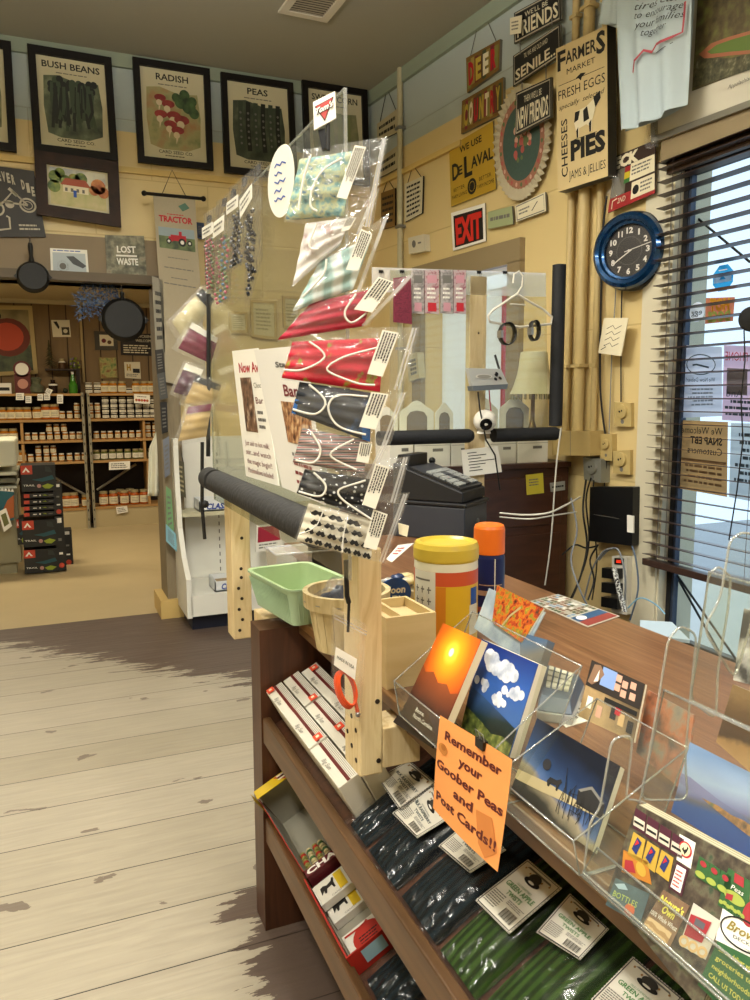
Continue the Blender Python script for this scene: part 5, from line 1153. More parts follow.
# white header boxes on the cabinet
WCB = mat('white_cardboard', '#d8d5ca', .6); ARC = mat('brown_arch_print', '#6b5b45', .6)
def hbox(x0, x1, yt, ym, yb, label, y=yc+.03):
    p0 = ony(x0, yb, y); p1 = ony(x1, ym, y); top = ony((x0+x1)/2, yt, y+.19).z; T = thing('header_box', ((p0.x+p1.x)/2, y, zc_), label, 'box', 'white header boxes on the cabinet')
    b = MB(); b.box((p0.x, y, zc_), (p1.x, y+.19, p1.z), WCB); G = Face(V(p0.x,y,zc_), V(p1.x,y,zc_), V(p1.x,y,p1.z), V(p0.x,y,p1.z)); b.rect(G, .5, .6, .8, .72, GREYINK); b.line(G, [(0,.85),(1,.85)], .002, GREYINK); b.build('box_body', T)
    G = Face(V(p0.x,y+.19,p1.z), V(p1.x,y+.19,p1.z), V(p1.x,y+.19,top), V(p0.x,y+.19,top)); b = MB()
    arch = [(0,0),(1,0),(1,.72),(.9,.8),(.78,.86),(.62,.98),(.5,1.02),(.38,.98),(.22,.86),(.1,.8),(0,.72)]
    A = [G.at(u,v) for u, v in arch]; B = [p-G.n*.006 for p in A]; n = len(A); b.add(A+B, [tuple(range(n)), tuple(reversed(range(n,2*n)))]+[(i, n+i, n+(i+1)%n, (i+1)%n) for i in range(n)], WCB)
    b.poly(G, [(.2,.0),(.8,.0),(.8,.6),(.7,.72),(.5,.76),(.3,.72),(.2,.6)], ARC, .002); b.line(G, [(.25,.42),(.75,.42)], .004, GREYINK, .003); b.build('header_card', T)
hbox(390, 413, 407, 440, 463, 'white header box furthest left on the cabinet')
hbox(415, 450, 401, 441, 463, 'white header box second from the left on the cabinet')
hbox(451.5, 470, 403, 441, 463, 'white header box partly behind the wooden post')
hbox(490, 516, 399, 440, 461, 'white header box right of the wooden post')
hbox(517.5, 548, 397, 439, 461, 'white header box furthest right on the cabinet')
# lampshade
yl = 3.74; o = ony(533, 394, yl); rb = (ony(550,394,yl)-ony(511,394,yl)).length/2; rt = (ony(549,355,yl)-ony(527,355,yl)).length/2; zt3 = ony(535, 352, yl).z
T = thing('table_lamp', V(o.x, yl+.05, zc_), 'white bell shaped lampshade above the header boxes', 'lamp'); h_ = zt3-o.z
b = MB(); c0 = V(o.x, 3.74, o.z); b.lathe(c0, [(rb,0),(rb*.84,h_*.2),(rb*.68,h_*.5),(rt,h_)], mat('ivory_shade', '#cbc39f', .7), 28, cap=False)
for k in range(28): a_ = 2*PI*k/28; b.tube([c0+V(rb*math.cos(a_), rb*math.sin(a_), 0), c0+V(rb*math.cos(a_), rb*math.sin(a_), -.03)], .004, mat('gold_fringe', '#8f8458', .7), 4)
b.build('lamp_shade', T)
zbx = ony(548, 439, yc+.03).z+.001; b = MB(); b.lathe(V(c0.x, c0.y, zbx), [(.05,0),(.05,.01),(.02,.02),(.025,.06),(.012,.1),(.012,o.z-zbx+.08)], mat('brass_lamp', '#6f5a2c', .3, .7), 16); b.build('base', T)
# wall phone seen past the bags
F_ = FP(W(.07), (406,355), (417,352), (419,378), (409,382)); T = thing('wall_phone', F_.at(.5,0), 'ivory wall telephone left of the doorway', 'telephone'); b = MB(); b.slab(F_, .06, mat('ivory_phone', '#bdb391', .4)); b.build('phone_body', T, bevel=.005)
b = MB()
for i in range(3):
    for k in range(4): b.slab(F_.sub(.3+.2*i, .2+.16*k, .42+.2*i, .3+.16*k, .004), .004, GREYINK)
b.build('keypad', T)
# ======================= COUNTER =======================
CT = 1.0
OAK = ramp('brown_laminate_wood', [(.25, '#5d3f29'), (.5, '#775238'), (.75, '#8b684a')], 4, .28, stretch=(14, .6, 6), dist=1.5, detail=6)
OAKD = ramp('dark_stained_side', [(.3, '#3b2214'), (.7, '#553320')], 4, .4, stretch=(8, 8, .6), dist=1.2)
EDGE = ramp('oak_edge_strip', [(.3, '#644524'), (.7, '#876036')], 5, .35, stretch=(5, .4, 5), dist=1)
EDGD = ramp('shelf_lip_wood', [(.3, '#503821'), (.7, '#6a4c30')], 5, .4, stretch=(5, .4, 5), dist=1)
XF = .655; XB = 1.515
T = thing('shop_counter', (1.1, 1.0, 0), 'long brown wooden shop counter with goods shelves along its front', 'counter')
b = MB(); b.box((XF+.02, -.6, CT-.035), (XB, 2.62, CT), OAK); b.box((.95, 2.62, CT-.035), (XB, 3.32, CT), OAK); b.box((XB, 3.0, CT-.035), (1.9, 3.32, CT), OAK); b.build('countertop', T)
b = MB()
b.box((XF, -.6, CT-.025), (XF+.02, 2.62, CT+.001), EDGE); b.box((XF+.012, -.6, CT-.06), (XF+.03, 2.40, CT-.025), EDGD); b.build('edge_moulding', T, bevel=.003)
b = MB(); b.box((.96, -.6, 0), (.98, 2.2, CT-.035), OAKD); b.build('back_panel', T)
b = MB(); b.box((XB-.05, -.6, 0), (XB-.03, 3.3, CT-.035), OAKD); b.build('rear_panel', T)
b = MB(); b.box((1.0, 3.28, 0), (1.88, 3.3, CT-.035), OAKD); b.build('end_panel', T)
EY0, EY1 = 2.19, 2.30
b = MB()
b.hexa([V(.54,EY0,0),V(XB-.05,EY0,0),V(XB-.05,EY1,0),V(.54,EY1,0)], [V(.545,EY0,CT-.035),V(XB-.05,EY0,CT-.035),V(XB-.05,EY1,CT-.035),V(.545,EY1,CT-.035)], OAKD)
b.build('side_panel', T)
def sl(z0, z1):
    """slanted shelf between its front and back heights"""
    m = MB(); m.hexa([V(.57,-.6,z0-.02),V(.96,-.6,z1-.02),V(.96,EY0,z1-.02),V(.57,EY0,z0-.02)], [V(.57,-.6,z0),V(.96,-.6,z1),V(.96,EY0,z1),V(.57,EY0,z0)], OAKD); m.build('slanted_shelf', T)
    m = MB(); m.box((.548,-.6,z0-.045),(.572,EY0,z0+.035), EDGD); m.build('shelf_lip', T, bevel=.004)
M0, M1 = .66, .865; L0, L1 = .34, .545
sl(M0, M1); sl(L0, L1)
class Slope:
    """position on the slanted shelf: s up the slope from the lip, y along, h above it"""
    def __init__(s, z0, z1):
        s.o = V(.57, 0, z0); s.d = V(.39, 0, z1-z0).normalized(); s.n = V(-s.d.z, 0, s.d.x)
    def p(s, t, y, h=0): return s.o + s.d*t + V(0, y, 0) + s.n*h
    def px(s, a, c, h=0): return on(a, c, s.n, s.n.dot(s.o)+h)
    def face(s, t0, t1, y0, y1, h): # y0 far, y1 near ; u from far to near, v up the slope
        return Face(s.p(t0,y0,h), s.p(t0,y1,h), s.p(t1,y1,h), s.p(t1,y0,h))
SM = Slope(M0, M1); SL = Slope(L0, L1)
# posts with spacer blocks
HOLE = mat('screw_hole', '#2b1f14', .8)
def post(lo, hi, label, face_pts, blk=None, axis='y'):
    T = thing('wooden_post', V((lo[0]+hi[0])/2, (lo[1]+hi[1])/2, lo[2]), label, 'post')
    b = MB(); b.box(lo, hi, PINE)
    b.build('timber', T, bevel=.004)
    b = MB()
    for x, y, z, ax in face_pts: b.lathe((x, y, z), [(.0055,0),(.0055,.0012)], HOLE, 8, axis=ax)
    b.build('screw_holes', T, kind='stuff')
    if blk: b = MB(); b.box(blk[0], blk[1], PINE); b.build('spacer_block', T, bevel=.003)
ay = 2.44; A0 = ony(234,640,ay); A1 = ony(253,640,ay); AZ = 1.345
post((A0.x, ay, A0.z), (A1.x, ay+.09, AZ), 'pale lumber post at the far end of the counter front', [(A0.x+.02+.01*(k % 2), ay, A0.z+.03+.035*k, (0,-1,0)) for k in range(6)]+[(A0.x+.035, ay, 1.2, (0,-1,0)), (A0.x+.03, ay, 1.1, (0,-1,0))], None)
by0, by1 = 1.426, 1.515; B0 = onx(360,778,.56)
pB = (.56, by0, B0.z); xr = ony(383,772,by0).x
post((.56, by0, B0.z), (xr, by1, AZ), 'pale lumber post screwed to the counter front with a bag hanging on it', [(.56, by0+.02+.025*(k % 3), B0.z+.03+.022*k, (-1,0,0)) for k in range(5)]+[(xr-.012, by0, B0.z+.16, (0,-1,0)), (xr-.01, by0, B0.z+.03, (0,-1,0))], ((xr, by0+.0, B0.z+.01), (.70, by1, .96)))
def blk(lo, hi, label): b = MB(); b.box(lo, hi, PINE); b.build('lumber_block', label=label, cat='block', bevel=.003)
p0 = ony(257,610,2.33); p1 = ony(272,650,2.33)
blk((A1.x+.005, 2.305, p1.z), (A1.x+.135, 2.44, CT-.037), 'short lumber block under the counter top by the far post')
# foam covered rail along the counter
FOAM = mat('charcoal_foam', '#262524', .8, noise=.25, scale=60, bump=.3)
RX, RZ = .485, 1.385; RR = .036
T = thing('foam_rail', (RX, 2.0, RZ-RR), 'charcoal foam tube round the rail beside the counter', 'rail')
b = MB(); b.lathe((RX, by0+.03, RZ), [(.012,0),(RR,.001),(RR,.985),(.012,.986)], FOAM, 24, axis=(0,1,0), cap=False); b.build('foam_tube', T)
b = MB(); b.tube([(RX, by0+.0, RZ), (RX, 2.59, RZ)], .012, mat('rail_core', '#0e0e0e', .6), 12); b.build('rail_core', T)
pe = onx(206, 474, RX)
b = MB(); b.lathe((RX, 2.475, RZ), [(.012,0),(RR,.001),(RR,.10),(.012,.101)], FOAM, 24, axis=(0,1,0), cap=False); b.build('foam_tube', T)
# acrylic sheet standing over the rail
AX = .52; AZT = 2.18; AY0, AY1 = onx(345,88,AX).y, onx(206,232,AX).y
AZT = onx(345,88,AX).z
T = thing('acrylic_sheet', (AX, (AY0+AY1)/2, RZ+RR), 'tall clear acrylic sheet standing over the foam rail', 'acrylic screen')
b = MB(); b.box((AX-.0015, AY0, 1.30), (AX+.0015, AY1, AZT), ACR); b.build('sheet', T)
b = MB(); b.box((AX-.003, AY0-.002, 1.30), (AX+.003, AY0+.001, AZT), ACRE); b.box((AX-.002, AY0, AZT-.002), (AX+.002, AY1, AZT+.001), ACRE); b.box((AX-.003, AY1, 1.30), (AX+.003, AY1+.003, AZT), ACRE); b.build('cut_edge', T)
b = MB(); P = onx(205, 292, AX-.02); b.tube([V(AX, AY1-.01, P.z), V(AX-.01, AY1-.01, 1.7), V(AX-.02, AY1-.01, 1.45)], .007, BLACK, 6); b.tube([V(AX-.04, AY1-.02, 1.5), V(AX-.05, AY1-.03, 1.28), V(AX-.045, AY1-.03, 1.17)], .006, BLACK, 6)
b.sphere((AX-.04, AY1-.03, 1.29), .014, BLACK, 8); b.build('bungee_strap', label='black elastic strap hanging from the far end of the rail', cat='strap')
# cash desk screen across the counter end: lumber post, foam rails, clear strip
YS2 = 3.36
def pq(x, y, yy=YS2): return ony(x, y, yy)
a = pq(470, 290); c = pq(487, 290); z0 = 0.0
T = thing('wooden_post', (a.x, YS2, z0), 'pale lumber post behind the cash register', 'post')
zt5 = pq(480, 276).z
b = MB(); b.box((a.x, YS2-.0, z0), (c.x, YS2+.04, zt5), PINE); b.build('timber', T, bevel=.003)
b = MB(); b.lathe((a.x+.03, YS2, 1.75), [(.005,0),(.005,.001)], HOLE, 8, axis=(0,-1,0)); b.lathe((a.x+.05, YS2, 1.95), [(.005,0),(.005,.001)], HOLE, 8, axis=(0,-1,0)); b.build('screw_holes', T, kind='stuff')
def foamx(x0, x1, py, label, r=.034):
    p = pq(x0, py); q = pq(x1, py-1); b = MB(); b.lathe((p.x, YS2-.04, p.z), [(.01,0),(r,.001),(r,(q.x-p.x)-.02),(r*.7,(q.x-p.x))], mat('black_foam', '#17181b', .7, bump=.2, scale=60), 20, axis=(1,0,0)); b.build('foam_rail', label=label, cat='rail')
foamx(375, 468, 438, 'black foam tube left of the post behind the register')
foamx(489, 554, 435, 'black foam tube right of the post behind the register')
p = pq(557, 265); q = pq(557, 426); b = MB(); b.lathe((p.x, YS2-.02, q.z), [(.02,0),(.034,.003),(.034,p.z-q.z-.003),(.02,p.z-q.z)], mat('black_foam'), 20); b.build('foam_post', label='upright black foam tube beside the hanger', cat='post')
a = pq(375, 268); c = pq(545, 272)
b = MB(); Fst = Face(pq(372,292), pq(546,297), pq(546,273), pq(372,267)); b.slab(Fst, .003, ZIP); b.build('clear_strip', label='clear plastic strip along the top behind the register', cat='plastic strip')
b = MB(); Fac = Face(pq(390,432), pq(548,430), pq(546,275), pq(390,270)); b.slab(Fac, .002, ACR); b.build('acrylic_sheet', label='clear acrylic sheet behind the cash register', cat='acrylic screen')
def clip(p, n, s=.016, label='', grp='binder clips'):
    n = V(n).normalized(); x = V(0,0,1).cross(n).normalized(); b = MB(); F_ = Face(p-x*s/2-V(0,0,s*.6)+n*.004, p+x*s/2-V(0,0,s*.6)+n*.004, p+x*s/2+n*.002, p-x*s/2+n*.002)
    b.slab(F_, .008, CLIPM); b.tube([p-x*s*.3-V(0,0,s*.5)+n*.005, p-x*s*.2-V(0,0,s*1.2)+n*.006, p+x*s*.2-V(0,0,s*1.2)+n*.006, p+x*s*.3-V(0,0,s*.5)+n*.005], .0007, STEEL, 4)
    b.build('binder_clip', label=label, cat='clip', group=grp)
for i, x in enumerate((381, 402, 420, 440, 456, 479, 505)):
    clip(pq(x, 267+x*.008), (0,-1,0), .022, 'small black binder clip on the clear strip behind the register', 'clips on the clear strip')
# packets hanging on the strip
PKM = [ramp('pink_packet', [(.35, '#8a4a58'), (.5, '#b39a9a'), (.65, '#a89c98')], 60, .3), ramp('grey_packet', [(.35, '#6f6a68'), (.6, '#a8a09c')], 60, .3)]
for i, (x0, x1) in enumerate([(412,424),(425,439),(441,453),(454,466)]):
    F_ = FP(lambda a, c: ony(a, c, YS2-.015), (x0,270),(x1,270),(x1,314),(x0,313)); b = MB(); b.slab(F_, .012, PKM[(i+1) % 2]); b.rect(F_, .15, .7, .85, .88, [GREYINK, mat('rose_label', '#c08a94', .5)][i % 2], .001); b.rect(F_, .2, .05, .8, .25, [mat('rose_label', '#c08a94', .5), REDINK][i % 2], .001); b.lines(F_, .15, .32, .85, .62, 3, WHITE, .001)
    b.build('hanging_packet', label=['grey packet furthest left on the clear strip', 'pink packet second on the clear strip', 'grey packet third on the clear strip', 'pink packet furthest right on the clear strip'][i], cat='packet', group='packets on the clear strip')
F_ = FP(lambda a, c: ony(a, c, YS2-.03), (394,278),(411,276),(412,324),(394,322)); b = MB(); b.slab(F_, .01, ramp('red_mesh', [(.4, '#551226'), (.6, '#7e2a3e')], 300, .6)); b.build('mesh_pouch', label='dark red mesh pouch hanging left of the packets', cat='pouch')
# gadget speaker on the post, ball camera, note
F_ = FP(lambda a, c: ony(a, c, YS2-.09), (468,368),(501,369),(508,384),(472,386)); T = thing('speaker_unit', F_.at(.5,0), 'grey and white speaker gadget with antenna on the post', 'speaker'); GRM = mat('grey_gadget', '#5d6266', .4); 
b = MB(); b.slab(F_, .03, mat('silver_gadget', '#a9a9a4', .35)); G2 = FP(lambda a, c: ony(a, c, YS2-.088), (472,386),(508,384),(507,389),(473,391)); b.slab(G2, .05, GRM); b.build('gadget_body', T, bevel=.003)
b = MB(); b.disc(F_, .4, .52, .24, mat('speaker_cone', '#c9c6bb', .5), .002, ry=.24*.55); b.disc(F_, .4, .52, .2, mat('speaker_grey', '#8d8a80', .5), .003, ry=.2*.55); b.build('speaker_cone', T)
b = MB()
for u, v in ((.76,.6),(.84,.4),(.7,.35),(.8,.7)): b.disc(F_, u, v, .045, BLACK, .004)
b.build('buttons', T)
b = MB(); b.tube([pq(500,372,YS2-.08), pq(495,355,YS2-.05)], .006, BLACK, 6); b.build('antenna', T)
o = ony(485, 421, YS2-.06); T = thing('ball_camera', o-V(0,0,.05), 'white ball shaped camera on the post', 'camera'); b = MB(); rb_ = .056; b.sphere(o, rb_, mat('white_camera_shell', '#cfcac0', .3), 24); b.build('ball', T)
vd = (EYE-o).normalized(); vd = (vd+V(.12,0,-.30)).normalized()
b = MB(); b.lathe(o+vd*rb_*.75, [(.0,.012),(.026,.0155),(.030,.012)], mat('camera_lens', '#0c0c0e', .15), 20, axis=vd, cap=False); b.lathe(o+vd*rb_*.75, [(.030,.012),(.036,.009)], mat('lens_surround', '#b9b4a8', .4), 20, axis=vd, cap=False); b.build('lens', T)
b = MB(); b.lathe(o+V(0,.01,-.055), [(.035,-.006),(.03,.01),(.02,.02)], mat('white_camera_shell'), 20); b.build('mount', T)
F_ = FP(lambda a, c: ony(a, c, YS2-.03), (461,450),(498,446),(502,472),(464,477)); b = MB(); b.slab(F_, .003, WHITE)
for k, w_ in enumerate((.25,.5,.35,.7,.45,.3,.35)): b.rect(F_, .15+.02*(k%2), .84-.11*k, .15+w_, .87-.11*k, BLACK, .001)
b.build('handwritten_note', label='white handwritten note stuck on the post behind the register', cat='note')
b = MB(); P = [pq(478,392,YS2-.07), pq(480,410,YS2-.10), pq(486,440,YS2-.09), pq(495,455,YS2-.08), pq(500,490,YS2-.06)]; b.tube(P, .004, CAB, 6); b.build('cable', label='thin black cable hanging from the speaker gadget past the note', cat='cable')
b = MB(); b.tube([pq(489,389,YS2-.07), pq(490,402,YS2-.05), pq(491,412,YS2-.06)], .003, mat('red_cable', '#a0203a', .5), 6); b.build('cable', label='short thin red cable under the speaker gadget', cat='cable')
# clothes hanger with two wristbands
HW = mat('white_hanger', '#cfcabc', .4); yh = YS2-.05
def hq(x, y): return ony(x, y, yh)
b = MB(); hook = [hq(513,283), hq(514,274), hq(519,271), hq(523,276), hq(522,286), hq(517,294)]
b.tube(hook, .004, HW, 6); b.tube([hq(517,294), hq(505,302), hq(492,311), hq(488,316), hq(490,322), hq(520,327), hq(551,324), hq(552,317), hq(543,309), hq(530,302), hq(517,294)], .006, HW, 8)
b.tube([hq(510,304), hq(525,305)], .004, HW, 6); b.build('clothes_hanger', label='white plastic hanger on the clear strip', cat='hanger')
def band(c, rx, ry, label):
    b = MB(); o = hq(*c); n = 28; WB_ = .05
    k1 = (hq(c[0]+rx, c[1])-o).length; k2 = (hq(c[0], c[1]+ry)-o).length
    b.grid(lambda u, v: o+V(math.cos(u*2*PI)*k1, (v-.5)*WB_-.02, math.sin(u*2*PI)*k2+.0)+V(.012*(v-.5), 0, 0), n, 2, mat('black_wristband', '#1b1a18', .5)); 
    b.box((o.x-k1-.006, yh-.045, o.z-.02), (o.x-k1+.004, yh-.01, o.z+.012), mat('watch_buckle', '#8a867c', .3, .6)); b.build('wristband', label=label, cat='wristband', solid=.004)
band((505,334), 7.5, 11, 'black wristband hanging on the left of the hanger'); band((532,331), 4.5, 10, 'narrow dark wristband hanging on the right of the hanger')
# ---- cash register
REG = mat('charcoal_register', '#1b1c20', .4, noise=.1); REG2 = mat('slate_register_front', '#33363e', .35)
yr = 2.98
def rq(x, y, yy=yr): return ony(x, y, yy)
fl = onz(413, 538, CT); fr = onz(454, 538, CT)
z_ = CT
# footprint: a turned box
c0 = onz(454, 540, CT); cl_ = onz(408, 536, CT)
c0 = V(1.68, 2.86, CT); ang = math.radians(-24)
# axis e1 runs along the front (to the right/back), e2 runs back to the left
pA = on(454, 539, (0,0,1), CT)
e1 = V(math.cos(math.radians(38)), math.sin(math.radians(38)), 0); e2 = V(-e1.y, e1.x, 0)
pA = V(pA.x, min(pA.y, 3.0), CT)
def solve_len(target_x, base, d, z):
    best = min((abs(_proj(base+d*t/200+V(0,0,z))[0]-target_x), t/200) for t in range(0, 160)); return best[1]
def _proj(p):
    q = MC.transposed() @ (p-EYE); return (375+F*q.x/-q.z, 500-F*q.y/-q.z)
def onv(px, py, base, d):
    """height z where the ray meets the vertical plane through base along d"""
    n = V(-d.y, d.x, 0); return on(px, py, n, n.dot(base))
w1 = max(.1, solve_len(487, pA, e1, .1)); w2 = .36
T = thing('cash_register', pA, 'black electronic cash register on the counter', 'cash register')
zd = onv(454, 512, pA, e1).z
def rb(z0, z1, s0, s1, t0, t1, m, name, s0t=None, t0t=None, zt_b=None, bev=.006):
    B = [pA+e1*s0+e2*t0, pA+e1*s1+e2*t0, pA+e1*s1+e2*t1, pA+e1*s0+e2*t1]; Tt = B
    b = MB(); zz = [z1, z1, zt_b or z1, zt_b or z1]
    b.hexa([V(p.x,p.y,z0) for p in B], [V(p.x,p.y,z) for p, z in zip(Tt, zz)], m); return b.build(name, T, bevel=bev)
rb(CT, zd, 0, w1, 0, w2, REG2, 'drawer'); rb(zd+.002, zd+.02, -.005, w1+.005, -.01, w2, REG, 'drawer_rim')
rb(zd+.022, zd+.07, 0, w1, .01, w2, REG, 'housing', zt_b=zd+.19)
B = [pA+e1*.01+e2*.02, pA+e1*(w1-.01)+e2*.02, pA+e1*(w1-.01)+e2*(w2-.08), pA+e1*.01+e2*(w2-.08)]
zf = lambda t: zd+.07+.12*(t-.01)/(w2-.01)+.012
KF = Face(*[V(p.x, p.y, zf(t)) for p, t in zip(B, (.02,.02,w2-.08,w2-.08))])
b = MB(); b.slab(KF, .012, REG); b.build('key_deck', T)
KG = mat('grey_keys', '#8d8f8c', .5); KD = mat('dark_keys', '#2f3033', .5)
b = MB()
for i in range(8):
    for k in range(5):
        u = .08+.11*i; v = .08+.13*k; b.slab(KF.sub(u, v, u+.095, v+.11, .008), .008, KD if (i in (3, 4) and k < 4) else KG)
b.build('keys', T, bevel=.001)
Bk = pA+e1*.05+e2*(w2-.06); b = MB(); b.hexa([V(p.x,p.y,zd+.15) for p in (Bk, Bk+e1*.2, Bk+e1*.2+e2*.08, Bk+e2*.08)], [V(p.x,p.y,zd+.225) for p in (Bk, Bk+e1*.2, Bk+e1*.2+e2*.06, Bk+e2*.06)], REG); b.build('display', T, bevel=.004)
b = MB(); o = Bk+e1*.25; b.sphere(V(o.x,o.y,zd+.18), .018, BLKPL, 10); b.build('knob', T)
b = MB(); o = pA+e1*(w1*.55); b.lathe(V(o.x,o.y,(CT+zd)/2)-e2*.001, [(.012,0),(.012,.006)], STEEL, 12, axis=-e2); b.build('lock', T)
# white note paper on the counter behind the bags
b = MB(); Fn = FP(lambda a, c: onz(a, c, CT+.002), (398,545),(414,543),(392,562),(386,559)); b.slab(Fn, .0015, WHITE); b.lines(Fn, .2, .3, .8, .8, 3, REDINK, .0006); b.build('receipt_paper', label='white slip of paper on the counter in front of the register', cat='paper')
# ---- chain of bagged masks at the near edge of the acrylic
def patch(name, ground, ink, scale, thr, rough=.85):
    return ramp(name, [(0, ink), (thr, ground)], scale, rough, 'voronoi', const=True)
LOOP = mat('white_elastic', '#d8d4ca', .7); LBLM = mat('mask_label_paper', '#d9d4c6', .6)
MF = {
 'floral': ramp('teal_floral_cotton', [(.2, '#2f4a52'), (.4, '#6f9a9c'), (.55, '#b0b48c'), (.7, '#3f6a8a'), (.85, '#b05a5a')], 70, .8, detail=3),
 'deer': ramp('white_deer_cotton', [(.3, '#8a6a66'), (.42, '#cfcac6'), (.8, '#dedbd8')], 26, .85),
 'mint': ramp('mint_plaid_cotton', [(.2, '#8fada8'), (.5, '#b9cbc7'), (.8, '#cdd6d2')], 10, .85, 'wave', stretch=(1,1,3), dist=1),
 'red': mat('plain_red_cotton', '#a11a33', .8, noise=.2, scale=12), 'holly': ramp('red_holly_cotton', [(.0, '#b3152c'), (.6, '#b3152c'), (.66, '#7a8a2a'), (.75, '#8a0f22')], 30, .8),
 'navy': ramp('black_blue_cotton', [(.0, '#1a1d22'), (.55, '#23272e'), (.68, '#2f5a8a')], 18, .8),
 'plaid': ramp('grey_plaid_cotton', [(.15, '#4a4a4e'), (.4, '#8f8b86'), (.6, '#cfc9bc'), (.85, '#8a4a4a')], 22, .85, 'wave', stretch=(.2,.2,2.4), dist=2, rot=(0, PI/2, 0)),
 'dots': patch('black_dotted_cotton', '#17171a', '#c9c9c6', 90, .22), 'tache': mat('cream_cotton', '#cfc8b4', .85)}
BLUEC = mat('blue_binding', '#2a5a96', .8)
BN = V(-.42, -.9, .06).normalized(); BP0 = V(.505, AY0-.02, 1.8)
def bagpt(k): return lambda a, c: on(a, c, BN, BN.dot(BP0)+.006*(9-k))
def mask_bag(k, fq, mq, lq, key, label, loops, deco=None):
    fn = bagpt(k); Fm = FP(fn, *mq); Ff_ = FP(fn, *fq); Fl = FP(fn, *lq)
    T = thing('bagged_face_mask', Ff_.at(.5, 0), label, 'bagged face mask', 'bagged masks hanging in a chain')
    def fab(u, v):
        return Fm.at(u, v, .004+.012*math.sin(u*PI)*math.sin(v*PI)+.0022*math.sin(v*PI*7))
    b = MB(); b.grid(fab, 18, 22, MF[key]); b.grid(lambda u, v: Fm.at(u, v, -.002-.006*math.sin(u*PI)*math.sin(v*PI)), 6, 6, MF[key])
    if deco: deco(b, Fm)
    fm = b.build('fabric_mask', T)
    for lp in loops:
        b = MB(); P = []
        L = [V(u, v, 0) for u, v in lp]
        for i in range(len(L)-1):
            for s_ in range(6):
                t = s_/6; q0 = L[max(i-1,0)]; q1 = L[i]; q2 = L[i+1]; q3 = L[min(i+2,len(L)-1)]
                q = .5*((2*q1)+(q2-q0)*t+(2*q0-5*q1+4*q2-q3)*t*t+(3*q1-q0-3*q2+q3)*t**3); P.append(Fm.at(q.x, q.y, .021))
        P.append(Fm.at(L[-1].x, L[-1].y, .021)); b.tube(P, .0019, LOOP, 6); b.build('ear_loop', fm)
    rs = random.Random(k)
    ph = rs.random()*6
    def film(u, v, s_=1):
        e = min(1, 6*u, 6*(1-u), 6*v, 6*(1-v)); cr = .0022*math.sin(u*23+v*9+ph)+.0018*math.sin(v*31-u*13+ph)
        return Ff_.at(u, v, s_*(.003+.022*e*math.sin(u*PI)**.5*math.sin(v*PI)**.5)+cr*e)
    b = MB(); b.grid(lambda u, v: film(u, v), 22, 16, FILM); b.grid(lambda u, v: film(u, v, -.4), 12, 10, FILM); cb = b.build('clear_bag', T)
    # the zip seal: a strip just inside the right (or upper) edge
    b = MB(); b.line(Ff_, [(.93,.02),(.95,.98)], .004, ZIP, .006); b.line(Ff_, [(.96,.02),(.975,.98)], .003, ZIP, .006); b.build('zip_seal', cb)
    b = MB(); Fl2 = Face(*[c+BN*.027 for c in Fl.c]); b.slab(Fl2, .0006, LBLM); b.lines(Face(Fl2.c[1], Fl2.c[2], Fl2.c[3], Fl2.c[0]) if False else Fl2, .0,0,0,0, 0 or 1, BLACK) if False else None
    G = Face(Fl2.c[0], Fl2.c[1], Fl2.c[2], Fl2.c[3])
    for c_ in range(5):
        u = .12+.17*c_; v = .96
        rs2 = random.Random(k*7+c_); vend = .3+.12*rs2.random()
        while v > vend:
            l_ = .03+.05*rs2.random(); b.rect(G, u, max(vend, v-l_), u+.09, v, BLACK, .0006); v -= l_+.015
    b.build('paper_label', T)
L1_ = [[(.55,.05),(.42,.15),(.40,.45),(.55,.72),(.85,.85)], [(.25,.98),(.2,.6),(.22,.1)]]
mask_bag(0, [(304,150),(388,137),(372,230),(283,222)], [(300,160),(352,152),(344,216),(286,220)], [(356,151),(367,153),(348,204),(338,202)], 'floral', 'bagged teal floral mask at the top of the chain', L1_)
mask_bag(1, [(310,226),(372,206),(362,232),(291,288)], [(306,224),(350,218),(340,245),(293,286)], [(348,222),(357,222),(350,234),(342,236)], 'deer', 'bagged white mask with a reddish deer below the floral one', [[(.3,.9),(.25,.5),(.5,.3)]])
mask_bag(2, [(325,258),(390,213),(362,292),(290,317)], [(320,262),(372,236),(353,289),(293,311)], [(362,233),(373,238),(359,274),(347,273)], 'mint', 'bagged pale mint plaid mask', [[(.2,.9),(.3,.55),(.1,.2)]])
mask_bag(3, [(308,303),(416,274),(368,326),(277,342)], [(312,303),(374,289),(364,326),(278,340)], [(379,280),(394,285),(373,315),(355,312)], 'red', 'bagged plain red pleated mask', [[(.75,.9),(.7,.45),(.85,.1),(1.0,.3)]])
mask_bag(4, [(292,328),(420,327),(403,392),(281,380)], [(293,342),(384,338),(380,392),(282,378)], [(383,332),(399,335),(383,378),(368,375)], 'holly', 'bagged red mask with a holly print', [[(.2,.95),(.4,.6),(.2,.25),(.02,.2)],[(.95,.8),(.6,.6),(.45,.3),(.75,.1),(.95,.1)]])
def bluecorner(b, Fm): b.rect(Fm, .9, .0, 1, .25, BLUEC, .008); b.rect(Fm, 0, .0, .05, .45, BLUEC, .006)
mask_bag(5, [(298,382),(408,392),(388,452),(290,415)], [(300,382),(372,393),(370,442),(292,413)], [(372,393),(389,395),(376,430),(360,427)], 'navy', 'bagged black mask with blue binding', [[(.15,.95),(.4,.6),(.3,.2),(.02,.12)],[(.95,.9),(.55,.8),(.45,.45),(.6,.1),(.95,.12)]], bluecorner)
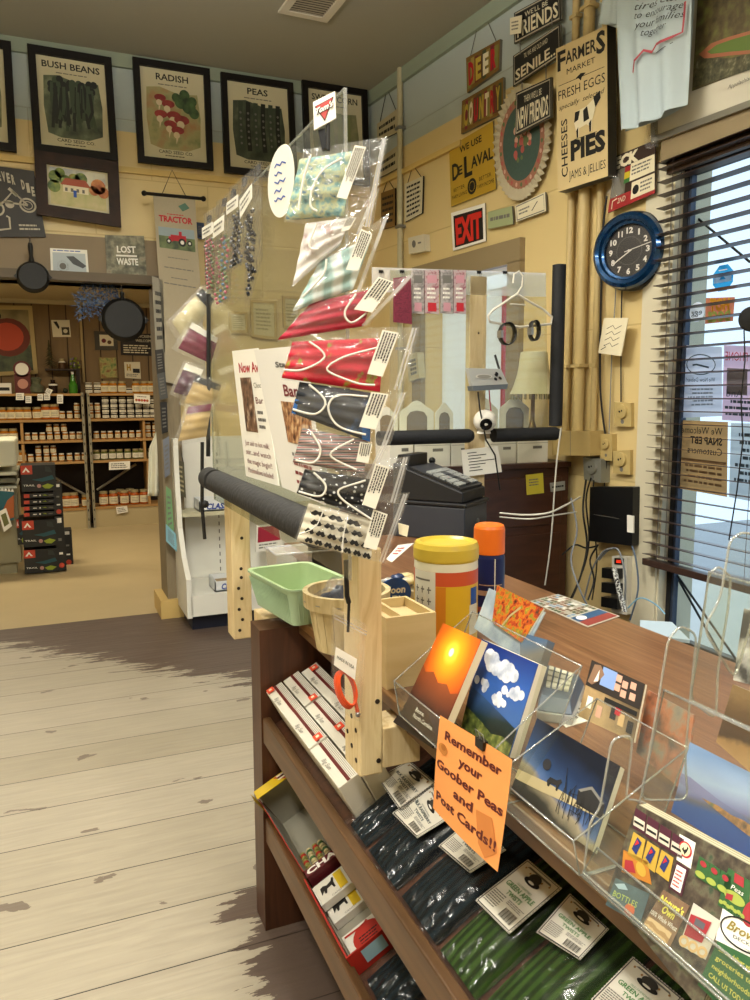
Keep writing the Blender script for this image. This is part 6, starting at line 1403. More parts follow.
mask_bag(6, [(302,424),(390,440),(372,480),(292,464)], [(303,428),(368,440),(364,474),(293,462)], [(361,442),(373,444),(369,463),(357,461)], 'plaid', 'bagged grey and red plaid mask', [[(.15,.95),(.35,.5),(.3,.1),(.05,.08)],[(.8,.95),(.5,.4),(.9,.1)]])
mask_bag(7, [(303,466),(410,456),(398,504),(296,494)], [(305,469),(373,480),(374,520),(297,493)], [(376,463),(390,467),(376,508),(363,503)], 'dots', 'bagged black mask with white specks', [[(.15,.95),(.35,.6),(.3,.2),(.03,.12)],[(.9,.98),(.55,.6),(.6,.3),(.98,.02)]])
def tache(b, Fm):
    r = 0
    for v in (.86, .62, .38, .15):
        n = 3+r; w = .78/n
        for i in range(n+1):
            u = .06+i*w+.04*(r % 2); 
            if u+w > 1.02: continue
            P = [(u,v),(u+.12*w,v-.03),(u+.3*w,v+.05),(u+.5*w,v+.02),(u+.7*w,v+.05),(u+.88*w,v-.03),(u+w,v),(u+.85*w,v-.08),(u+.65*w,v-.10),(u+.5*w,v-.05),(u+.35*w,v-.10),(u+.15*w,v-.08)]
            b.poly(Fm, P, BLACK, .0225)
        r += 1
mask_bag(8, [(308,500),(410,492),(386,564),(294,542)], [(309,503),(374,520),(371,560),(297,540)], [(374,508),(388,513),(377,548),(364,545)], 'tache', 'bagged cream mask with black moustaches at the foot of the chain', [[(.25,.95),(.2,.5),(.02,.2)],[(.62,.98),(.6,.5),(.62,.05)]], tache)
fn = bagpt(9); F_ = FP(fn, (398,523),(409,526),(407,537),(399,534)); b = MB(); b.slab(F_, .004, CREAM); b.build('round_tag', label='small cream tag sticking out beside the lowest mask bags', cat='tag')
# black clip holding the chain
b = MB(); p = bagpt(-1)(322,138); Fc = FP(bagpt(-2), (318,130),(325,128),(327,147),(322,150)); b.slab(Fc, .012, CLIPM); b.tube([bagpt(-2)(328,120), bagpt(-2)(328,150)], .004, BLACK, 6); b.build('binder_clip', label='large black clip holding the topmost mask bag', cat='clip', bevel=.002)
# square sign with a red triangle at the top of the sheet
F_ = FP(bagpt(-3), (313,102),(335,91),(336,118),(314,130)); b = MB(); b.slab(F_, .004, WHITE); RT = mat('sign_red', '#b23a34', .5)
b.poly(F_, [(.06,.80),(.94,.82),(.5,.10)], BLACK, .001); b.poly(F_, [(.12,.77),(.88,.79),(.5,.15)], RT, .0015); b.text(F_, "Tom's", .1, .48, .9, .68, WHITE, .003, bold=.04, shear=.3); b.text(F_, "Tom's", .12, .46, .92, .66, BLACK, .002, bold=.06, shear=.3)
b.build('triangle_sign', label='small white square sign with a red triangle atop the acrylic', cat='sign')
F_ = FP(lambda a, c: onx(a, c, AX-.012), (268,152),(300,136),(297,212),(268,222)); b = MB(); b.poly(F_, [(.5+.5*math.cos(2*PI*k/30)*(1 if math.cos(2*PI*k/30)<0 else .75), .5+.5*math.sin(2*PI*k/30)) for k in range(30)], WHITE, 0)
for k in range(5): b.line(F_, [(.25+.06*i, .75-.12*k+.02*((i*5+k) % 3-1)) for i in range(7-(k % 2)*2)], .003, BLUEINK, .001)
b.build('round_note', label='round white paper with handwriting taped on the acrylic', cat='note', solid=.001)
# poster pair standing on the rail behind the bags
PX = AX-.02
F_ = FP(lambda a, c: onx(a, c, PX), (232,351),(258,348),(279,486),(246,476)); b = MB(); b.slab(F_, .002, WHITE)
b.text(F_, 'Now Av', .22, .82, .92, .9, REDINK, .001, bold=.02); b.rect(F_, .22, .36, .62, .78, ramp('chocolate_photo', [(.35, '#2a1a14'), (.55, '#7a5a44'), (.7, '#c9b8a0')], 30), .0012); b.text(F_, 'Bar', .68, .58, .92, .63, MARO, .001)
for k, s_ in enumerate(('Just add to hot milk,', 'stir...and watch', 'the magic begin!!', 'Marshmallows included!')): b.text(F_, s_, .12, .25-.07*k, .9, .29-.07*k, MARO, .001)
b.text(F_, 'Choc', .68, .7, .92, .74, GREYINK, .001); b.lines(F_, .68, .38, .92, .54, 3, GREYINK, .001); b.build('shelf_poster', label='white poster reading now av behind the acrylic', cat='poster')
F_ = FP(lambda a, c: onx(a, c, PX-.012), (254,350),(305,345),(325,505),(282,487)); b = MB(); b.slab(F_, .002, mat('white_poster_card', '#dcd9d2', .6))
b.text(F_, 'Sta', .42, .86, .62, .9, BLACK, .001, bold=.02); b.text(F_, 'Bar', .5, .66, .78, .74, MARO, .001, bold=.02); b.rect(F_, .4, .34, .95, .62, ramp('peanut_photo', [(.35, '#4a2a1c'), (.5, '#9a6a44'), (.65, '#cfae84')], 60), .0012)
for k in range(4): b.lines(F_, .45, .24-.06*k, .95, .29-.06*k, 1, MARO if k else GREYINK, .001)
b.build('shelf_poster', label='white poster with a nut photo nearest the mask bags', cat='poster')
# jewellery bags hung along the top of the sheet
def film_bag(q, fn, content, label, grp=None, name='hanging_bag', labelq=None):
    Fq = FP(fn, *q); T = thing(name, Fq.at(.5,0), label, 'bag', grp)
    b = MB(); b.grid(lambda u, v: Fq.at(u, v, .004+.012*math.sin(u*PI)*math.sin(v*PI)+.002*math.sin(14*v+9*u)), 8, 14, FILM); b.grid(lambda u, v: Fq.at(u, v, -.002), 2, 4, FILM); b.build('clear_bag', T)
    b = MB(); content(b, Fq); b.build('contents', T)
    b = MB(); b.slab(Fq.sub(.15,.66,.85,.8,.018), .001, WHITE); b.lines(Fq.sub(.15,.66,.85,.8,.018), .1, .2, .9, .8, 2, GREYINK, .0008); b.build('paper_label', T)
fa = lambda a, c: onx(a, c, AX-.015)
def strands(cols, seed):
    def f(b, Fq):
        rs = random.Random(seed)
        for k in range(7):
            u = .2+.6*rs.random(); m_ = cols[k % len(cols)]
            P = [Fq.at(u+.25*math.sin(j*.9+k)*.5, .62-.58*j/12, .004+.004*rs.random()) for j in range(13)]
            for p in P: b.sphere(p, .005, m_, 6)
    return f
BD = [mat('dark_beads', '#26282c', .25, .3), mat('grey_beads', '#7f8084', .25, .5), mat('pink_beads', '#b05a68', .4), mat('green_beads', '#6f7f5a', .4), mat('blue_beads', '#5f7f9a', .4)]
GH = 'jewellery bags clipped along the acrylic top'
film_bag([(205,214),(221,204),(221,285),(207,292)], fa, strands([BD[2],BD[1],BD[3]], 1), 'clear bag of pink trinkets furthest along the acrylic', GH)
film_bag([(218,202),(234,190),(230,300),(214,311)], fa, strands([BD[3],BD[4],BD[2]], 2), 'long clear bag with green beads on the acrylic', GH)
film_bag([(231,188),(248,175),(246,262),(229,272)], fa, strands([BD[1],BD[0]], 3), 'clear bag with a silver grey chain on the acrylic', GH)
film_bag([(243,178),(262,160),(262,258),(247,310)], fa, strands([BD[0],BD[0],BD[1]], 4), 'long clear bag of dark beads on the acrylic', GH)
for (x, y), s_ in zip(((209,212),(224,195),(233,186),(244,174),(257,162)), ('furthest', 'second furthest', 'middle', 'second nearest', 'nearest')): clip(onx(x, y+4, AX-.005), (-1,0,0), .03, 'black binder clip %s along the acrylic top edge' % s_, 'clips along the acrylic top')
# bundles of bagged cloth at the far edge of the sheet
fk = lambda a, c: ony(a, c, AY1+.02)
def clothbag(q, m, m2, label, k):
    fnk = lambda a, c: ony(a, c, AY1+.03-.012*k); Fq = FP(fnk, *q); T = thing('bagged_cloth', Fq.at(.5,0), label, 'bagged cloth', 'bagged cloths at the far end of the acrylic')
    b = MB(); b.grid(lambda u, v: Fq.sub(.12,.1,.9,.8).at(u, v, .004+.012*math.sin(u*PI)*math.sin(v*PI)+.002*math.sin(v*20)), 10, 12, m); 
    if m2: b.rect(Fq, .1, .75, .88, .92, m2, .008)
    b.build('folded_cloth', T)
    b = MB(); b.grid(lambda u, v: Fq.at(u, v, .008+.02*math.sin(u*PI)*math.sin(v*PI)+.003*math.sin(17*v+7*u)), 12, 12, FILM); b.grid(lambda u, v: Fq.at(u, v, -.004), 4, 4, FILM); b.build('clear_bag', T)
TAN = mat('tan_cloth', '#b49a68', .9, noise=.15, scale=30); MAR = mat('maroon_cloth', '#6b1736', .85, noise=.15, scale=20)
clothbag([(203,284),(219,298),(183,352),(166,322)], mat('pale_mixed_cloth', '#b8ae8a', .85, noise=.2, scale=30), BLACK, 'bagged pale cloth with a black card, top of the bundle', 0)
clothbag([(190,318),(222,338),(214,369),(171,349)], MAR, WHITE, 'bagged maroon cloth second in the bundle', 1)
clothbag([(184,360),(207,368),(192,403),(169,394)], mat('navy_maroon_cloth', '#4a2438', .85, noise=.4, scale=20), WHITE, 'bagged maroon and navy cloth third in the bundle', 2)
clothbag([(194,372),(226,384),(212,418),(178,404)], TAN, BLACK, 'bagged tan cloth with a navy edge in the bundle', 3)
clothbag([(186,404),(215,400),(209,440),(172,446)], TAN, MAR, 'bagged tan cloth with a red band, lowest of the bundle', 4)
# ======================= GOODS ON THE COUNTER =======================
# green loaf basket
GB_ = mat('sage_green_basket', '#a4bd9c', .55, noise=.06, scale=20); GB2 = mat('sage_green_inside', '#a3b98a', .6, noise=.12, scale=14)
bl_, fr_ = onz(256,604,CT), onz(294,627,CT)
ax_ = (fr_-bl_).normalized(); wx = V(-ax_.y, ax_.x, 0)
if wx.x < 0: wx = -wx
Lb = (fr_-bl_).length; Wb = .17; Hb = .105
def rr_loop(o, L, W_, z, r, n=6):
    """rounded rectangle starting at o, along ax_ and wx."""
    P = []
    for cx_, cy_, a0 in ((L-r, r, -PI/2), (L-r, W_-r, 0), (r, W_-r, PI/2), (r, r, PI)):
        for i in range(n+1): a = a0+PI/2*i/n; P.append(o+ax_*(cx_+r*math.cos(a))+wx*(cy_+r*math.sin(a))+V(0,0,z))
    return P
def loft(b, loops, m, cap0=True):
    n = len(loops[0])
    for A, B in zip(loops, loops[1:]): b.add(A+B, [(i, (i+1) % n, n+(i+1) % n, n+i) for i in range(n)], m, True)
    if cap0: b.add(loops[0], [tuple(reversed(range(n)))], m)
b = MB(); ex = .02
lo_ = [rr_loop(bl_, Lb, Wb, .001, .02), rr_loop(bl_-ax_*ex-wx*ex, Lb+2*ex, Wb+2*ex, Hb, .03), rr_loop(bl_-ax_*(ex+.006)-wx*(ex+.006), Lb+2*ex+.012, Wb+2*ex+.012, Hb+.002, .035), rr_loop(bl_-ax_*(ex+.006)-wx*(ex+.006), Lb+2*ex+.012, Wb+2*ex+.012, Hb+.008, .035)]
loft(b, lo_, GB_); 
li = [rr_loop(bl_-ax_*(ex+.006)-wx*(ex+.006), Lb+2*ex+.012, Wb+2*ex+.012, Hb+.008, .035), rr_loop(bl_-ax_*(ex-.006)-wx*(ex-.006), Lb+2*ex-.012, Wb+2*ex-.012, Hb+.006, .028), rr_loop(bl_+ax_*.006+wx*.006, Lb-.012, Wb-.012, .008, .018)]
loft(b, li, GB2, False); b.add(li[-1], [tuple(range(len(li[-1])))], GB2)
for k in range(24):   # ribs of the pressed sides
    t = k/23; p = bl_+ax_*(.02+(Lb-.04)*t); b.tube([p+V(0,0,.008)-wx*.001, p-wx*(ex+.001)+ax_*((t-.5)*ex*1.6)+V(0,0,Hb-.01)], .0022, GB_, 4, cap=False)
for k in range(12):
    t = k/11; p = bl_+ax_*Lb+wx*(.02+(Wb-.04)*t); b.tube([p+V(0,0,.008)+ax_*.001, p+ax_*(ex+.001)+wx*((t-.5)*ex*1.6)+V(0,0,Hb-.01)], .0022, GB_, 4, cap=False)
b.build('loaf_basket', label='sage green ribbed loaf basket on the counter end', cat='basket')
# clear clamshell box behind it
o = V(.775, 2.53, CT+.001); b = MB(); CL = clear('clear_clamshell', gloss=.5, rough=.1, haze=.25)
b.hexa([o+V(-.09,-.06,0),o+V(.09,-.06,0),o+V(.09,.06,0),o+V(-.09,.06,0)], [o+V(-.1,-.07,.13),o+V(.1,-.07,.13),o+V(.1,.07,.13),o+V(-.1,.07,.13)], CL)
b.tube([o+V(-.1,-.07,.13),o+V(.1,-.07,.13),o+V(.1,.07,.13),o+V(-.1,.07,.13)], .004, ZIP, 6, closed=True); b.build('clamshell_box', label='clear plastic clamshell box behind the green basket', cat='box')
# black card reader stand behind the post
F_ = FP(lambda a, c: ony(a, c, 2.46), (312,545),(341,546),(343,584),(313,584)); T = thing('black_stand', F_.at(.5,0), 'black box shaped stand behind the round splint basket', 'stand'); b = MB(); b.slab(F_, .05, BLKPL); b.build('stand_body', T, bevel=.004)
b = MB(); p = F_.at(.5,0); b.hexa([V(p.x-.05,p.y-.02,CT+.001),V(p.x+.06,p.y-.02,CT+.001),V(p.x+.06,p.y+.06,CT+.001),V(p.x-.05,p.y+.06,CT+.001)], [V(p.x-.05,p.y,p.z+.01),V(p.x+.05,p.y,p.z+.01),V(p.x+.05,p.y+.05,p.z+.01),V(p.x-.05,p.y+.05,p.z+.01)], BLKPL); b.build('stand_base', T)
# round splint basket with wrapped goods
SPL = ramp('splint_wood', [(.3, '#b09a6c'), (.6, '#cdbb90'), (.8, '#a08858')], 8, .65, stretch=(6,6,1)); oc = onz(322, 655, CT)+V(.10,.09,0); R1, R2, HB2 = .08, .105, .15
oc = V(.692, 1.845, CT+.002)
T = thing('splint_basket', oc, 'round pale wood splint basket beside the counter post', 'basket')
b = MB(); n = 22
b.lathe(oc, [(0,.004),(R1*.96,.004)], SPL, 30, cap=False)
for k in range(n):
    a0, a1 = 2*PI*k/n, 2*PI*(k+.93)/n
    P = [oc+V(R1*math.cos(a0),R1*math.sin(a0),0), oc+V(R1*math.cos(a1),R1*math.sin(a1),0), oc+V(R2*math.cos(a1),R2*math.sin(a1),HB2), oc+V(R2*math.cos(a0),R2*math.sin(a0),HB2)]
    c_ = oc; Q = [p+(c_-V(p.x,p.y,c_.z)).normalized()*.003 for p in P]; b.hexa([P[0],P[1],Q[1],Q[0]], [P[3],P[2],Q[2],Q[3]], SPL)
b.build('splints', T)
b = MB(); b.lathe(oc, [(R2+.003,HB2-.035),(R2+.007,HB2-.035),(R2+.009,HB2+.004),(R2-.004,HB2+.004),(R2-.005,HB2-.03)], SPL, 40, cap=False)
for k in range(12): a = 2*PI*k/12; p = oc+V((R2+.009)*math.cos(a),(R2+.009)*math.sin(a),HB2-.018); d = V(-math.sin(a),math.cos(a),0); b.tube([p-d*.006, p+d*.006], .0012, STEEL, 4)
b.build('rim_band', T)
b = MB(); rs = random.Random(9)
def crump(o, r, m, seed, sq=(1,1,1)):
    rs = random.Random(seed); ph = [rs.random()*6 for _ in range(6)]
    def f(u, v):
        t = PI*v; p = 2*PI*u; rr = r*(1+.14*math.sin(3*p+ph[0]+4*t)+.1*math.sin(7*p+ph[1]-5*t)*math.sin(t)+.07*math.sin(13*p+ph[2]+9*t)*math.sin(t))
        return o+V(rr*sq[0]*math.sin(t)*math.cos(p), rr*sq[1]*math.sin(t)*math.sin(p), rr*sq[2]*math.cos(t))
    return f
pk = oc+V(-.02,-.02,HB2-.03)
b = MB(); b.grid(crump(pk, .055, None, 1, (1,.8,.8)), 24, 14, mat('dark_blue_goods', '#1c2437', .5)); b.grid(crump(pk+V(0,0,.005), .07, None, 2, (1,.85,.85)), 26, 16, FILM); b.build('wrapped_goods', label='dark blue goods in crumpled clear plastic in the splint basket', cat='packet')
b = MB(); b.grid(crump(oc+V(.045,.045,HB2-.06), .04, None, 5), 18, 10, mat('cream_goods', '#b7a888', .6)); b.build('cream_packet', label='cream lump beside the wrapped goods in the splint basket', cat='packet')
# bag with the orange coil on the post
ybag = by0-.012
F_ = FP(lambda a, c: ony(a, c, ybag), (332,606),(366,624),(360,722),(331,706)); T = thing('hanging_bag', F_.at(.5,0), 'clear bag with an orange coil hanging on the counter post', 'bag')
b = MB(); b.grid(lambda u, v: F_.at(u, v, .006+.012*math.sin(u*PI)*math.sin(v*PI)+.002*math.sin(12*v+8*u)), 12, 20, FILM); b.grid(lambda u, v: F_.at(u, v, -.003), 6, 8, FILM); b.line(F_, [(.02,.9),(.98,.9)], .003, ZIP, .01); b.line(F_, [(.02,.93),(.98,.93)], .002, ZIP, .01); b.build('clear_bag', T)
b = MB(); OC = mat('orange_coil', '#e4562a', .4)
for k in range(4):
    P = [F_.at(.42+(.33-.015*k)*math.cos(2*PI*i/28+.2)+.02*k, .24+(.17-.008*k)*math.sin(2*PI*i/28)+.012*k, .004+.003*k) for i in range(28)]; b.tube(P, .0024, OC, 6, closed=True)
b.tube([F_.at(.75,.2,.006), F_.at(.85,.1,.006), F_.at(.9,.05,.006)], .004, OC, 6); b.build('orange_coil', T)
b = MB(); b.sphere(F_.at(.86,.07,.008), .006, STEEL, 8); b.build('metal_clasp', T)
b = MB(); G = FP(lambda a, c: ony(a, c, ybag-.02), (336,647),(357,659),(355,680),(334,665)); b.slab(G, .001, WHITE); b.text(G, 'MADE IN USA', .1, .45, .9, .62, BLACK, .0008); b.build('paper_label', T)
b = MB(); b.tube([ony(346,560,ybag-.004), ony(347,596,ybag-.004), ony(349,603,ybag-.004)], .005, BLACK, 6); b.tube([ony(349,603,ybag-.006), ony(348,632,ybag-.01)], .003, BLACK, 6); b.build('black_strap', label='black zip strap on the front of the counter post', cat='strap')
# wooden napkin box
WB_ = ramp('box_plywood', [(.3, '#c4aa78'), (.6, '#cfb888')], 5, .6, stretch=(1,1,5))
w0 = onz(383,690,CT); xw0, yw0 = .664, 1.525
wq = ony(436,610,yw0); hz = wq.z-CT-.005; wx1 = wq.x
T = thing('wooden_box', ((xw0+wx1)/2, yw0+.07, CT), 'small open topped plywood box beside the counter post', 'wooden box')
b = MB(); t_ = .008; yw1 = yw0+.16
for lo, hi in (((xw0,yw0,CT+.001),(wx1,yw0+t_,CT+hz)), ((xw0,yw1-t_,CT+.001),(wx1,yw1,CT+hz)), ((xw0,yw0+t_,CT+.001),(xw0+t_,yw1-t_,CT+hz)), ((wx1-t_,yw0+t_,CT+.001),(wx1,yw1-t_,CT+hz)), ((xw0+t_,yw0+t_,CT+.001),(wx1-t_,yw1-t_,CT+.01))): b.box(lo, hi, WB_)
b.build('box_body', T)
b = MB(); b.box((xw0+t_, yw0+t_, CT+hz-.03), (wx1-t_, yw1-t_, CT+hz-.022), WB_); b.box((xw0+.045, yw0+t_, CT+hz-.022), (xw0+.052, yw1-t_, CT+hz-.004), WB_); b.build('inner_tray', T)
# moon pie carton
yq = 1.95; o = ony(398, 600, yq); T = thing('snack_carton', V(o.x, yq+.06, CT), 'opened snack carton with a round blue badge on its flap', 'carton')
a_ = ony(384,604,yq); c_ = ony(414,604,yq)
b = MB(); b.box((a_.x, yq, CT+.001), (c_.x+.03, yq+.12, CT+.10), mat('snack_carton_card', '#c9bfa2', .6)); b.rect(Face(V(a_.x,yq,CT),V(c_.x+.03,yq,CT),V(c_.x+.03,yq,CT+.1),V(a_.x,yq,CT+.1)), .6,.2,.95,.8, mat('snack_yellow', '#c9a32a', .5)); b.build('carton_body', T)
b = MB(); F_ = FP(lambda a, c: ony(a, c, yq-.004), (378,580),(411,576),(411,608),(378,610)); MB_ = mat('badge_blue', '#1d4a94', .4); b.poly(F_, [(.5+.5*math.cos(2*PI*k/30), .5+.5*math.sin(2*PI*k/30)) for k in range(30)], MB_, 0); b.text(F_, 'Moon', .16, .52, .82, .74, WHITE, .001, bold=.03, shear=.1); b.text(F_, 'Pie', .4, .22, .84, .44, WHITE, .001, bold=.03, shear=.1); b.build('round_badge', T, solid=.002)
rs = random.Random(4)
for k in range(9):
    p = V(a_.x+.02+rs.random()*(c_.x-a_.x), yq+.03+.06*rs.random(), CT+.115+.01*rs.random()); b = MB(); b.grid(crump(p, .024, None, k, (1,.8,.5)), 12, 8, mat(['wrapper_silver','wrapper_navy','wrapper_cream'][k % 3], ['#b8b6b0','#24345a','#c8b88a'][k % 3], .3)); b.build('snack_wrapper', label=['silver wrapped snack heaped in the carton', 'navy wrapped snack heaped in the carton', 'cream wrapped snack heaped in the carton'][k % 3], cat='snack', group=['silver wrapped snacks', 'navy wrapped snacks', 'cream wrapped snacks'][k % 3])
# wipes canister
co_ = V(.958, 1.80, CT+.001); rc = .085; hh = .225
YL = mat('yellow_lid', '#c7ab3c', .35); 
T = thing('wipes_canister', co_, 'large yellow wipes canister with a yellow lid on the counter', 'canister')
WHC = mat('canister_white', '#d8d2bd', .4); RDC = mat('canister_red', '#c4502c', .4); YLC = mat('canister_yellow', '#d3a823', .4); ORC = mat('canister_orange', '#c77a1c', .4)
b = MB(); b.lathe(co_, [(rc*.96,0),(rc,.008),(rc,.162),(rc,.163),(rc,.193),(rc,.2),(rc*.99,.218),(rc*.97,.225)], [YLC,YLC,YLC,RDC,RDC,WHC,WHC], 40); b.build('canister_body', T)
b = MB(); b.lathe(co_, [(rc*1.0,.222),(rc*1.02,.228),(rc*1.02,.255),(rc*.96,.268),(rc*.82,.270),(rc*.72,.263),(0,.262)], YL, 40, cap=False); b.build('lid', T)
def wrap(o, r, a0, a1, z0, z1, m, b, n=14): b.grid(lambda u, v: o+V(r*math.cos(a0+(a1-a0)*u), r*math.sin(a0+(a1-a0)*u), z0+(z1-z0)*v), n, 1, m)
av = math.atan2(-co_.y, -co_.x)
b = MB(); wrap(co_, rc*1.006, av-1.25, av-.32, .01, .2, mat('instruction_label', '#d2cfc4', .5), b); wrap(co_, rc*1.004, av-.32, av+.0, .01, .162, ORC, b)
for k in range(9):
    a = av-1.1+.25*(k % 3); z = .09+.03*(k//3); wrap(co_, rc*1.01, a, a+.14, z, z+.004, GREYINK, b, 4); wrap(co_, rc*1.01, a+.04, a+.08, z-.008, z+.01, GREYINK, b, 3)
wrap(co_, rc*1.01, av-1.15, av-.5, .175, .18, GREYINK, b, 8); wrap(co_, rc*1.008, av+.85, av+1.2, .11, .155, mat('badge_blue', '#1d4a94'), b, 6); wrap(co_, rc*1.008, av+.8, av+1.25, .03, .11, WHC, b, 6)
b.build('printed_label', T)
# spray can with orange cap
cs = ony(489, 560, 1.95); cs = V(cs.x, 1.95, CT+.001); r_ = .042; zc1 = ony(489,553,1.95).z-CT; zc2 = ony(489,524,1.95).z-CT
r_ = (ony(502,580,1.95)-ony(475,580,1.95)).length/2
T = thing('spray_can', cs, 'navy spray can with a bright orange cap', 'spray can')
NV = mat('navy_can', '#121c4c', .3); OR_ = mat('orange_cap', '#dd6a1c', .35)
b = MB(); b.lathe(cs, [(r_*.95,0),(r_,.005),(r_,.02),(r_,.035),(r_,.07),(r_,.085),(r_,zc1-.012),(r_*.93,zc1)], [NV,NV,mat('can_red_band', '#8a3a34', .4),NV,mat('can_tan_band', '#a0806a', .4),NV,NV], 32); b.build('can_body', T)
b = MB(); b.lathe(cs, [(r_*.97,zc1),(r_*.99,zc1+.004),(r_*.98,zc2-.012),(r_*.9,zc2-.003),(r_*.75,zc2),(0,zc2)], OR_, 32, cap=False); b.build('cap', T)
b = MB(); wrap(cs, r_*1.01, av+.3, av+.36, .02, zc1-.01, WHC, b, 3); wrap(cs, r_*1.01, av-.7, av+.9, .1, .103, mat('can_tan_band'), b, 10); b.build('label', T)
# placemat of small photos on the counter
F_ = FP(lambda a, c: onz(a, c, CT+.0025), (558,594),(620,616),(588,627),(530,601)); b = MB(); b.slab(F_, .0015, mat('collage_paper', '#b9b5a6', .4))
rs = random.Random(11)
cc = [mat('collage_%d' % i, c, .5) for i, c in enumerate(('#6b5a44','#7f93a8','#a8a294','#4f5a3f','#8a6a5a','#d2cfc6'))]
for i in range(12):
    for k in range(7): b.rect(F_, .02+.055*i, .04+.135*k, .065+.055*i, .15+.135*k, cc[rs.randrange(6)], .0006)
b.rect(F_, .70, .04, .84, .96, mat('collage_blue', '#2f5378', .5), .0006); b.rect(F_, .84, .04, .98, .96, mat('collage_red', '#8a3a34', .5), .0006); b.disc(F_, .77, .25, .06, WHITE, .001)
b.build('photo_placemat', label='printed sheet of small photos lying on the counter', cat='printed sheet')
# keypad terminal
F_ = FP(lambda a, c: onz(a, c, CT+.045), (546,664),(579,675),(570,700),(541,695)); T = thing('card_terminal', V(F_.at(.5,.5).x, F_.at(.5,.5).y, CT), 'blue grey card terminal with white keys on the counter', 'card terminal')
b = MB(); tp = [F_.at(u, v) for u, v in ((0,0),(1,0),(1,1),(0,1))]; bt = [F_.at(u, v) for u, v in ((-.12,-.15),(1.15,-.15),(1.15,1.1),(-.12,1.1))]
b.hexa([V(p.x,p.y,CT+.001) for p in bt], [V(p.x,p.y,CT+.022) for p in bt], mat('terminal_light', '#b2b4b2', .4)); b.hexa([V(p.x,p.y,CT+.022) for p in bt], tp, mat('terminal_blue_grey', '#4c5866', .4)); b.build('terminal_body', T, bevel=.003)
b = MB()
for i in range(4):
    for k in range(4): b.slab(F_.sub(.12+.2*i, .25+.18*k, .26+.2*i, .38+.18*k, .005), .005, mat('terminal_keys', '#c8c4ae', .5))
b.build('keys', T, bevel=.001)
F_ = FP(lambda a, c: onz(a, c, CT+.002), (582,702),(604,716),(566,727),(552,714)); b = MB(); b.slab(F_, .0015, WHITE); b.lines(F_, .1, .2, .9, .8, 4, GREYINK, .0006); b.build('receipt_paper', label='white paper slip beside the card terminal', cat='paper')
# papers on the sill side of the counter
F_ = FP(lambda a, c: on(a, c, (0,0,1), .93), (640,620),(672,622),(690,640),(640,634)); b = MB(); b.slab(F_, .01, mat('pale_blue_paper', '#a9bccb', .5)); b.build('paper_stack', label='pale blue papers beyond the counter edge by the window', cat='papers')
# ---- leaning books and cards in acrylic holders
def lean(x0, z0, deg):
    d = V(math.cos(math.radians(deg)), 0, math.sin(math.radians(deg))); n = V(-d.z, 0, d.x); o = V(x0, 0, z0)
    return lambda a, c, h=0: on(a, c, n, n.dot(o)+h)
CT1 = CT+.004
lb = lean(.638, CT1, 62)
def book(q, fn, t, label, art, cat='book', name='picture_book', page='#d8d2c0'):
    F_ = FP(fn, *q); T = thing(name, F_.at(.5,0), label, cat)
    b = MB(); art(b, F_); b.build('cover', T)
    b = MB(); b.slab(F_.sub(.0,.0,1,1,-.0015), t, mat('book_pages_'+page[1:], page, .7)); b.build('pages', T); return F_
def glow(name, stops, c, r):
    """printed radial picture: spherical gradient about point c of radius r."""
    if name in _M: return _M[name]
    m = bpy.data.materials.new(name); m.use_nodes = True; nt = m.node_tree; b = nt.nodes['Principled BSDF']; b.inputs['Roughness'].default_value = .3
    g = nt.nodes.new('ShaderNodeNewGeometry'); s = nt.nodes.new('ShaderNodeVectorMath'); s.operation = 'DISTANCE'; s.inputs[1].default_value = tuple(c)
    nt.links.new(g.outputs['Position'], s.inputs[0]); d = nt.nodes.new('ShaderNodeMath'); d.operation = 'DIVIDE'; d.inputs[1].default_value = r; nt.links.new(s.outputs['Value'], d.inputs[0])
    rp = nt.nodes.new('ShaderNodeValToRGB'); cr = rp.color_ramp
    while len(cr.elements) < len(stops): cr.elements.new(.5)
    for e, (p, cc_) in zip(cr.elements, stops): e.position = p; e.color = hx(cc_)
    nt.links.new(d.outputs[0], rp.inputs[0]); nt.links.new(rp.outputs[0], b.inputs['Base Color']); _M[name] = m; return m
def lin(name, stops, p0, p1, noise=0, nscale=20, rough=.3):
    """printed picture fading from point p0 to p1, with broken edges."""
    if name in _M: return _M[name]
    m = bpy.data.materials.new(name); m.use_nodes = True; nt = m.node_tree; b = nt.nodes['Principled BSDF']; b.inputs['Roughness'].default_value = rough
    g = nt.nodes.new('ShaderNodeNewGeometry'); s = nt.nodes.new('ShaderNodeVectorMath'); s.operation = 'SUBTRACT'; s.inputs[1].default_value = tuple(p0); nt.links.new(g.outputs['Position'], s.inputs[0])
    d = nt.nodes.new('ShaderNodeVectorMath'); d.operation = 'DOT_PRODUCT'; dv = V(p1)-V(p0); d.inputs[1].default_value = tuple(dv/dv.length_squared); nt.links.new(s.outputs[0], d.inputs[0])
    o = d.outputs['Value']
    if noise:
        nz = nt.nodes.new('ShaderNodeTexNoise'); nz.inputs['Scale'].default_value = nscale; nz.inputs['Detail'].default_value = 6; nt.links.new(g.outputs['Position'], nz.inputs['Vector'])
        a = nt.nodes.new('ShaderNodeMath'); a.operation = 'MULTIPLY_ADD'; a.inputs[1].default_value = noise; nt.links.new(nz.outputs['Fac'], a.inputs[0]); nt.links.new(o, a.inputs[2]); o = a.outputs[0]
    rp = nt.nodes.new('ShaderNodeValToRGB'); cr = rp.color_ramp
    while len(cr.elements) < len(stops): cr.elements.new(.5)
    for e, (p, cc_) in zip(cr.elements, stops): e.position = p; e.color = hx(cc_)
    nt.links.new(o, rp.inputs[0]); nt.links.new(rp.outputs[0], b.inputs['Base Color']); _M[name] = m; return m
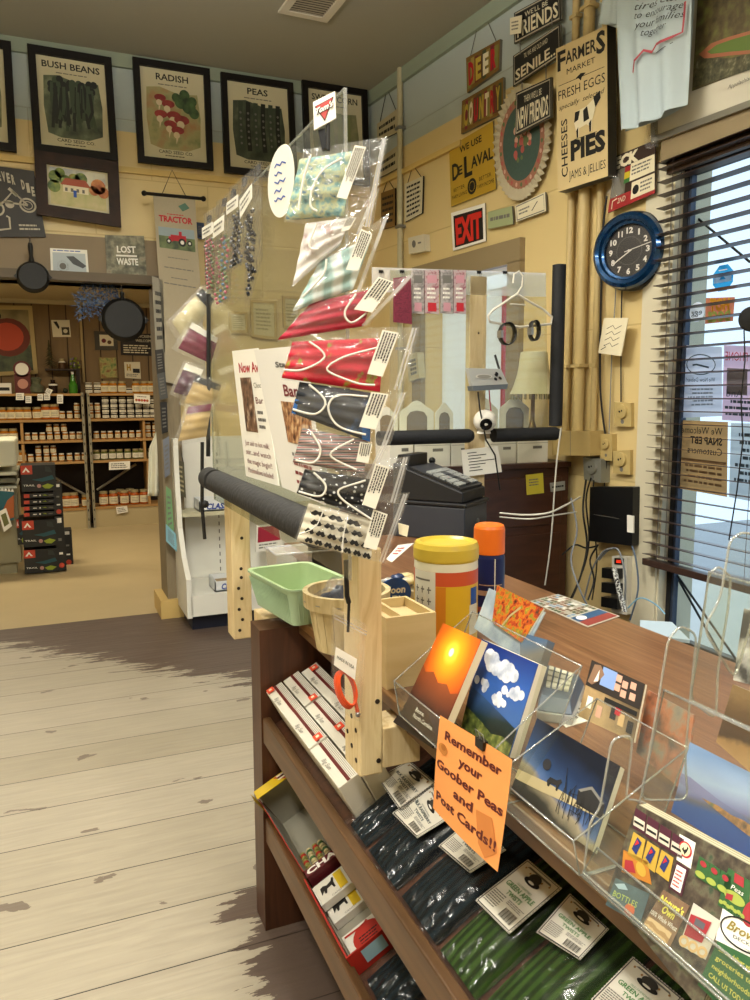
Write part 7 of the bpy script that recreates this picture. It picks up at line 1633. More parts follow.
# sunrise book, its pages fanned
q1 = [(443,623),(481,640),(437,744),(400,716)]; Fq1 = FP(lb, *q1); sc_ = Fq1.at(.5,.78)
def sunrise(b, F_):
    GM = glow('sunrise_print', [(0, '#fff8c8'), (.05, '#fde04a'), (.16, '#f6a623'), (.34, '#e8701c'), (.55, '#a8441a'), (.75, '#4a261c'), (1, '#1f1a1a')], F_.at(.5,.78), F_.h*.85)
    b.slab(F_, .0015, GM); b.poly(F_, [(0,0),(1,0),(1,.48),(.85,.44),(.7,.5),(.5,.47),(.3,.54),(.12,.5),(0,.55)], lin('sunrise_hills', [(0,'#171414'),(.5,'#3a2420'),(1,'#8a4424')], F_.at(.5,0), F_.at(.5,.55), .2), .0006)
    b.disc(F_, .5, .78, .055, mat('sun_white', '#fff6d8', .4), .001); b.text(F_, 'Boone,', .3, .13, .52, .17, WHITE, .002); b.text(F_, 'North Carolina', .3, .07, .8, .11, WHITE, .002)
book(q1, lb, .016, 'book with an orange sunrise cover in the clear holder', sunrise, page='#d9c9a8')
q1b = [(430,666),(455,690),(432,748),(393,722)]
Fk = FP(lambda a, c: lb(a, c, -.02), *q1b); b = MB(); b.slab(Fk, .004, mat('dark_cover', '#2b2522', .4)); b.build('picture_book', label='dark covered book peeping out behind the sunrise book', cat='book')
# blue sky book
q2 = [(482,639),(538,664),(509,757),(462,727)]; lb2 = lean(.705, CT1, 66)
def skyb(b, F_):
    b.slab(F_, .0015, lin('blue_sky_print', [(0,'#3a5f9a'),(.4,'#2f5aa8'),(1,'#122a72')], F_.at(.5,.35), F_.at(.5,1)))
    rs = random.Random(2); CLD = ramp('cloud_print', [(.3, '#8d98b0'), (.55, '#dfe2e8'), (.8, '#ffffff')], 30, .4)
    for cu, cv, sx_, n_ in ((.42,.78,.32,26),(.78,.60,.2,16),(.25,.56,.16,12),(.55,.47,.2,10)):
        for k in range(n_): b.disc(F_, cu+sx_*rs.gauss(0,.36), cv+.03*rs.gauss(0,1)+.05*(.42-cu if n_ > 20 else 0), sx_*(.14+.2*rs.random()), CLD, .0006+.00002*k, n=12)
    b.poly(F_, [(0,0),(1,0),(1,.28),(.6,.36),(.3,.42),(0,.46)], lin('blue_ridge_print', [(0,'#101a12'),(.5,'#1c2c2c'),(1,'#33507c')], F_.at(.5,.1), F_.at(.5,.45), .2, 30), .0016)
    b.poly(F_, [(0,0),(1,0),(1,.12),(.8,.15),(.6,.11),(.4,.16),(.2,.2),(0,.24)], ramp('shrub_print', [(.35, '#1a2412'), (.55, '#55602a'), (.7, '#8a8a4a')], 60, .4), .002)
book(q2, lb2, .02, 'book with white clouds on a blue sky cover', skyb)
# autumn trees card on a slanted backing behind
lb3 = lean(.86, CT1, 62)
def autumn(b, F_):
    b.slab(F_, .0015, ramp('autumn_leaves_print', [(.3, '#3a2a1a'), (.42, '#a83a1c'), (.52, '#c8701e'), (.6, '#7a7a2a'), (.72, '#b8962a')], 75, .35, detail=8)); b.line(F_, [(.3,.0),(.45,.4),(.62,.75)], .006, mat('path_print', '#b0a070', .5), .001)
q3 = [(497,585),(543,608),(522,643),(492,622)]; book(q3, lb3, .004, 'postcard of orange and red autumn trees behind the books', autumn, 'postcard', 'postcard')
q4 = [(484,602),(494,592),(520,640),(478,640)]
Fm_ = FP(lambda a, c: lb3(a, c, -.006), (489,588),(545,612),(520,660),(474,628)); b = MB(); b.slab(Fm_, .003, ramp('pale_sky_card', [(.3, '#6d7f94'), (.6, '#a9b6bf'), (.8, '#c9cfca')], 14, .35)); b.build('postcard', label='pale cloudy sky postcard behind the autumn one', cat='postcard')
q5 = [(520,632),(548,640),(536,676),(520,668)]; Fm_ = FP(lambda a, c: lb3(a, c, .0), *q5); b = MB(); b.slab(Fm_, .02, lin('grey_hill_card', [(0,'#3a4248'),(.6,'#6d6a62'),(1,'#4c6480')], Fm_.at(.5,0), Fm_.at(.5,1), .3)); b.build('postcard_stack', label='stack of grey mountain postcards right of the cloud book', cat='postcards')
# holder 1 and 2: outlines of clear trays
def tray_edges(T, polys, closed=False, r=.0018):
    for P in polys: b = MB(); b.tube(P, r, ACRE, 6, closed=closed); b.build('acrylic_edge', T)
def holder(label, fl_, fr_, hf, back_h, depth, nm='card_holder', front=None):
    """tray: low front plate, tall leaning back plate, two side plates."""
    x0 = fl_.x; y0, y1 = fl_.y, fr_.y
    T = thing(nm, V(x0+depth/2, (y0+y1)/2, CT), label, 'card holder')
    bx_ = x0+depth; lean_ = back_h*.42
    f0, f1 = V(x0,y0,CT+.002), V(x0,y1,CT+.002); g0, g1 = V(x0-.012,y0,CT+hf), V(x0-.012,y1,CT+hf)
    b0, b1 = V(bx_,y0,CT+.002), V(bx_,y1,CT+.002); h0, h1 = V(bx_+lean_,y0,CT+back_h), V(bx_+lean_,y1,CT+back_h)
    for nm2, P in (('front_plate', (f0,f1,g1,g0)), ('back_plate', (b0,b1,h1,h0)), ('side_plate', (f0,g0,h0,b0)), ('side_plate', (f1,g1,h1,b1)), ('base_plate', (f0,f1,b1,b0))):
        b = MB(); b.add(P, [(0,1,2,3)], ACR); n_ = len(P)
        b.tube(P, .0016, ACRE, 5, closed=True); b.build(nm2, T)
    return T
pA_, pB_ = onz(398,722,CT), onz(508,797,CT)
x_ = .634
holder('clear acrylic holder with the sunrise and sky books', V(x_, 1.39, CT), V(x_, 1.025, CT), .075, .20, .085)
holder('clear acrylic holder with the night postcards', V(x_, 1.0, CT), V(x_, .80, CT), .055, .15, .12)
# night postcard
ln = lean(.662, CT1, 50)
def night(b, F_):
    b.slab(F_, .0015, lin('night_print', [(0,'#16181c'),(.25,'#34352f'),(.40,'#8a8068'),(.47,'#4a6088'),(.6,'#2c456c'),(.8,'#1a2a48'),(1,'#0c1220')], F_.at(.3,.0), F_.at(.6,1), .3, 14))
    b.poly(F_, [(0,.30),(.35,.36),(.7,.38),(1,.42),(1,.36),(.6,.28),(.3,.22),(0,.18)], mat('moonlit_road_print', '#a89a74', .5), .0007)
    b.poly(F_, [(.7,.5),(.82,.62),(.98,.52),(1,.36),(.72,.34)], BLACK, .001); b.poly(F_, [(.7,.5),(.82,.62),(.98,.52),(.96,.5),(.82,.58),(.73,.49)], GREYINK, .0014)
    b.poly(F_, [(.36,.38),(.38,.44),(.46,.45),(.5,.49),(.52,.46),(.5,.42),(.5,.34),(.48,.34),(.47,.39),(.41,.38),(.4,.33),(.38,.33)], BLACK, .0012)
    rs = random.Random(8)
    for k in range(26):
        u = .55+.4*rs.random(); v = .1+.2*rs.random(); b.line(F_, [(u, v), (u+.05*(rs.random()-.5), v+.12), (u+.16*(rs.random()-.5), v+.28*rs.random()+.1)], .0012, BLACK, .0016)
    b.disc(F_, .3, .55, .05, mat('dark_tree_print', '#1c1a20', .6), .0009, ry=.07)
qn = [(537,718),(620,766),(592,851),(510,792)]; book(qn, ln, .01, 'postcard of a black horse on a moonlit road', night, 'postcard', 'postcard')
# small shop photo card and blurred cards behind
lc = lean(.80, CT1, 62)
def shopc(b, F_):
    b.slab(F_, .0015, lin('shop_card_print', [(0,'#5a4a34'),(.5,'#b0946a'),(1,'#6a5a44')], F_.at(0,0), F_.at(.8,1), .4, 60)); b.rect(F_, 0, .55, 1, 1, mat('shop_card_dark', '#2a2320', .5), .0006); b.rect(F_, .25, .66, .52, .98, mat('shop_card_blue', '#7f9bd0', .5), .001)
    b.poly(F_, [(.03,.62),(.08,.95),(.2,.98),(.3,.85),(.22,.7),(.12,.6)], mat('brown_horse', '#8a6a52', .5), .0014); b.poly(F_, [(.14,.66),(.2,.9),(.22,.7)], WHITE, .0018)
    PK = mat('salmon_sign', '#d0a08a', .5)
    for u, v in ((.52,.84),(.64,.78),(.78,.82),(.52,.68),(.64,.62),(.8,.64)): b.rect(F_, u, v, u+.1, v+.12, PK, .0012)
    for u, v, c_ in ((.1,.2,WHITE),(.3,.12,mat('salmon_sign')),(.55,.2,BLACK),(.62,.3,REDINK),(.7,.15,mat('tan_print2', '#c0a070', .5)),(.86,.1,BLACK)): b.rect(F_, u, v, u+.1, v+.2, c_, .0012)
    b.rect(F_, .4, .42, .98, .5, BLACK, .0013)
qs = [(592,660),(645,684),(633,742),(578,716)]; book(qs, lc, .004, 'postcard of shop shelves with a brown horse head', shopc, 'postcard', 'postcard')
ld = lean(.86, CT1, 70); Fd = FP(ld, (648,690),(694,715),(684,792),(636,752)); b = MB(); b.slab(Fd, .004, ramp('busy_orange_print', [(.3, '#4a4038'), (.45, '#a86a4a'), (.55, '#8a8072'), (.7, '#5a5f6a')], 24, .4)); b.build('postcard', label='blurred orange and grey postcard inside the clear rack', cat='postcard')
# ---- tall tiered clear rack at the near end
T = thing('brochure_rack', V(.85, .6, CT), 'tall tiered clear acrylic brochure rack at the near end of the counter', 'brochure rack')
ry0, ry1 = .795, .30
def onr(a, c, y=ry0): return ony(a, c, y)
def panel(pts, y, nm='divider', r=.0028):
    P = [onr(a, c, y) for a, c in pts]
    Q = []
    n_ = len(P)
    for i in range(n_):       # round the corners
        p0, p1, p2 = P[i-1], P[i], P[(i+1) % n_]; d0 = (p0-p1); d2 = (p2-p1); k = min(.018, d0.length*.4, d2.length*.4)
        s0 = p1+d0.normalized()*k; s2 = p1+d2.normalized()*k
        for t in (0, .33, .66, 1): Q.append((s0*(1-t)**2+p1*2*t*(1-t)+s2*t*t))
    for p in Q: p.z = max(p.z, CT+.002)
    b = MB(); b.add(Q, [tuple(range(len(Q)))], ACR); b.tube(Q, r, ACRE, 6, closed=True); b.build(nm, T); return P
panel([(583,876),(590,822),(600,808),(612,738),(633,735),(626,800),(640,800),(640,862)], ry0, 'front_pocket_side', .0018)
panel([(640,800),(650,750),(660,690),(668,640),(680,625),(697,634),(690,700),(685,760),(688,800)], ry0, 'middle_pocket_side', .0018)
panel([(690,700),(700,640),(709,574),(718,566),(731,576),(728,610),(718,668),(716,720)], ry0, 'rear_pocket_side', .0018)
for nm2, (tp, bt_) in {'front_plate': ((597,848),(583,872)), 'middle_back': ((664,690),(640,800)), 'rear_back': ((709,572),(690,700))}.items():
    a = onr(*tp); c = onr(*bt_); c.z = max(c.z, CT+.002); P = [c, V(c.x,ry1,c.z), V(a.x,ry1,a.z), a]; b = MB(); b.add(P, [(0,1,2,3)], ACR); b.tube(P, .002, ACRE, 5, closed=True); b.build(nm2, T)
a = onr(583,874); b = MB(); P = [V(a.x, ry0, CT+.003), V(a.x, ry1, CT+.003), V(a.x+.3, ry1, CT+.003), V(a.x+.3, ry0, CT+.003)]; b.add(P, [(0,1,2,3)], ACR); b.tube(P, .0025, ACRE, 5, closed=True); b.build('base_plate', T)
# tall rear tower further right
panel([(703,628),(720,600),(730,540),(742,532),(760,536),(752,620),(735,680)], ry0-.06, 'tower_side', .0018)
# coupon sheets in the front pocket
xr_ = onr(612,860).x
lg = lean(.646, CT1+.0, 56)
qg = [(637,804),(757,869),(700,1010),(607,893)]
Fg = FP(lg, *qg); T2 = thing('coupon_sheets', Fg.at(.5,0), 'stack of grocery coupon sheets in the front pocket of the rack', 'leaflets')
def P2(pts):   # picture positions on the sheet
    out = []
    e1_ = Fg.c[1]-Fg.c[0]; e2_ = Fg.c[3]-Fg.c[0]
    for a, c in pts:
        # invert the bilinear map
        u = v = .5; tgt = lg(a, c)
        for _ in range(12):
            p = Fg.at(u, v); du = (Fg.at(u+.01, v)-p)/.01; dv = (Fg.at(u, v+.01)-p)/.01; r = tgt-p
            a11, a12, a22 = du.dot(du), du.dot(dv), dv.dot(dv); r1, r2 = du.dot(r), dv.dot(r); D_ = a11*a22-a12*a12
            u += (r1*a22-r2*a12)/D_; v += (r2*a11-r1*a12)/D_
        out.append((u, v))
    return out
b = MB(); b.slab(Fg, .0015, ramp('coupon_dark_ground', [(.3, '#2b2622'), (.5, '#4a4036'), (.62, '#5f5a48'), (.72, '#3a4a38')], 70, .35)); b.build('top_sheet', T2)
b = MB()
for k in range(7): f_ = Face(*[c-Fg.n*(.002+.003*k)+V(0,0,.0015*k) for c in Fg.c]); b.slab(f_, .0014, mat('coupon_paper_%d' % (k % 2), ['#c9c2a4','#9a937c'][k % 2], .6))
b.build('sheets_below', T2)
b = MB()
def GP(pts, m, off): b.poly(Fg, P2(pts), m, off)
def GF(tl, tr, br, bl): (u0, v0), (u1, v1), (u2, v2), (u3, v3) = P2([tl, tr, br, bl]); return Face(Fg.at(u3,v3,.001), Fg.at(u2,v2,.001), Fg.at(u1,v1,.001), Fg.at(u0,v0,.001))
PLUM = mat('jar_plum', '#4a2030', .4); JLAB = mat('jar_label_pale', '#c9c0b0', .5); MUST = mat('pack_yellow', '#b8963a', .4); NAV = mat('pack_navy', '#22306a', .4); GRE = mat('pack_green', '#2f5a30', .4); LGR = mat('pack_lime', '#98a448', .4); RED_ = mat('pack_red', '#9a2c34', .4)
for k in range(4):
    x, y = 636+12.5*k, 808+8.2*k; G = GF((x,y),(x+11,y+7),(x+9,y+27),(x-3,y+20)); b.slab(G, .0004, PLUM); b.rect(G, .04, .15, .96, .6, JLAB, .0006); b.rect(G, .1, .3, .9, .42, BLACK, .001)
for k in range(3):
    x, y = 634+14*k, 832+9*k; G = GF((x,y),(x+12,y+8),(x+7,y+32),(x-6,y+22)); b.slab(G, .0004, MUST); b.poly(G, [(.2,.3),(.4,.9),(.8,.8),(.6,.2)], NAV, .0006); b.poly(G, [(.35,.5),(.45,.8),(.65,.7)], REDINK, .001)
G = GF((624,850),(648,862),(652,885),(622,872)); b.slab(G, .0004, mat('pack_orange_mix', '#b0722a', .4)); b.poly(G, [(.1,.1),(.1,.6),(.4,.7),(.5,.2)], RED_, .0006); b.disc(G, .7, .5, .18, MUST, .0006)
G = GF((680,834),(696,843),(691,869),(677,860)); b.slab(G, .0006, WHITE); b.disc(G, .5, .55, .42, REDINK, .0006, ry=.3); b.disc(G, .5, .55, .33, mat('cream_disc', '#d9d0a8', .5), .001, ry=.24)
b.poly(G, [(.3,.5),(.4,.62),(.45,.52),(.6,.6),(.62,.72),(.7,.66),(.64,.5),(.56,.42),(.52,.34),(.46,.42)], BLACK, .0014)
G = GF((677,862),(689,869),(682,897),(669,888)); b.slab(G, .0005, PLUM); b.rect(G, .12, .08, .88, .92, WHITE, .0006); b.lines(G, .2, .15, .8, .8, 5, REDINK, .001)
for k in range(3):
    x, y = 700+11*k, 856+7*k; G = GF((x,y),(x+10,y+7),(x+8,y+28),(x-5,y+20)); b.slab(G, .0004, GRE); b.disc(G, .5, .75, .3, RED_, .0006, ry=.14); b.disc(G, .4, .2, .4, LGR, .0006, ry=.15)
G = GF((729,868),(752,882),(746,924),(718,905)); b.slab(G, .0006, GRE); b.poly(G, [(.3,.98),(.7,.98),(.75,.75),(.35,.75)], RED_, .0006); b.text(G, 'Peas', .3, .56, .8, .68, WHITE, .001, shear=.2); b.disc(G, .5, .4, .4, LGR, .0006, ry=.14); b.poly(G, [(.2,.4),(.45,.45),(.45,.3),(.2,.26)], RED_, .001)
for k in range(7): b.disc(G, .1+.13*k, .12+.03*(k % 2), .08, LGR, .001, ry=.05)
G = GF((744,905),(756,900),(756,930),(742,925)); b.disc(G, .5, .5, .5, RED_, .0006, ry=.5)
G = GF((616,878),(650,894),(640,925),(606,905)); b.slab(G, .0005, mat('frozen_bag_teal', '#4c5f66', .4, noise=.5, scale=60)); b.text(G, 'BOTTLES', .1, .4, .8, .6, mat('bottle_lime', '#b0c060', .5), .0008); b.disc(G, .65, .25, .14, mat('bottle_orange', '#c0603a', .5), .0008, ry=.2); b.poly(G, [(.05,.8),(.3,.95),(.45,.8),(.2,.7)], mat('pale_blue_pack', '#9fb6c6', .5), .0008)
G = GF((664,890),(690,906),(668,952),(640,930)); b.slab(G, .0006, ramp('bread_bag', [(.35, '#6a5040'), (.6, '#8d7258')], 40, .4)); b.text(G, "Nature's", .06, .74, .95, .9, mat('bread_yellow', '#d9cf5a', .5), .0008, bold=.03, shear=.1); b.text(G, 'Own', .3, .58, .75, .74, mat('bread_yellow'), .0008, bold=.03, shear=.1); b.text(G, '100% Whole Wheat', .02, .42, .98, .52, WHITE, .0008); b.rect(G, .05, .05, .9, .36, ramp('sliced_bread', [(.4, '#a8865c'), (.6, '#cbb088')], 60, .4, 'wave', dist=3), .0007)
G = GF((694,903),(722,922),(706,960),(680,945)); b.slab(G, .0006, mat('pack_pale', '#c2bcb0', .4)); b.poly(G, [(.05,.25),(.05,.75),(.75,.85),(.7,.3)], RED_, .0008); b.rect(G, .25, .58, .6, .74, mat('pack_slate', '#5b5a60', .4), .001)
for k in range(3): ring(b, G, .12+.35*k, .12, .14, .003, mat('pretzel_tan', '#c9a878', .5))
G = GF((721,935),(770,962),(756,1040),(698,985)); b.slab(G, .0006, mat('ad_green', '#2f5a34', .4)); Gw = GF((724,905),(775,935),(772,968),(716,940)); b.slab(Gw, .0007, WHITE)
b.line(Gw, [(.5+.46*math.cos(2*PI*k/28), .5+.42*math.sin(2*PI*k/28)) for k in range(29)], .0018, BLACK, .0008); b.text(Gw, 'Brown', .15, .45, .8, .72, mat('gold_script', '#8a7a3a', .4), .001, shear=.4, bold=.02); b.text(Gw, 'DECKER', .3, .28, .75, .38, BLACK, .001)
for k in range(4): b.text(G, ['Let us deliver your', 'groceries to', 'neighborhoods', 'CALL US TODAY'][k], .1, .74-.16*k, .8, .82-.16*k, mat('bread_yellow'), .0012)
b.build('printed_offers', T2)
# lake postcard and brown barn card in the rear pockets
lk = lean(.80, CT1, 60)
def lake(b, F_):
    b.slab(F_, .0015, lin('lake_sky_print', [(0,'#24448a'),(.28,'#35538f'),(.36,'#5f5f6a'),(.42,'#6f719a'),(.55,'#8b98bc'),(.65,'#98aac8'),(1,'#6f8cba')], F_.at(.45,0), F_.at(.55,1)))
    b.poly(F_, [(0,.55),(.12,.56),(.3,.52),(.5,.48),(.75,.46),(1,.42),(1,.26),(.7,.3),(.4,.36),(0,.42)], lin('lake_hill_print', [(0,'#4f5a80'),(1,'#7a7ca4')], F_.at(.5,.3), F_.at(.5,.55), .2), .0007)
    b.poly(F_, [(.3,.39),(.5,.41),(.65,.39),(.8,.41),(1,.38),(1,.25),(.8,.28),(.6,.32),(.4,.36)], ramp('lake_trees_print', [(.35, '#5a4a3c'), (.5, '#a87a4a'), (.65, '#6a6a4a')], 50, .4), .0012)
ql = [(690,742),(765,780),(763,870),(671,812)]; book(ql, lk, .022, 'blue lake and hills postcard stack in the rack', lake, 'postcard_stack', 'postcards', page='#c4bda6') if False else book(ql, lk, .022, 'blue lake and hills postcard stack in the rack', lake, 'postcards', 'postcard_stack', page='#c4bda6')
lm = lean(.90, CT1+.03, 66)
def barn(b, F_): b.slab(F_, .0015, lin('sepia_print', [(0,'#a8875a'),(.35,'#8f6e44'),(.42,'#3f2c1c'),(.8,'#5a4228'),(1,'#7a5f3c')], F_.at(.4,0), F_.at(.6,1), .25, 40))
qb = [(733,684),(775,702),(770,790),(716,742)]; book(qb, lm, .01, 'sepia brown postcard at the right edge of the rack', barn, 'postcard', 'postcard')
lo2 = lean(1.02, CT1+.03, 66); Fo2 = FP(lo2, (744,608),(775,620),(772,690),(733,680)); b = MB(); b.slab(Fo2, .006, ramp('monochrome_card', [(.4, '#2c2a28'), (.6, '#c9c6be')], 16, .4)); b.build('postcard', label='black and white postcard cut off at the right edge', cat='postcard')
# orange notice clipped to the holder
xo = .619
F_ = FP(lambda a, c: onx(a, c, xo-.03*(c-715)/150), (442,715),(510,760),(498,872),(433,808))
T = thing('orange_notice', F_.at(.5,0), 'bright orange paper notice about goober peas and post cards', 'notice')
b = MB(); ORP = mat('orange_paper', '#ee9a55', .7); b.grid(lambda u, v: F_.at(u, v, .004*math.sin(u*3+v*2)), 10, 10, ORP)
INKB = mat('brown_red_ink', '#5c1f1a', .6)
class OF:
    n = F_.n; w = F_.w; h = F_.h
    def at(s, u, v, off=0): return F_.at(u, v, .004*math.sin(u*3+v*2)+off)
of = OF()
for s_, u0, u1, v in (('Remember', .12, .9, .80), ('your', .36, .68, .645), ('Goober Peas', .03, .97, .475), ('and', .34, .62, .315), ('Post Cards!!', .06, .95, .145)): b.text(of, s_, u0, v, u1, v+.088, INKB, .0012, bold=.03)
b.disc(of, .11, .69, .075, mat('nut_print', '#c07a35', .6), .0012, ry=.055); b.disc(of, .12, .71, .04, mat('nut_print_dark', '#a86428', .6), .0015, ry=.03)
b.poly(of, [(.66,.37),(.86,.4),(.97,.15),(.84,.02),(.74,.1)], mat('postcard_stamp_print', '#c77a3c', .6), .001); ring(b, of, .85, .13, .05, .0012, INKB)
b.build('paper', T)
cpt = onx(481, 741, xo-.006); b = MB(); b.box((cpt.x-.004, cpt.y-.012, cpt.z-.012), (cpt.x+.006, cpt.y+.012, cpt.z+.003), CLIPM)
for dy in (-.007, .007): b.tube([cpt+V(0,dy-.004,0), cpt+V(-.004,dy-.005,.016), cpt+V(-.004,dy+.005,.016), cpt+V(0,dy+.004,0)], .0009, STEEL, 5)
b.build('binder_clip', label='small black binder clip holding the orange notice', cat='clip')
# ======================= GOODS ON THE SLANTED SHELVES =======================
CW = mat('white_goods_carton', '#cfc9ba', .5); CRB = mat('oxblood_band', '#5e1a16', .5); CSL = mat('dark_slot', '#2c201a', .8); RORG = mat('red_orange_tape', '#d8492c', .5)
def flatbox(t0, y0, L, Wd, hgt, label):
    T = thing('banded_carton', SM.p(t0, y0-L/2, 0), label, 'carton', 'white banded cartons on the middle shelf')
    b = MB(); B = [SM.p(t0,y0,.001), SM.p(t0,y0-L,.001), SM.p(t0+Wd,y0-L,.001), SM.p(t0+Wd,y0,.001)]; U = [SM.p(t0,y0,hgt), SM.p(t0,y0-L,hgt), SM.p(t0+Wd,y0-L,hgt), SM.p(t0+Wd,y0,hgt)]
    b.hexa(B, U, CW); b.build('carton_body', T, bevel=.0015)
    F_ = Face(U[0], U[1], U[2], U[3]); b = MB(); b.rect(F_, 0, .46, 1, .62, CRB); b.text(F_, 'Big Sun', .35, .12, .6, .34, GREYINK, shear=.3)
    for k in range(4): b.rect(F_, .02, .66+.075*k, .98, .68+.075*k, GREYINK)
    b.rect(F_, 0, .965, 1, 1, CSL); b.build('printed_band', T)
Lx = .207; Wd = .055
for c_ in range(3):
    for r_2 in range(3 if c_ < 2 else 3):
        y0 = 2.183-.012*c_-(Lx+.003)*r_2
        if c_ == 2 and r_2 == 2: continue
        flatbox(.044+(Wd+.003)*c_, y0, Lx, Wd, .108+.004*((c_+r_2) % 2), ['%s white banded carton in the %s row of the middle shelf' % (a_1, b_1) for a_1 in ('furthest','middle','nearest') for b_1 in ('front','second','rear')][r_2*3+c_])
for (t, y) in ((.046,2.18),(.068,1.80),(.125,1.99),(.185,2.14),(.126,1.78)):
    b = MB(); F_ = Face(SM.p(t,y,.114), SM.p(t,y-.028,.114), SM.p(t+.022,y-.028,.114), SM.p(t+.022,y,.114)); b.slab(F_, .0015, RORG); b.rect(F_, .3,.3,.7,.7, CREAM); b.build('price_sticker', label='red orange sticker on the white banded cartons', cat='sticker', group='red orange stickers on the cartons')
# bags of twists
GN = ramp('green_twists', [(.2, '#1a2a0a'), (.5, '#243a10'), (.8, '#2f4816')], 6, .8, 'wave', stretch=(.1,3,.1), dist=2, rot=(0,0,PI/2), spec=.1); BKT = ramp('dark_twists', [(.2, '#060b0d'), (.5, '#0a1519'), (.8, '#0e1c22')], 6, .8, 'wave', stretch=(.1,3,.1), dist=2, rot=(0,0,PI/2), spec=.1)
FILM2 = clear('crinkled_bag_film', gloss=.03, rough=.14, haze=.008, bump=.18, scale=12)
GTX = mat('green_label_ink', '#3f7a3a', .6); TTX = mat('teal_label_ink', '#2a3f48', .6)
def twist_bag(S, y0, y1, m, lq, words, tint, label, h=.04, t1=.38, grp=None):
    """y0 far side, y1 near side; lq pixel corners of its paper label"""
    T = thing('bag_of_twists', S.p(.1, (y0+y1)/2, 0), label, 'bag of candy', grp)
    sd = random.Random(int(y0*1000)); ph = sd.random()*6
    def goods(u, v): # u across y, v up slope
        e = (math.sin(PI*min(1, max(0, u)))**.35)*(math.sin(PI*min(1, v*1.0+.02))**.3)
        return S.p(.025+(t1-.025)*v, y0+(y1-y0)*(.04+.92*u), .004+(h-.006)*e+.001*math.sin(u*26+3*math.sin(v*5+ph)))
    b = MB(); b.grid(goods, 40, 12, m); b.build('twists', T)
    def film(u, v):
        e = (math.sin(PI*u)**.3)*min(1, v*3.2)**.7
        cr = .003*math.sin(u*19+v*23+ph)+.0015*math.sin(u*31-v*17+ph)+.002*math.sin(v*60+ph*2+u*9)*(1-min(1,v*3))*1.6
        return S.p(-.0+t1*v, y0+(y1-y0)*(-.015+1.03*u), (.006+h*1.2*e)*(1 if v < .97 else .9)+cr*(1 if v < .25 else .12)+.012*(1-min(1,v*4)))
    b = MB(); b.grid(film, 34, 30, FILM2); b.build('clear_bag', T)
    F_ = FP(lambda a, c: S.px(a, c, h*1.2+.01), *lq)   # lq order tl, tr, br, bl with tl the word side's left
    b = MB(); b.slab(F_, .0008, LBLM); b.line(F_, [(.04,.03),(.96,.03),(.96,.97),(.04,.97),(.04,.03)], .002, BLACK, .0008)
    ck = 18
    for k in range(ck):
        for v_ in (.0, .985): b.rect(F_, k/ck, v_, (k+.5)/ck, v_+.015, BLACK, .0008)
    for k in range(ck):
        for u_ in (.0, .985): b.rect(F_, u_, k/ck, u_+.015, (k+.5)/ck, BLACK, .0008)
    b.text(F_, 'OLD FASHIONED', .3, .60, .7, .635, tint, .001); b.text(F_, words[0], .12, .50, .88, .58, tint, .001, bold=.02); b.text(F_, words[1], .3, .39, .7, .46, tint, .001, bold=.02)
    b.disc(F_, .5, .76, .2, BLACK, .001, ry=.06); b.disc(F_, .5, .83, .15, mat('label_hat_print', '#33302c', .6), .0014, ry=.08); b.disc(F_, .5, .75, .08, WHITE, .0018, ry=.02); b.poly(F_, [(.2,.93),(.8,.93),(.84,.9),(.5,.9),(.16,.9)], GREYINK, .001)
    for k in range(5): b.disc(F_, .15+.17*k, .88-.03*(k % 2), .02, mat('label_dot', '#a07a4a', .6), .001)
    b.lines(F_, .08, .1, .42, .36, 7, GREYINK, .001, ragged=.1); b.lines(F_, .48, .28, .92, .36, 3, GREYINK, .001)
    for k in range(14): b.rect(F_, .56+.024*k, .08, .56+.024*k+(.008 if k % 3 else .014), .24, BLACK, .001)
    b.build('paper_label', T)
GT = 'bags of twists on the middle shelf'
# label corners in order: tl, tr, br, bl as read (words run from far-low to near-high)
def lqr(a, b_, c_, d_): return [b_, c_, d_, a]
twist_bag(SM, 1.565, 1.465, BKT, [(409,760),(437,783),(401,812),(377,778)], ('BLK RASPBERRY','TWISTS'), TTX, 'dark teal bag of twists beside the foot of the post', grp=GT)
twist_bag(SM, 1.46, 1.30, BKT, [(433,784),(446,820),(417,838),(392,813)], ('BLK RASPBERRY','TWISTS'), TTX, 'dark teal bag of twists second from the post', grp=GT)
twist_bag(SM, 1.29, 1.13, BKT, [(475,815),(506,850),(470,873),(438,846)], ('BLK RASPBERRY','TWISTS'), TTX, 'dark teal bag of twists under the orange notice', grp=GT)
twist_bag(SM, 1.125, .99, GN, [(528,859),(562,888),(509,934),(475,900)], ('GREEN APPLE','TWISTS'), GTX, 'green bag of apple twists beside the dark bags', grp=GT)
twist_bag(SM, .985, .84, GN, [(570,893),(609,929),(580,960),(536,932)], ('GREEN APPLE','TWISTS'), GTX, 'green bag of apple twists in the middle of the green ones', grp=GT)
twist_bag(SM, .835, .68, GN, [(633,956),(684,999),(640,1040),(590,1000)], ('GREEN APPLE','TWISTS'), GTX, 'green bag of apple twists nearest the camera', grp=GT)
twist_bag(SM, .675, .52, GN, [(720,1010),(770,1060),(730,1090),(680,1050)], ('GREEN APPLE','TWISTS'), GTX, 'green bag of apple twists cut off at the lower right corner', grp=GT)
GT2 = 'bags of twists on the lower shelf'
twist_bag(SL, 1.475, 1.33, BKT, [(415,921),(437,946),(409,962),(392,937)], ('BLK RASPBERRY','TWISTS'), TTX, 'dark bag of twists beside the candy boxes on the lower shelf', grp=GT2, h=.035)
twist_bag(SL, 1.325, 1.18, BKT, [(455,970),(482,1000),(455,1020),(423,990)], ('BLK RASPBERRY','TWISTS'), TTX, 'dark bag of twists at the bottom edge of the lower shelf', grp=GT2, h=.035)
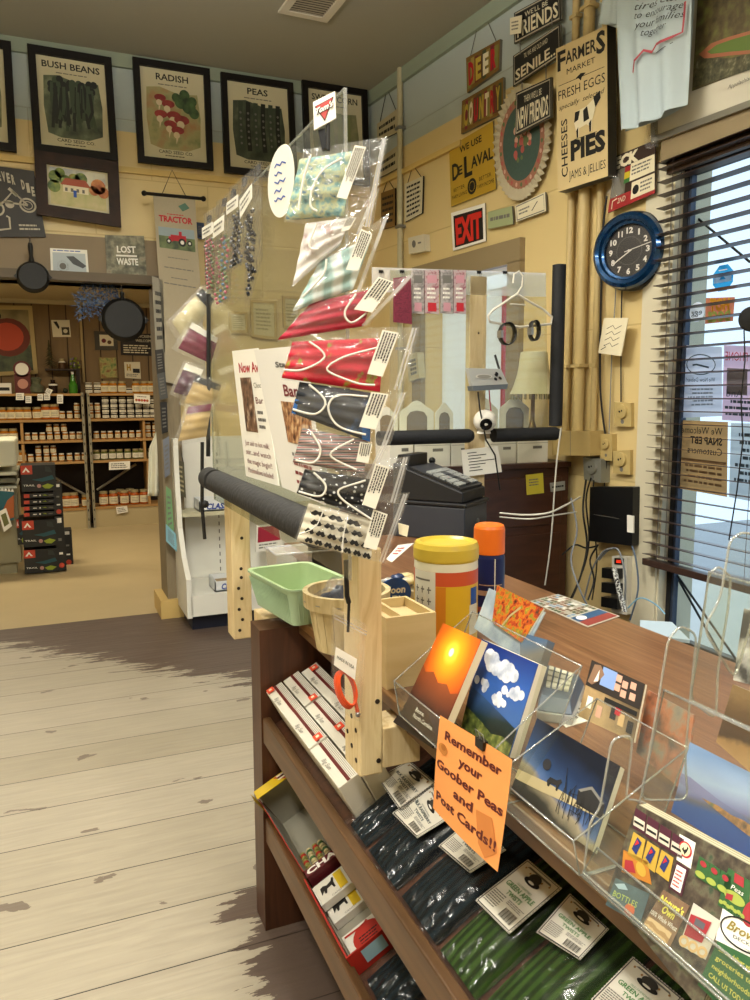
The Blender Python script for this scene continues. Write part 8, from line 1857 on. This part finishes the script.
# candy boxes on the lower shelf
YB_ = mat('carton_yellow', '#cfae20', .45); RB_ = mat('carton_red', '#a8281e', .45); GI = mat('grey_card_inside', '#8f8a7a', .7)
T = thing('open_candy_carton', SL.p(.1, 2.0, 0), 'opened yellow and red candy carton with a grey inside', 'carton')
cyA, cyB = 2.165, 1.86
def thick(b, P, n, t, m1, m2): # slab from four points
    b.add(P, [(0,1,2,3)], m1); Q = [p-n*t for p in P]; b.add(P+Q, [(7,6,5,4),(0,4,5,1),(1,5,6,2),(2,6,7,3),(3,7,4,0)], m2)
b = MB(); P = [SL.p(.03,cyA,.003), SL.p(.03,cyB,.003), SL.p(.34,cyB,.003), SL.p(.34,cyA,.003)]; thick(b, P, SL.n, .002, GI, GI); b.build('carton_floor', T)
b = MB(); P = [SL.p(.03,cyB,.003), SL.p(.03,cyA,.003), SL.p(.012,cyA,.12), SL.p(.02,cyB,.05)]; thick(b, P, (SL.d), .002, GI, RB_); b.build('front_flap', T)
b = MB(); P = [SL.p(.03,cyA,.003), SL.p(.34,cyA,.003), SL.p(.34,cyA+.0,.15), SL.p(.012,cyA+.0,.15)]; thick(b, P, V(0,-1,0), .003, GI, RB_); b.build('end_wall', T)
b = MB(); P = [SL.p(.01,cyA-.0,.152), SL.p(.01,cyA-.05,.155), SL.p(.2,cyA-.05,.155), SL.p(.2,cyA,.152)]; F_ = Face(*P); b.slab(F_, .002, YB_); b.poly(F_, [(.1,.35),(.9,.5),(.95,.9),(.2,.8)], REDINK, .0008)
for k in range(3): b.poly(F_, [(.15+.2*k,.4),(.3+.2*k,.42),(.3+.2*k,.6),(.15+.2*k,.58)], BLACK if k % 2 else WHITE, .0012)
P2_ = [SL.p(.0,cyA-.05,.155), SL.p(.03,cyA-.05,.0), SL.p(.03,cyA,.0), SL.p(.0,cyA,.152)]; b.add(P2_, [(0,1,2,3)], YB_); b.build('yellow_flap', T)
b = MB(); P = [SL.p(.34,cyB,.003), SL.p(.34,cyA,.003), SL.p(.345,cyA,.15), SL.p(.345,cyB,.15)]; thick(b, P, -SL.d, .003, GI, RB_); b.build('rear_wall', T)
CHN = mat('candy_roll', '#8f8a4a', .4); rs = random.Random(12)
for k in range(12):
    t = .035+.02*(k % 4)+.004*rs.random(); y = 1.965-.032*(k//4); b = MB(); b.tube([SL.p(t,y,.014), SL.p(t,y-.028,.014)], .009, [CHN, mat('candy_roll_cream', '#c9b98a', .4)][k % 2], 8); b.tube([SL.p(t,y-.008,.014), SL.p(t,y-.018,.014)], .0095, [RB_, mat('candy_roll_green', '#4a6a3a', .4)][k % 2], 8); b.build('candy_roll', label='small wrapped candy roll in the opened carton', cat='candy', group='candy rolls in the opened carton')
T = thing('candy_display_box', SL.p(.08, 1.83, 0), 'maroon candy tray with white letters on the lower shelf', 'candy box')
b = MB(); MR = mat('maroon_tray', '#5c1a20', .45); b.hexa([SL.p(.02,1.855,.003),SL.p(.02,1.825,.003),SL.p(.2,1.825,.003),SL.p(.2,1.855,.003)], [SL.p(.02,1.855,.05),SL.p(.02,1.825,.05),SL.p(.2,1.825,.05),SL.p(.2,1.855,.05)], MR)
F_ = Face(SL.p(.02,1.825,.05)-V(0,-.0,0), SL.p(.2,1.825,.05), SL.p(.2,1.855,.05), SL.p(.02,1.855,.05)); b.text(F_, 'CHARMS', .03, .15, .97, .85, WHITE, .001, bold=.04); b.build('tray_front', T)
# tray of candy stick packets
b = MB(); T = thing('candy_tray', SL.p(.1, 1.65, 0), 'red and yellow card tray holding the candy stick packets', 'tray')
ta, tb, tA, tB = .015, .27, 1.815, 1.50
for P in ([SL.p(ta,tA,.003),SL.p(ta,tB,.003),SL.p(tb,tB,.003),SL.p(tb,tA,.003)],): thick(b, P, SL.n, .002, GI, RB_)
b.build('tray_floor', T)
b = MB(); P = [SL.p(ta,tB,.003),SL.p(tb,tB,.003),SL.p(tb,tB,.06),SL.p(ta,tB,.06)]; b.hexa([SL.p(ta,tB,.003),SL.p(tb,tB,.003),SL.p(tb,tB+.004,.003),SL.p(ta,tB+.004,.003)], [SL.p(ta,tB,.06),SL.p(tb,tB,.06),SL.p(tb,tB+.004,.06),SL.p(ta,tB+.004,.06)], RB_)
F_ = Face(*P); b.rect(F_, .12, .2, .35, .85, mat('pale_blue_glass', '#9fc3d2', .4), .001); b.rect(F_, .38, .2, .5, .85, mat('pale_blue_glass'), .001); b.text(F_, 'CANDY', .62, .35, .95, .65, CREAM, .001); b.build('end_wall', T)
b = MB(); b.hexa([SL.p(ta-.004,tB,.003),SL.p(ta,tB,.003),SL.p(ta,tA,.003),SL.p(ta-.004,tA,.003)], [SL.p(ta-.004,tB,.06),SL.p(ta,tB,.06),SL.p(ta,tA,.06),SL.p(ta-.004,tA,.06)], RB_); F_ = Face(SL.p(ta-.004,tA,.003),SL.p(ta-.004,tB,.003),SL.p(ta-.004,tB,.06),SL.p(ta-.004,tA,.06)); b.poly(F_, [(.3,0),(1,0),(1,.6),(.5,.4)], YB_, .001); b.build('side_wall', T)
PKW = mat('packet_white', '#d2cdc0', .45); HOR = mat('horse_print_black', '#15120f', .5)
def packet(t, y, w, l, h0, kind, label):
    """candy stick packet lying in the tray"""
    hgt = .022; B = [SL.p(t,y,h0), SL.p(t,y-l,h0), SL.p(t+w,y-l,h0), SL.p(t+w,y,h0)]; U = [SL.p(t,y,h0+hgt), SL.p(t,y-l,h0+hgt), SL.p(t+w,y-l,h0+hgt), SL.p(t+w,y,h0+hgt)]
    T = thing('candy_packet', B[0], label, 'candy packet', 'candy stick packets'); b = MB(); b.hexa(B, U, PKW); b.build('packet_body', T, bevel=.0008)
    # reads with u up the slope
    F_ = Face(U[1], U[2], U[3], U[0]); b = MB()
    if kind == 0:
        b.rect(F_, .52, .1, .72, .95, YB_); b.rect(F_, .78, 0, 1, 1, CRB); b.rect(F_, .9, .3, 1, .7, BLUEINK, .001)
        b.poly(F_, [(.12,.35),(.14,.7),(.22,.74),(.3,.66),(.42,.72),(.46,.85),(.5,.8),(.46,.6),(.46,.35),(.42,.35),(.4,.52),(.28,.5),(.24,.34),(.2,.34),(.2,.5)], HOR, .001)
    elif kind == 1:
        b.disc(F_, .5, .45, .36, RB_, .001); b.lines(F_, .28, .3, .72, .6, 3, BLACK, .0014); b.line(F_, [(.05,.9),(.5,.86),(.6,.95)], .006, RB_, .001)
    else:
        b.line(F_, [(.2,.85),(.3,.4),(.55,.3),(.75,.5),(.8,.85)], .008, CRB, .001); b.rect(F_, .02, .3, .12, .7, BLUEINK); b.disc(F_, .5, .8, .08, HOR, .001)
    b.text(F_, 'CANDY', .3, .04, .6, .12, GREYINK, .001); b.build('printed_front', T)
packet(.022, 1.81, .118, .078, .004, 0, 'white candy packet with a black horse at the far front'); packet(.022, 1.73, .118, .078, .004, 0, 'white candy packet with a black horse under the raised one'); packet(.022, 1.60, .118, .09, .004, 1, 'white candy packet with a round red badge')
packet(.145, 1.81, .11, .078, .004, 0, 'white candy packet with a horse in the rear row'); packet(.145, 1.70, .11, .078, .004, 2, 'white candy packet with a red hoop in the rear row'); packet(.145, 1.60, .11, .078, .004, 2, 'white candy packet with a red hoop nearest the bags')
packet(.018, 1.775, .118, .075, .030, 0, 'white candy packet with a horse lying raised on the others')
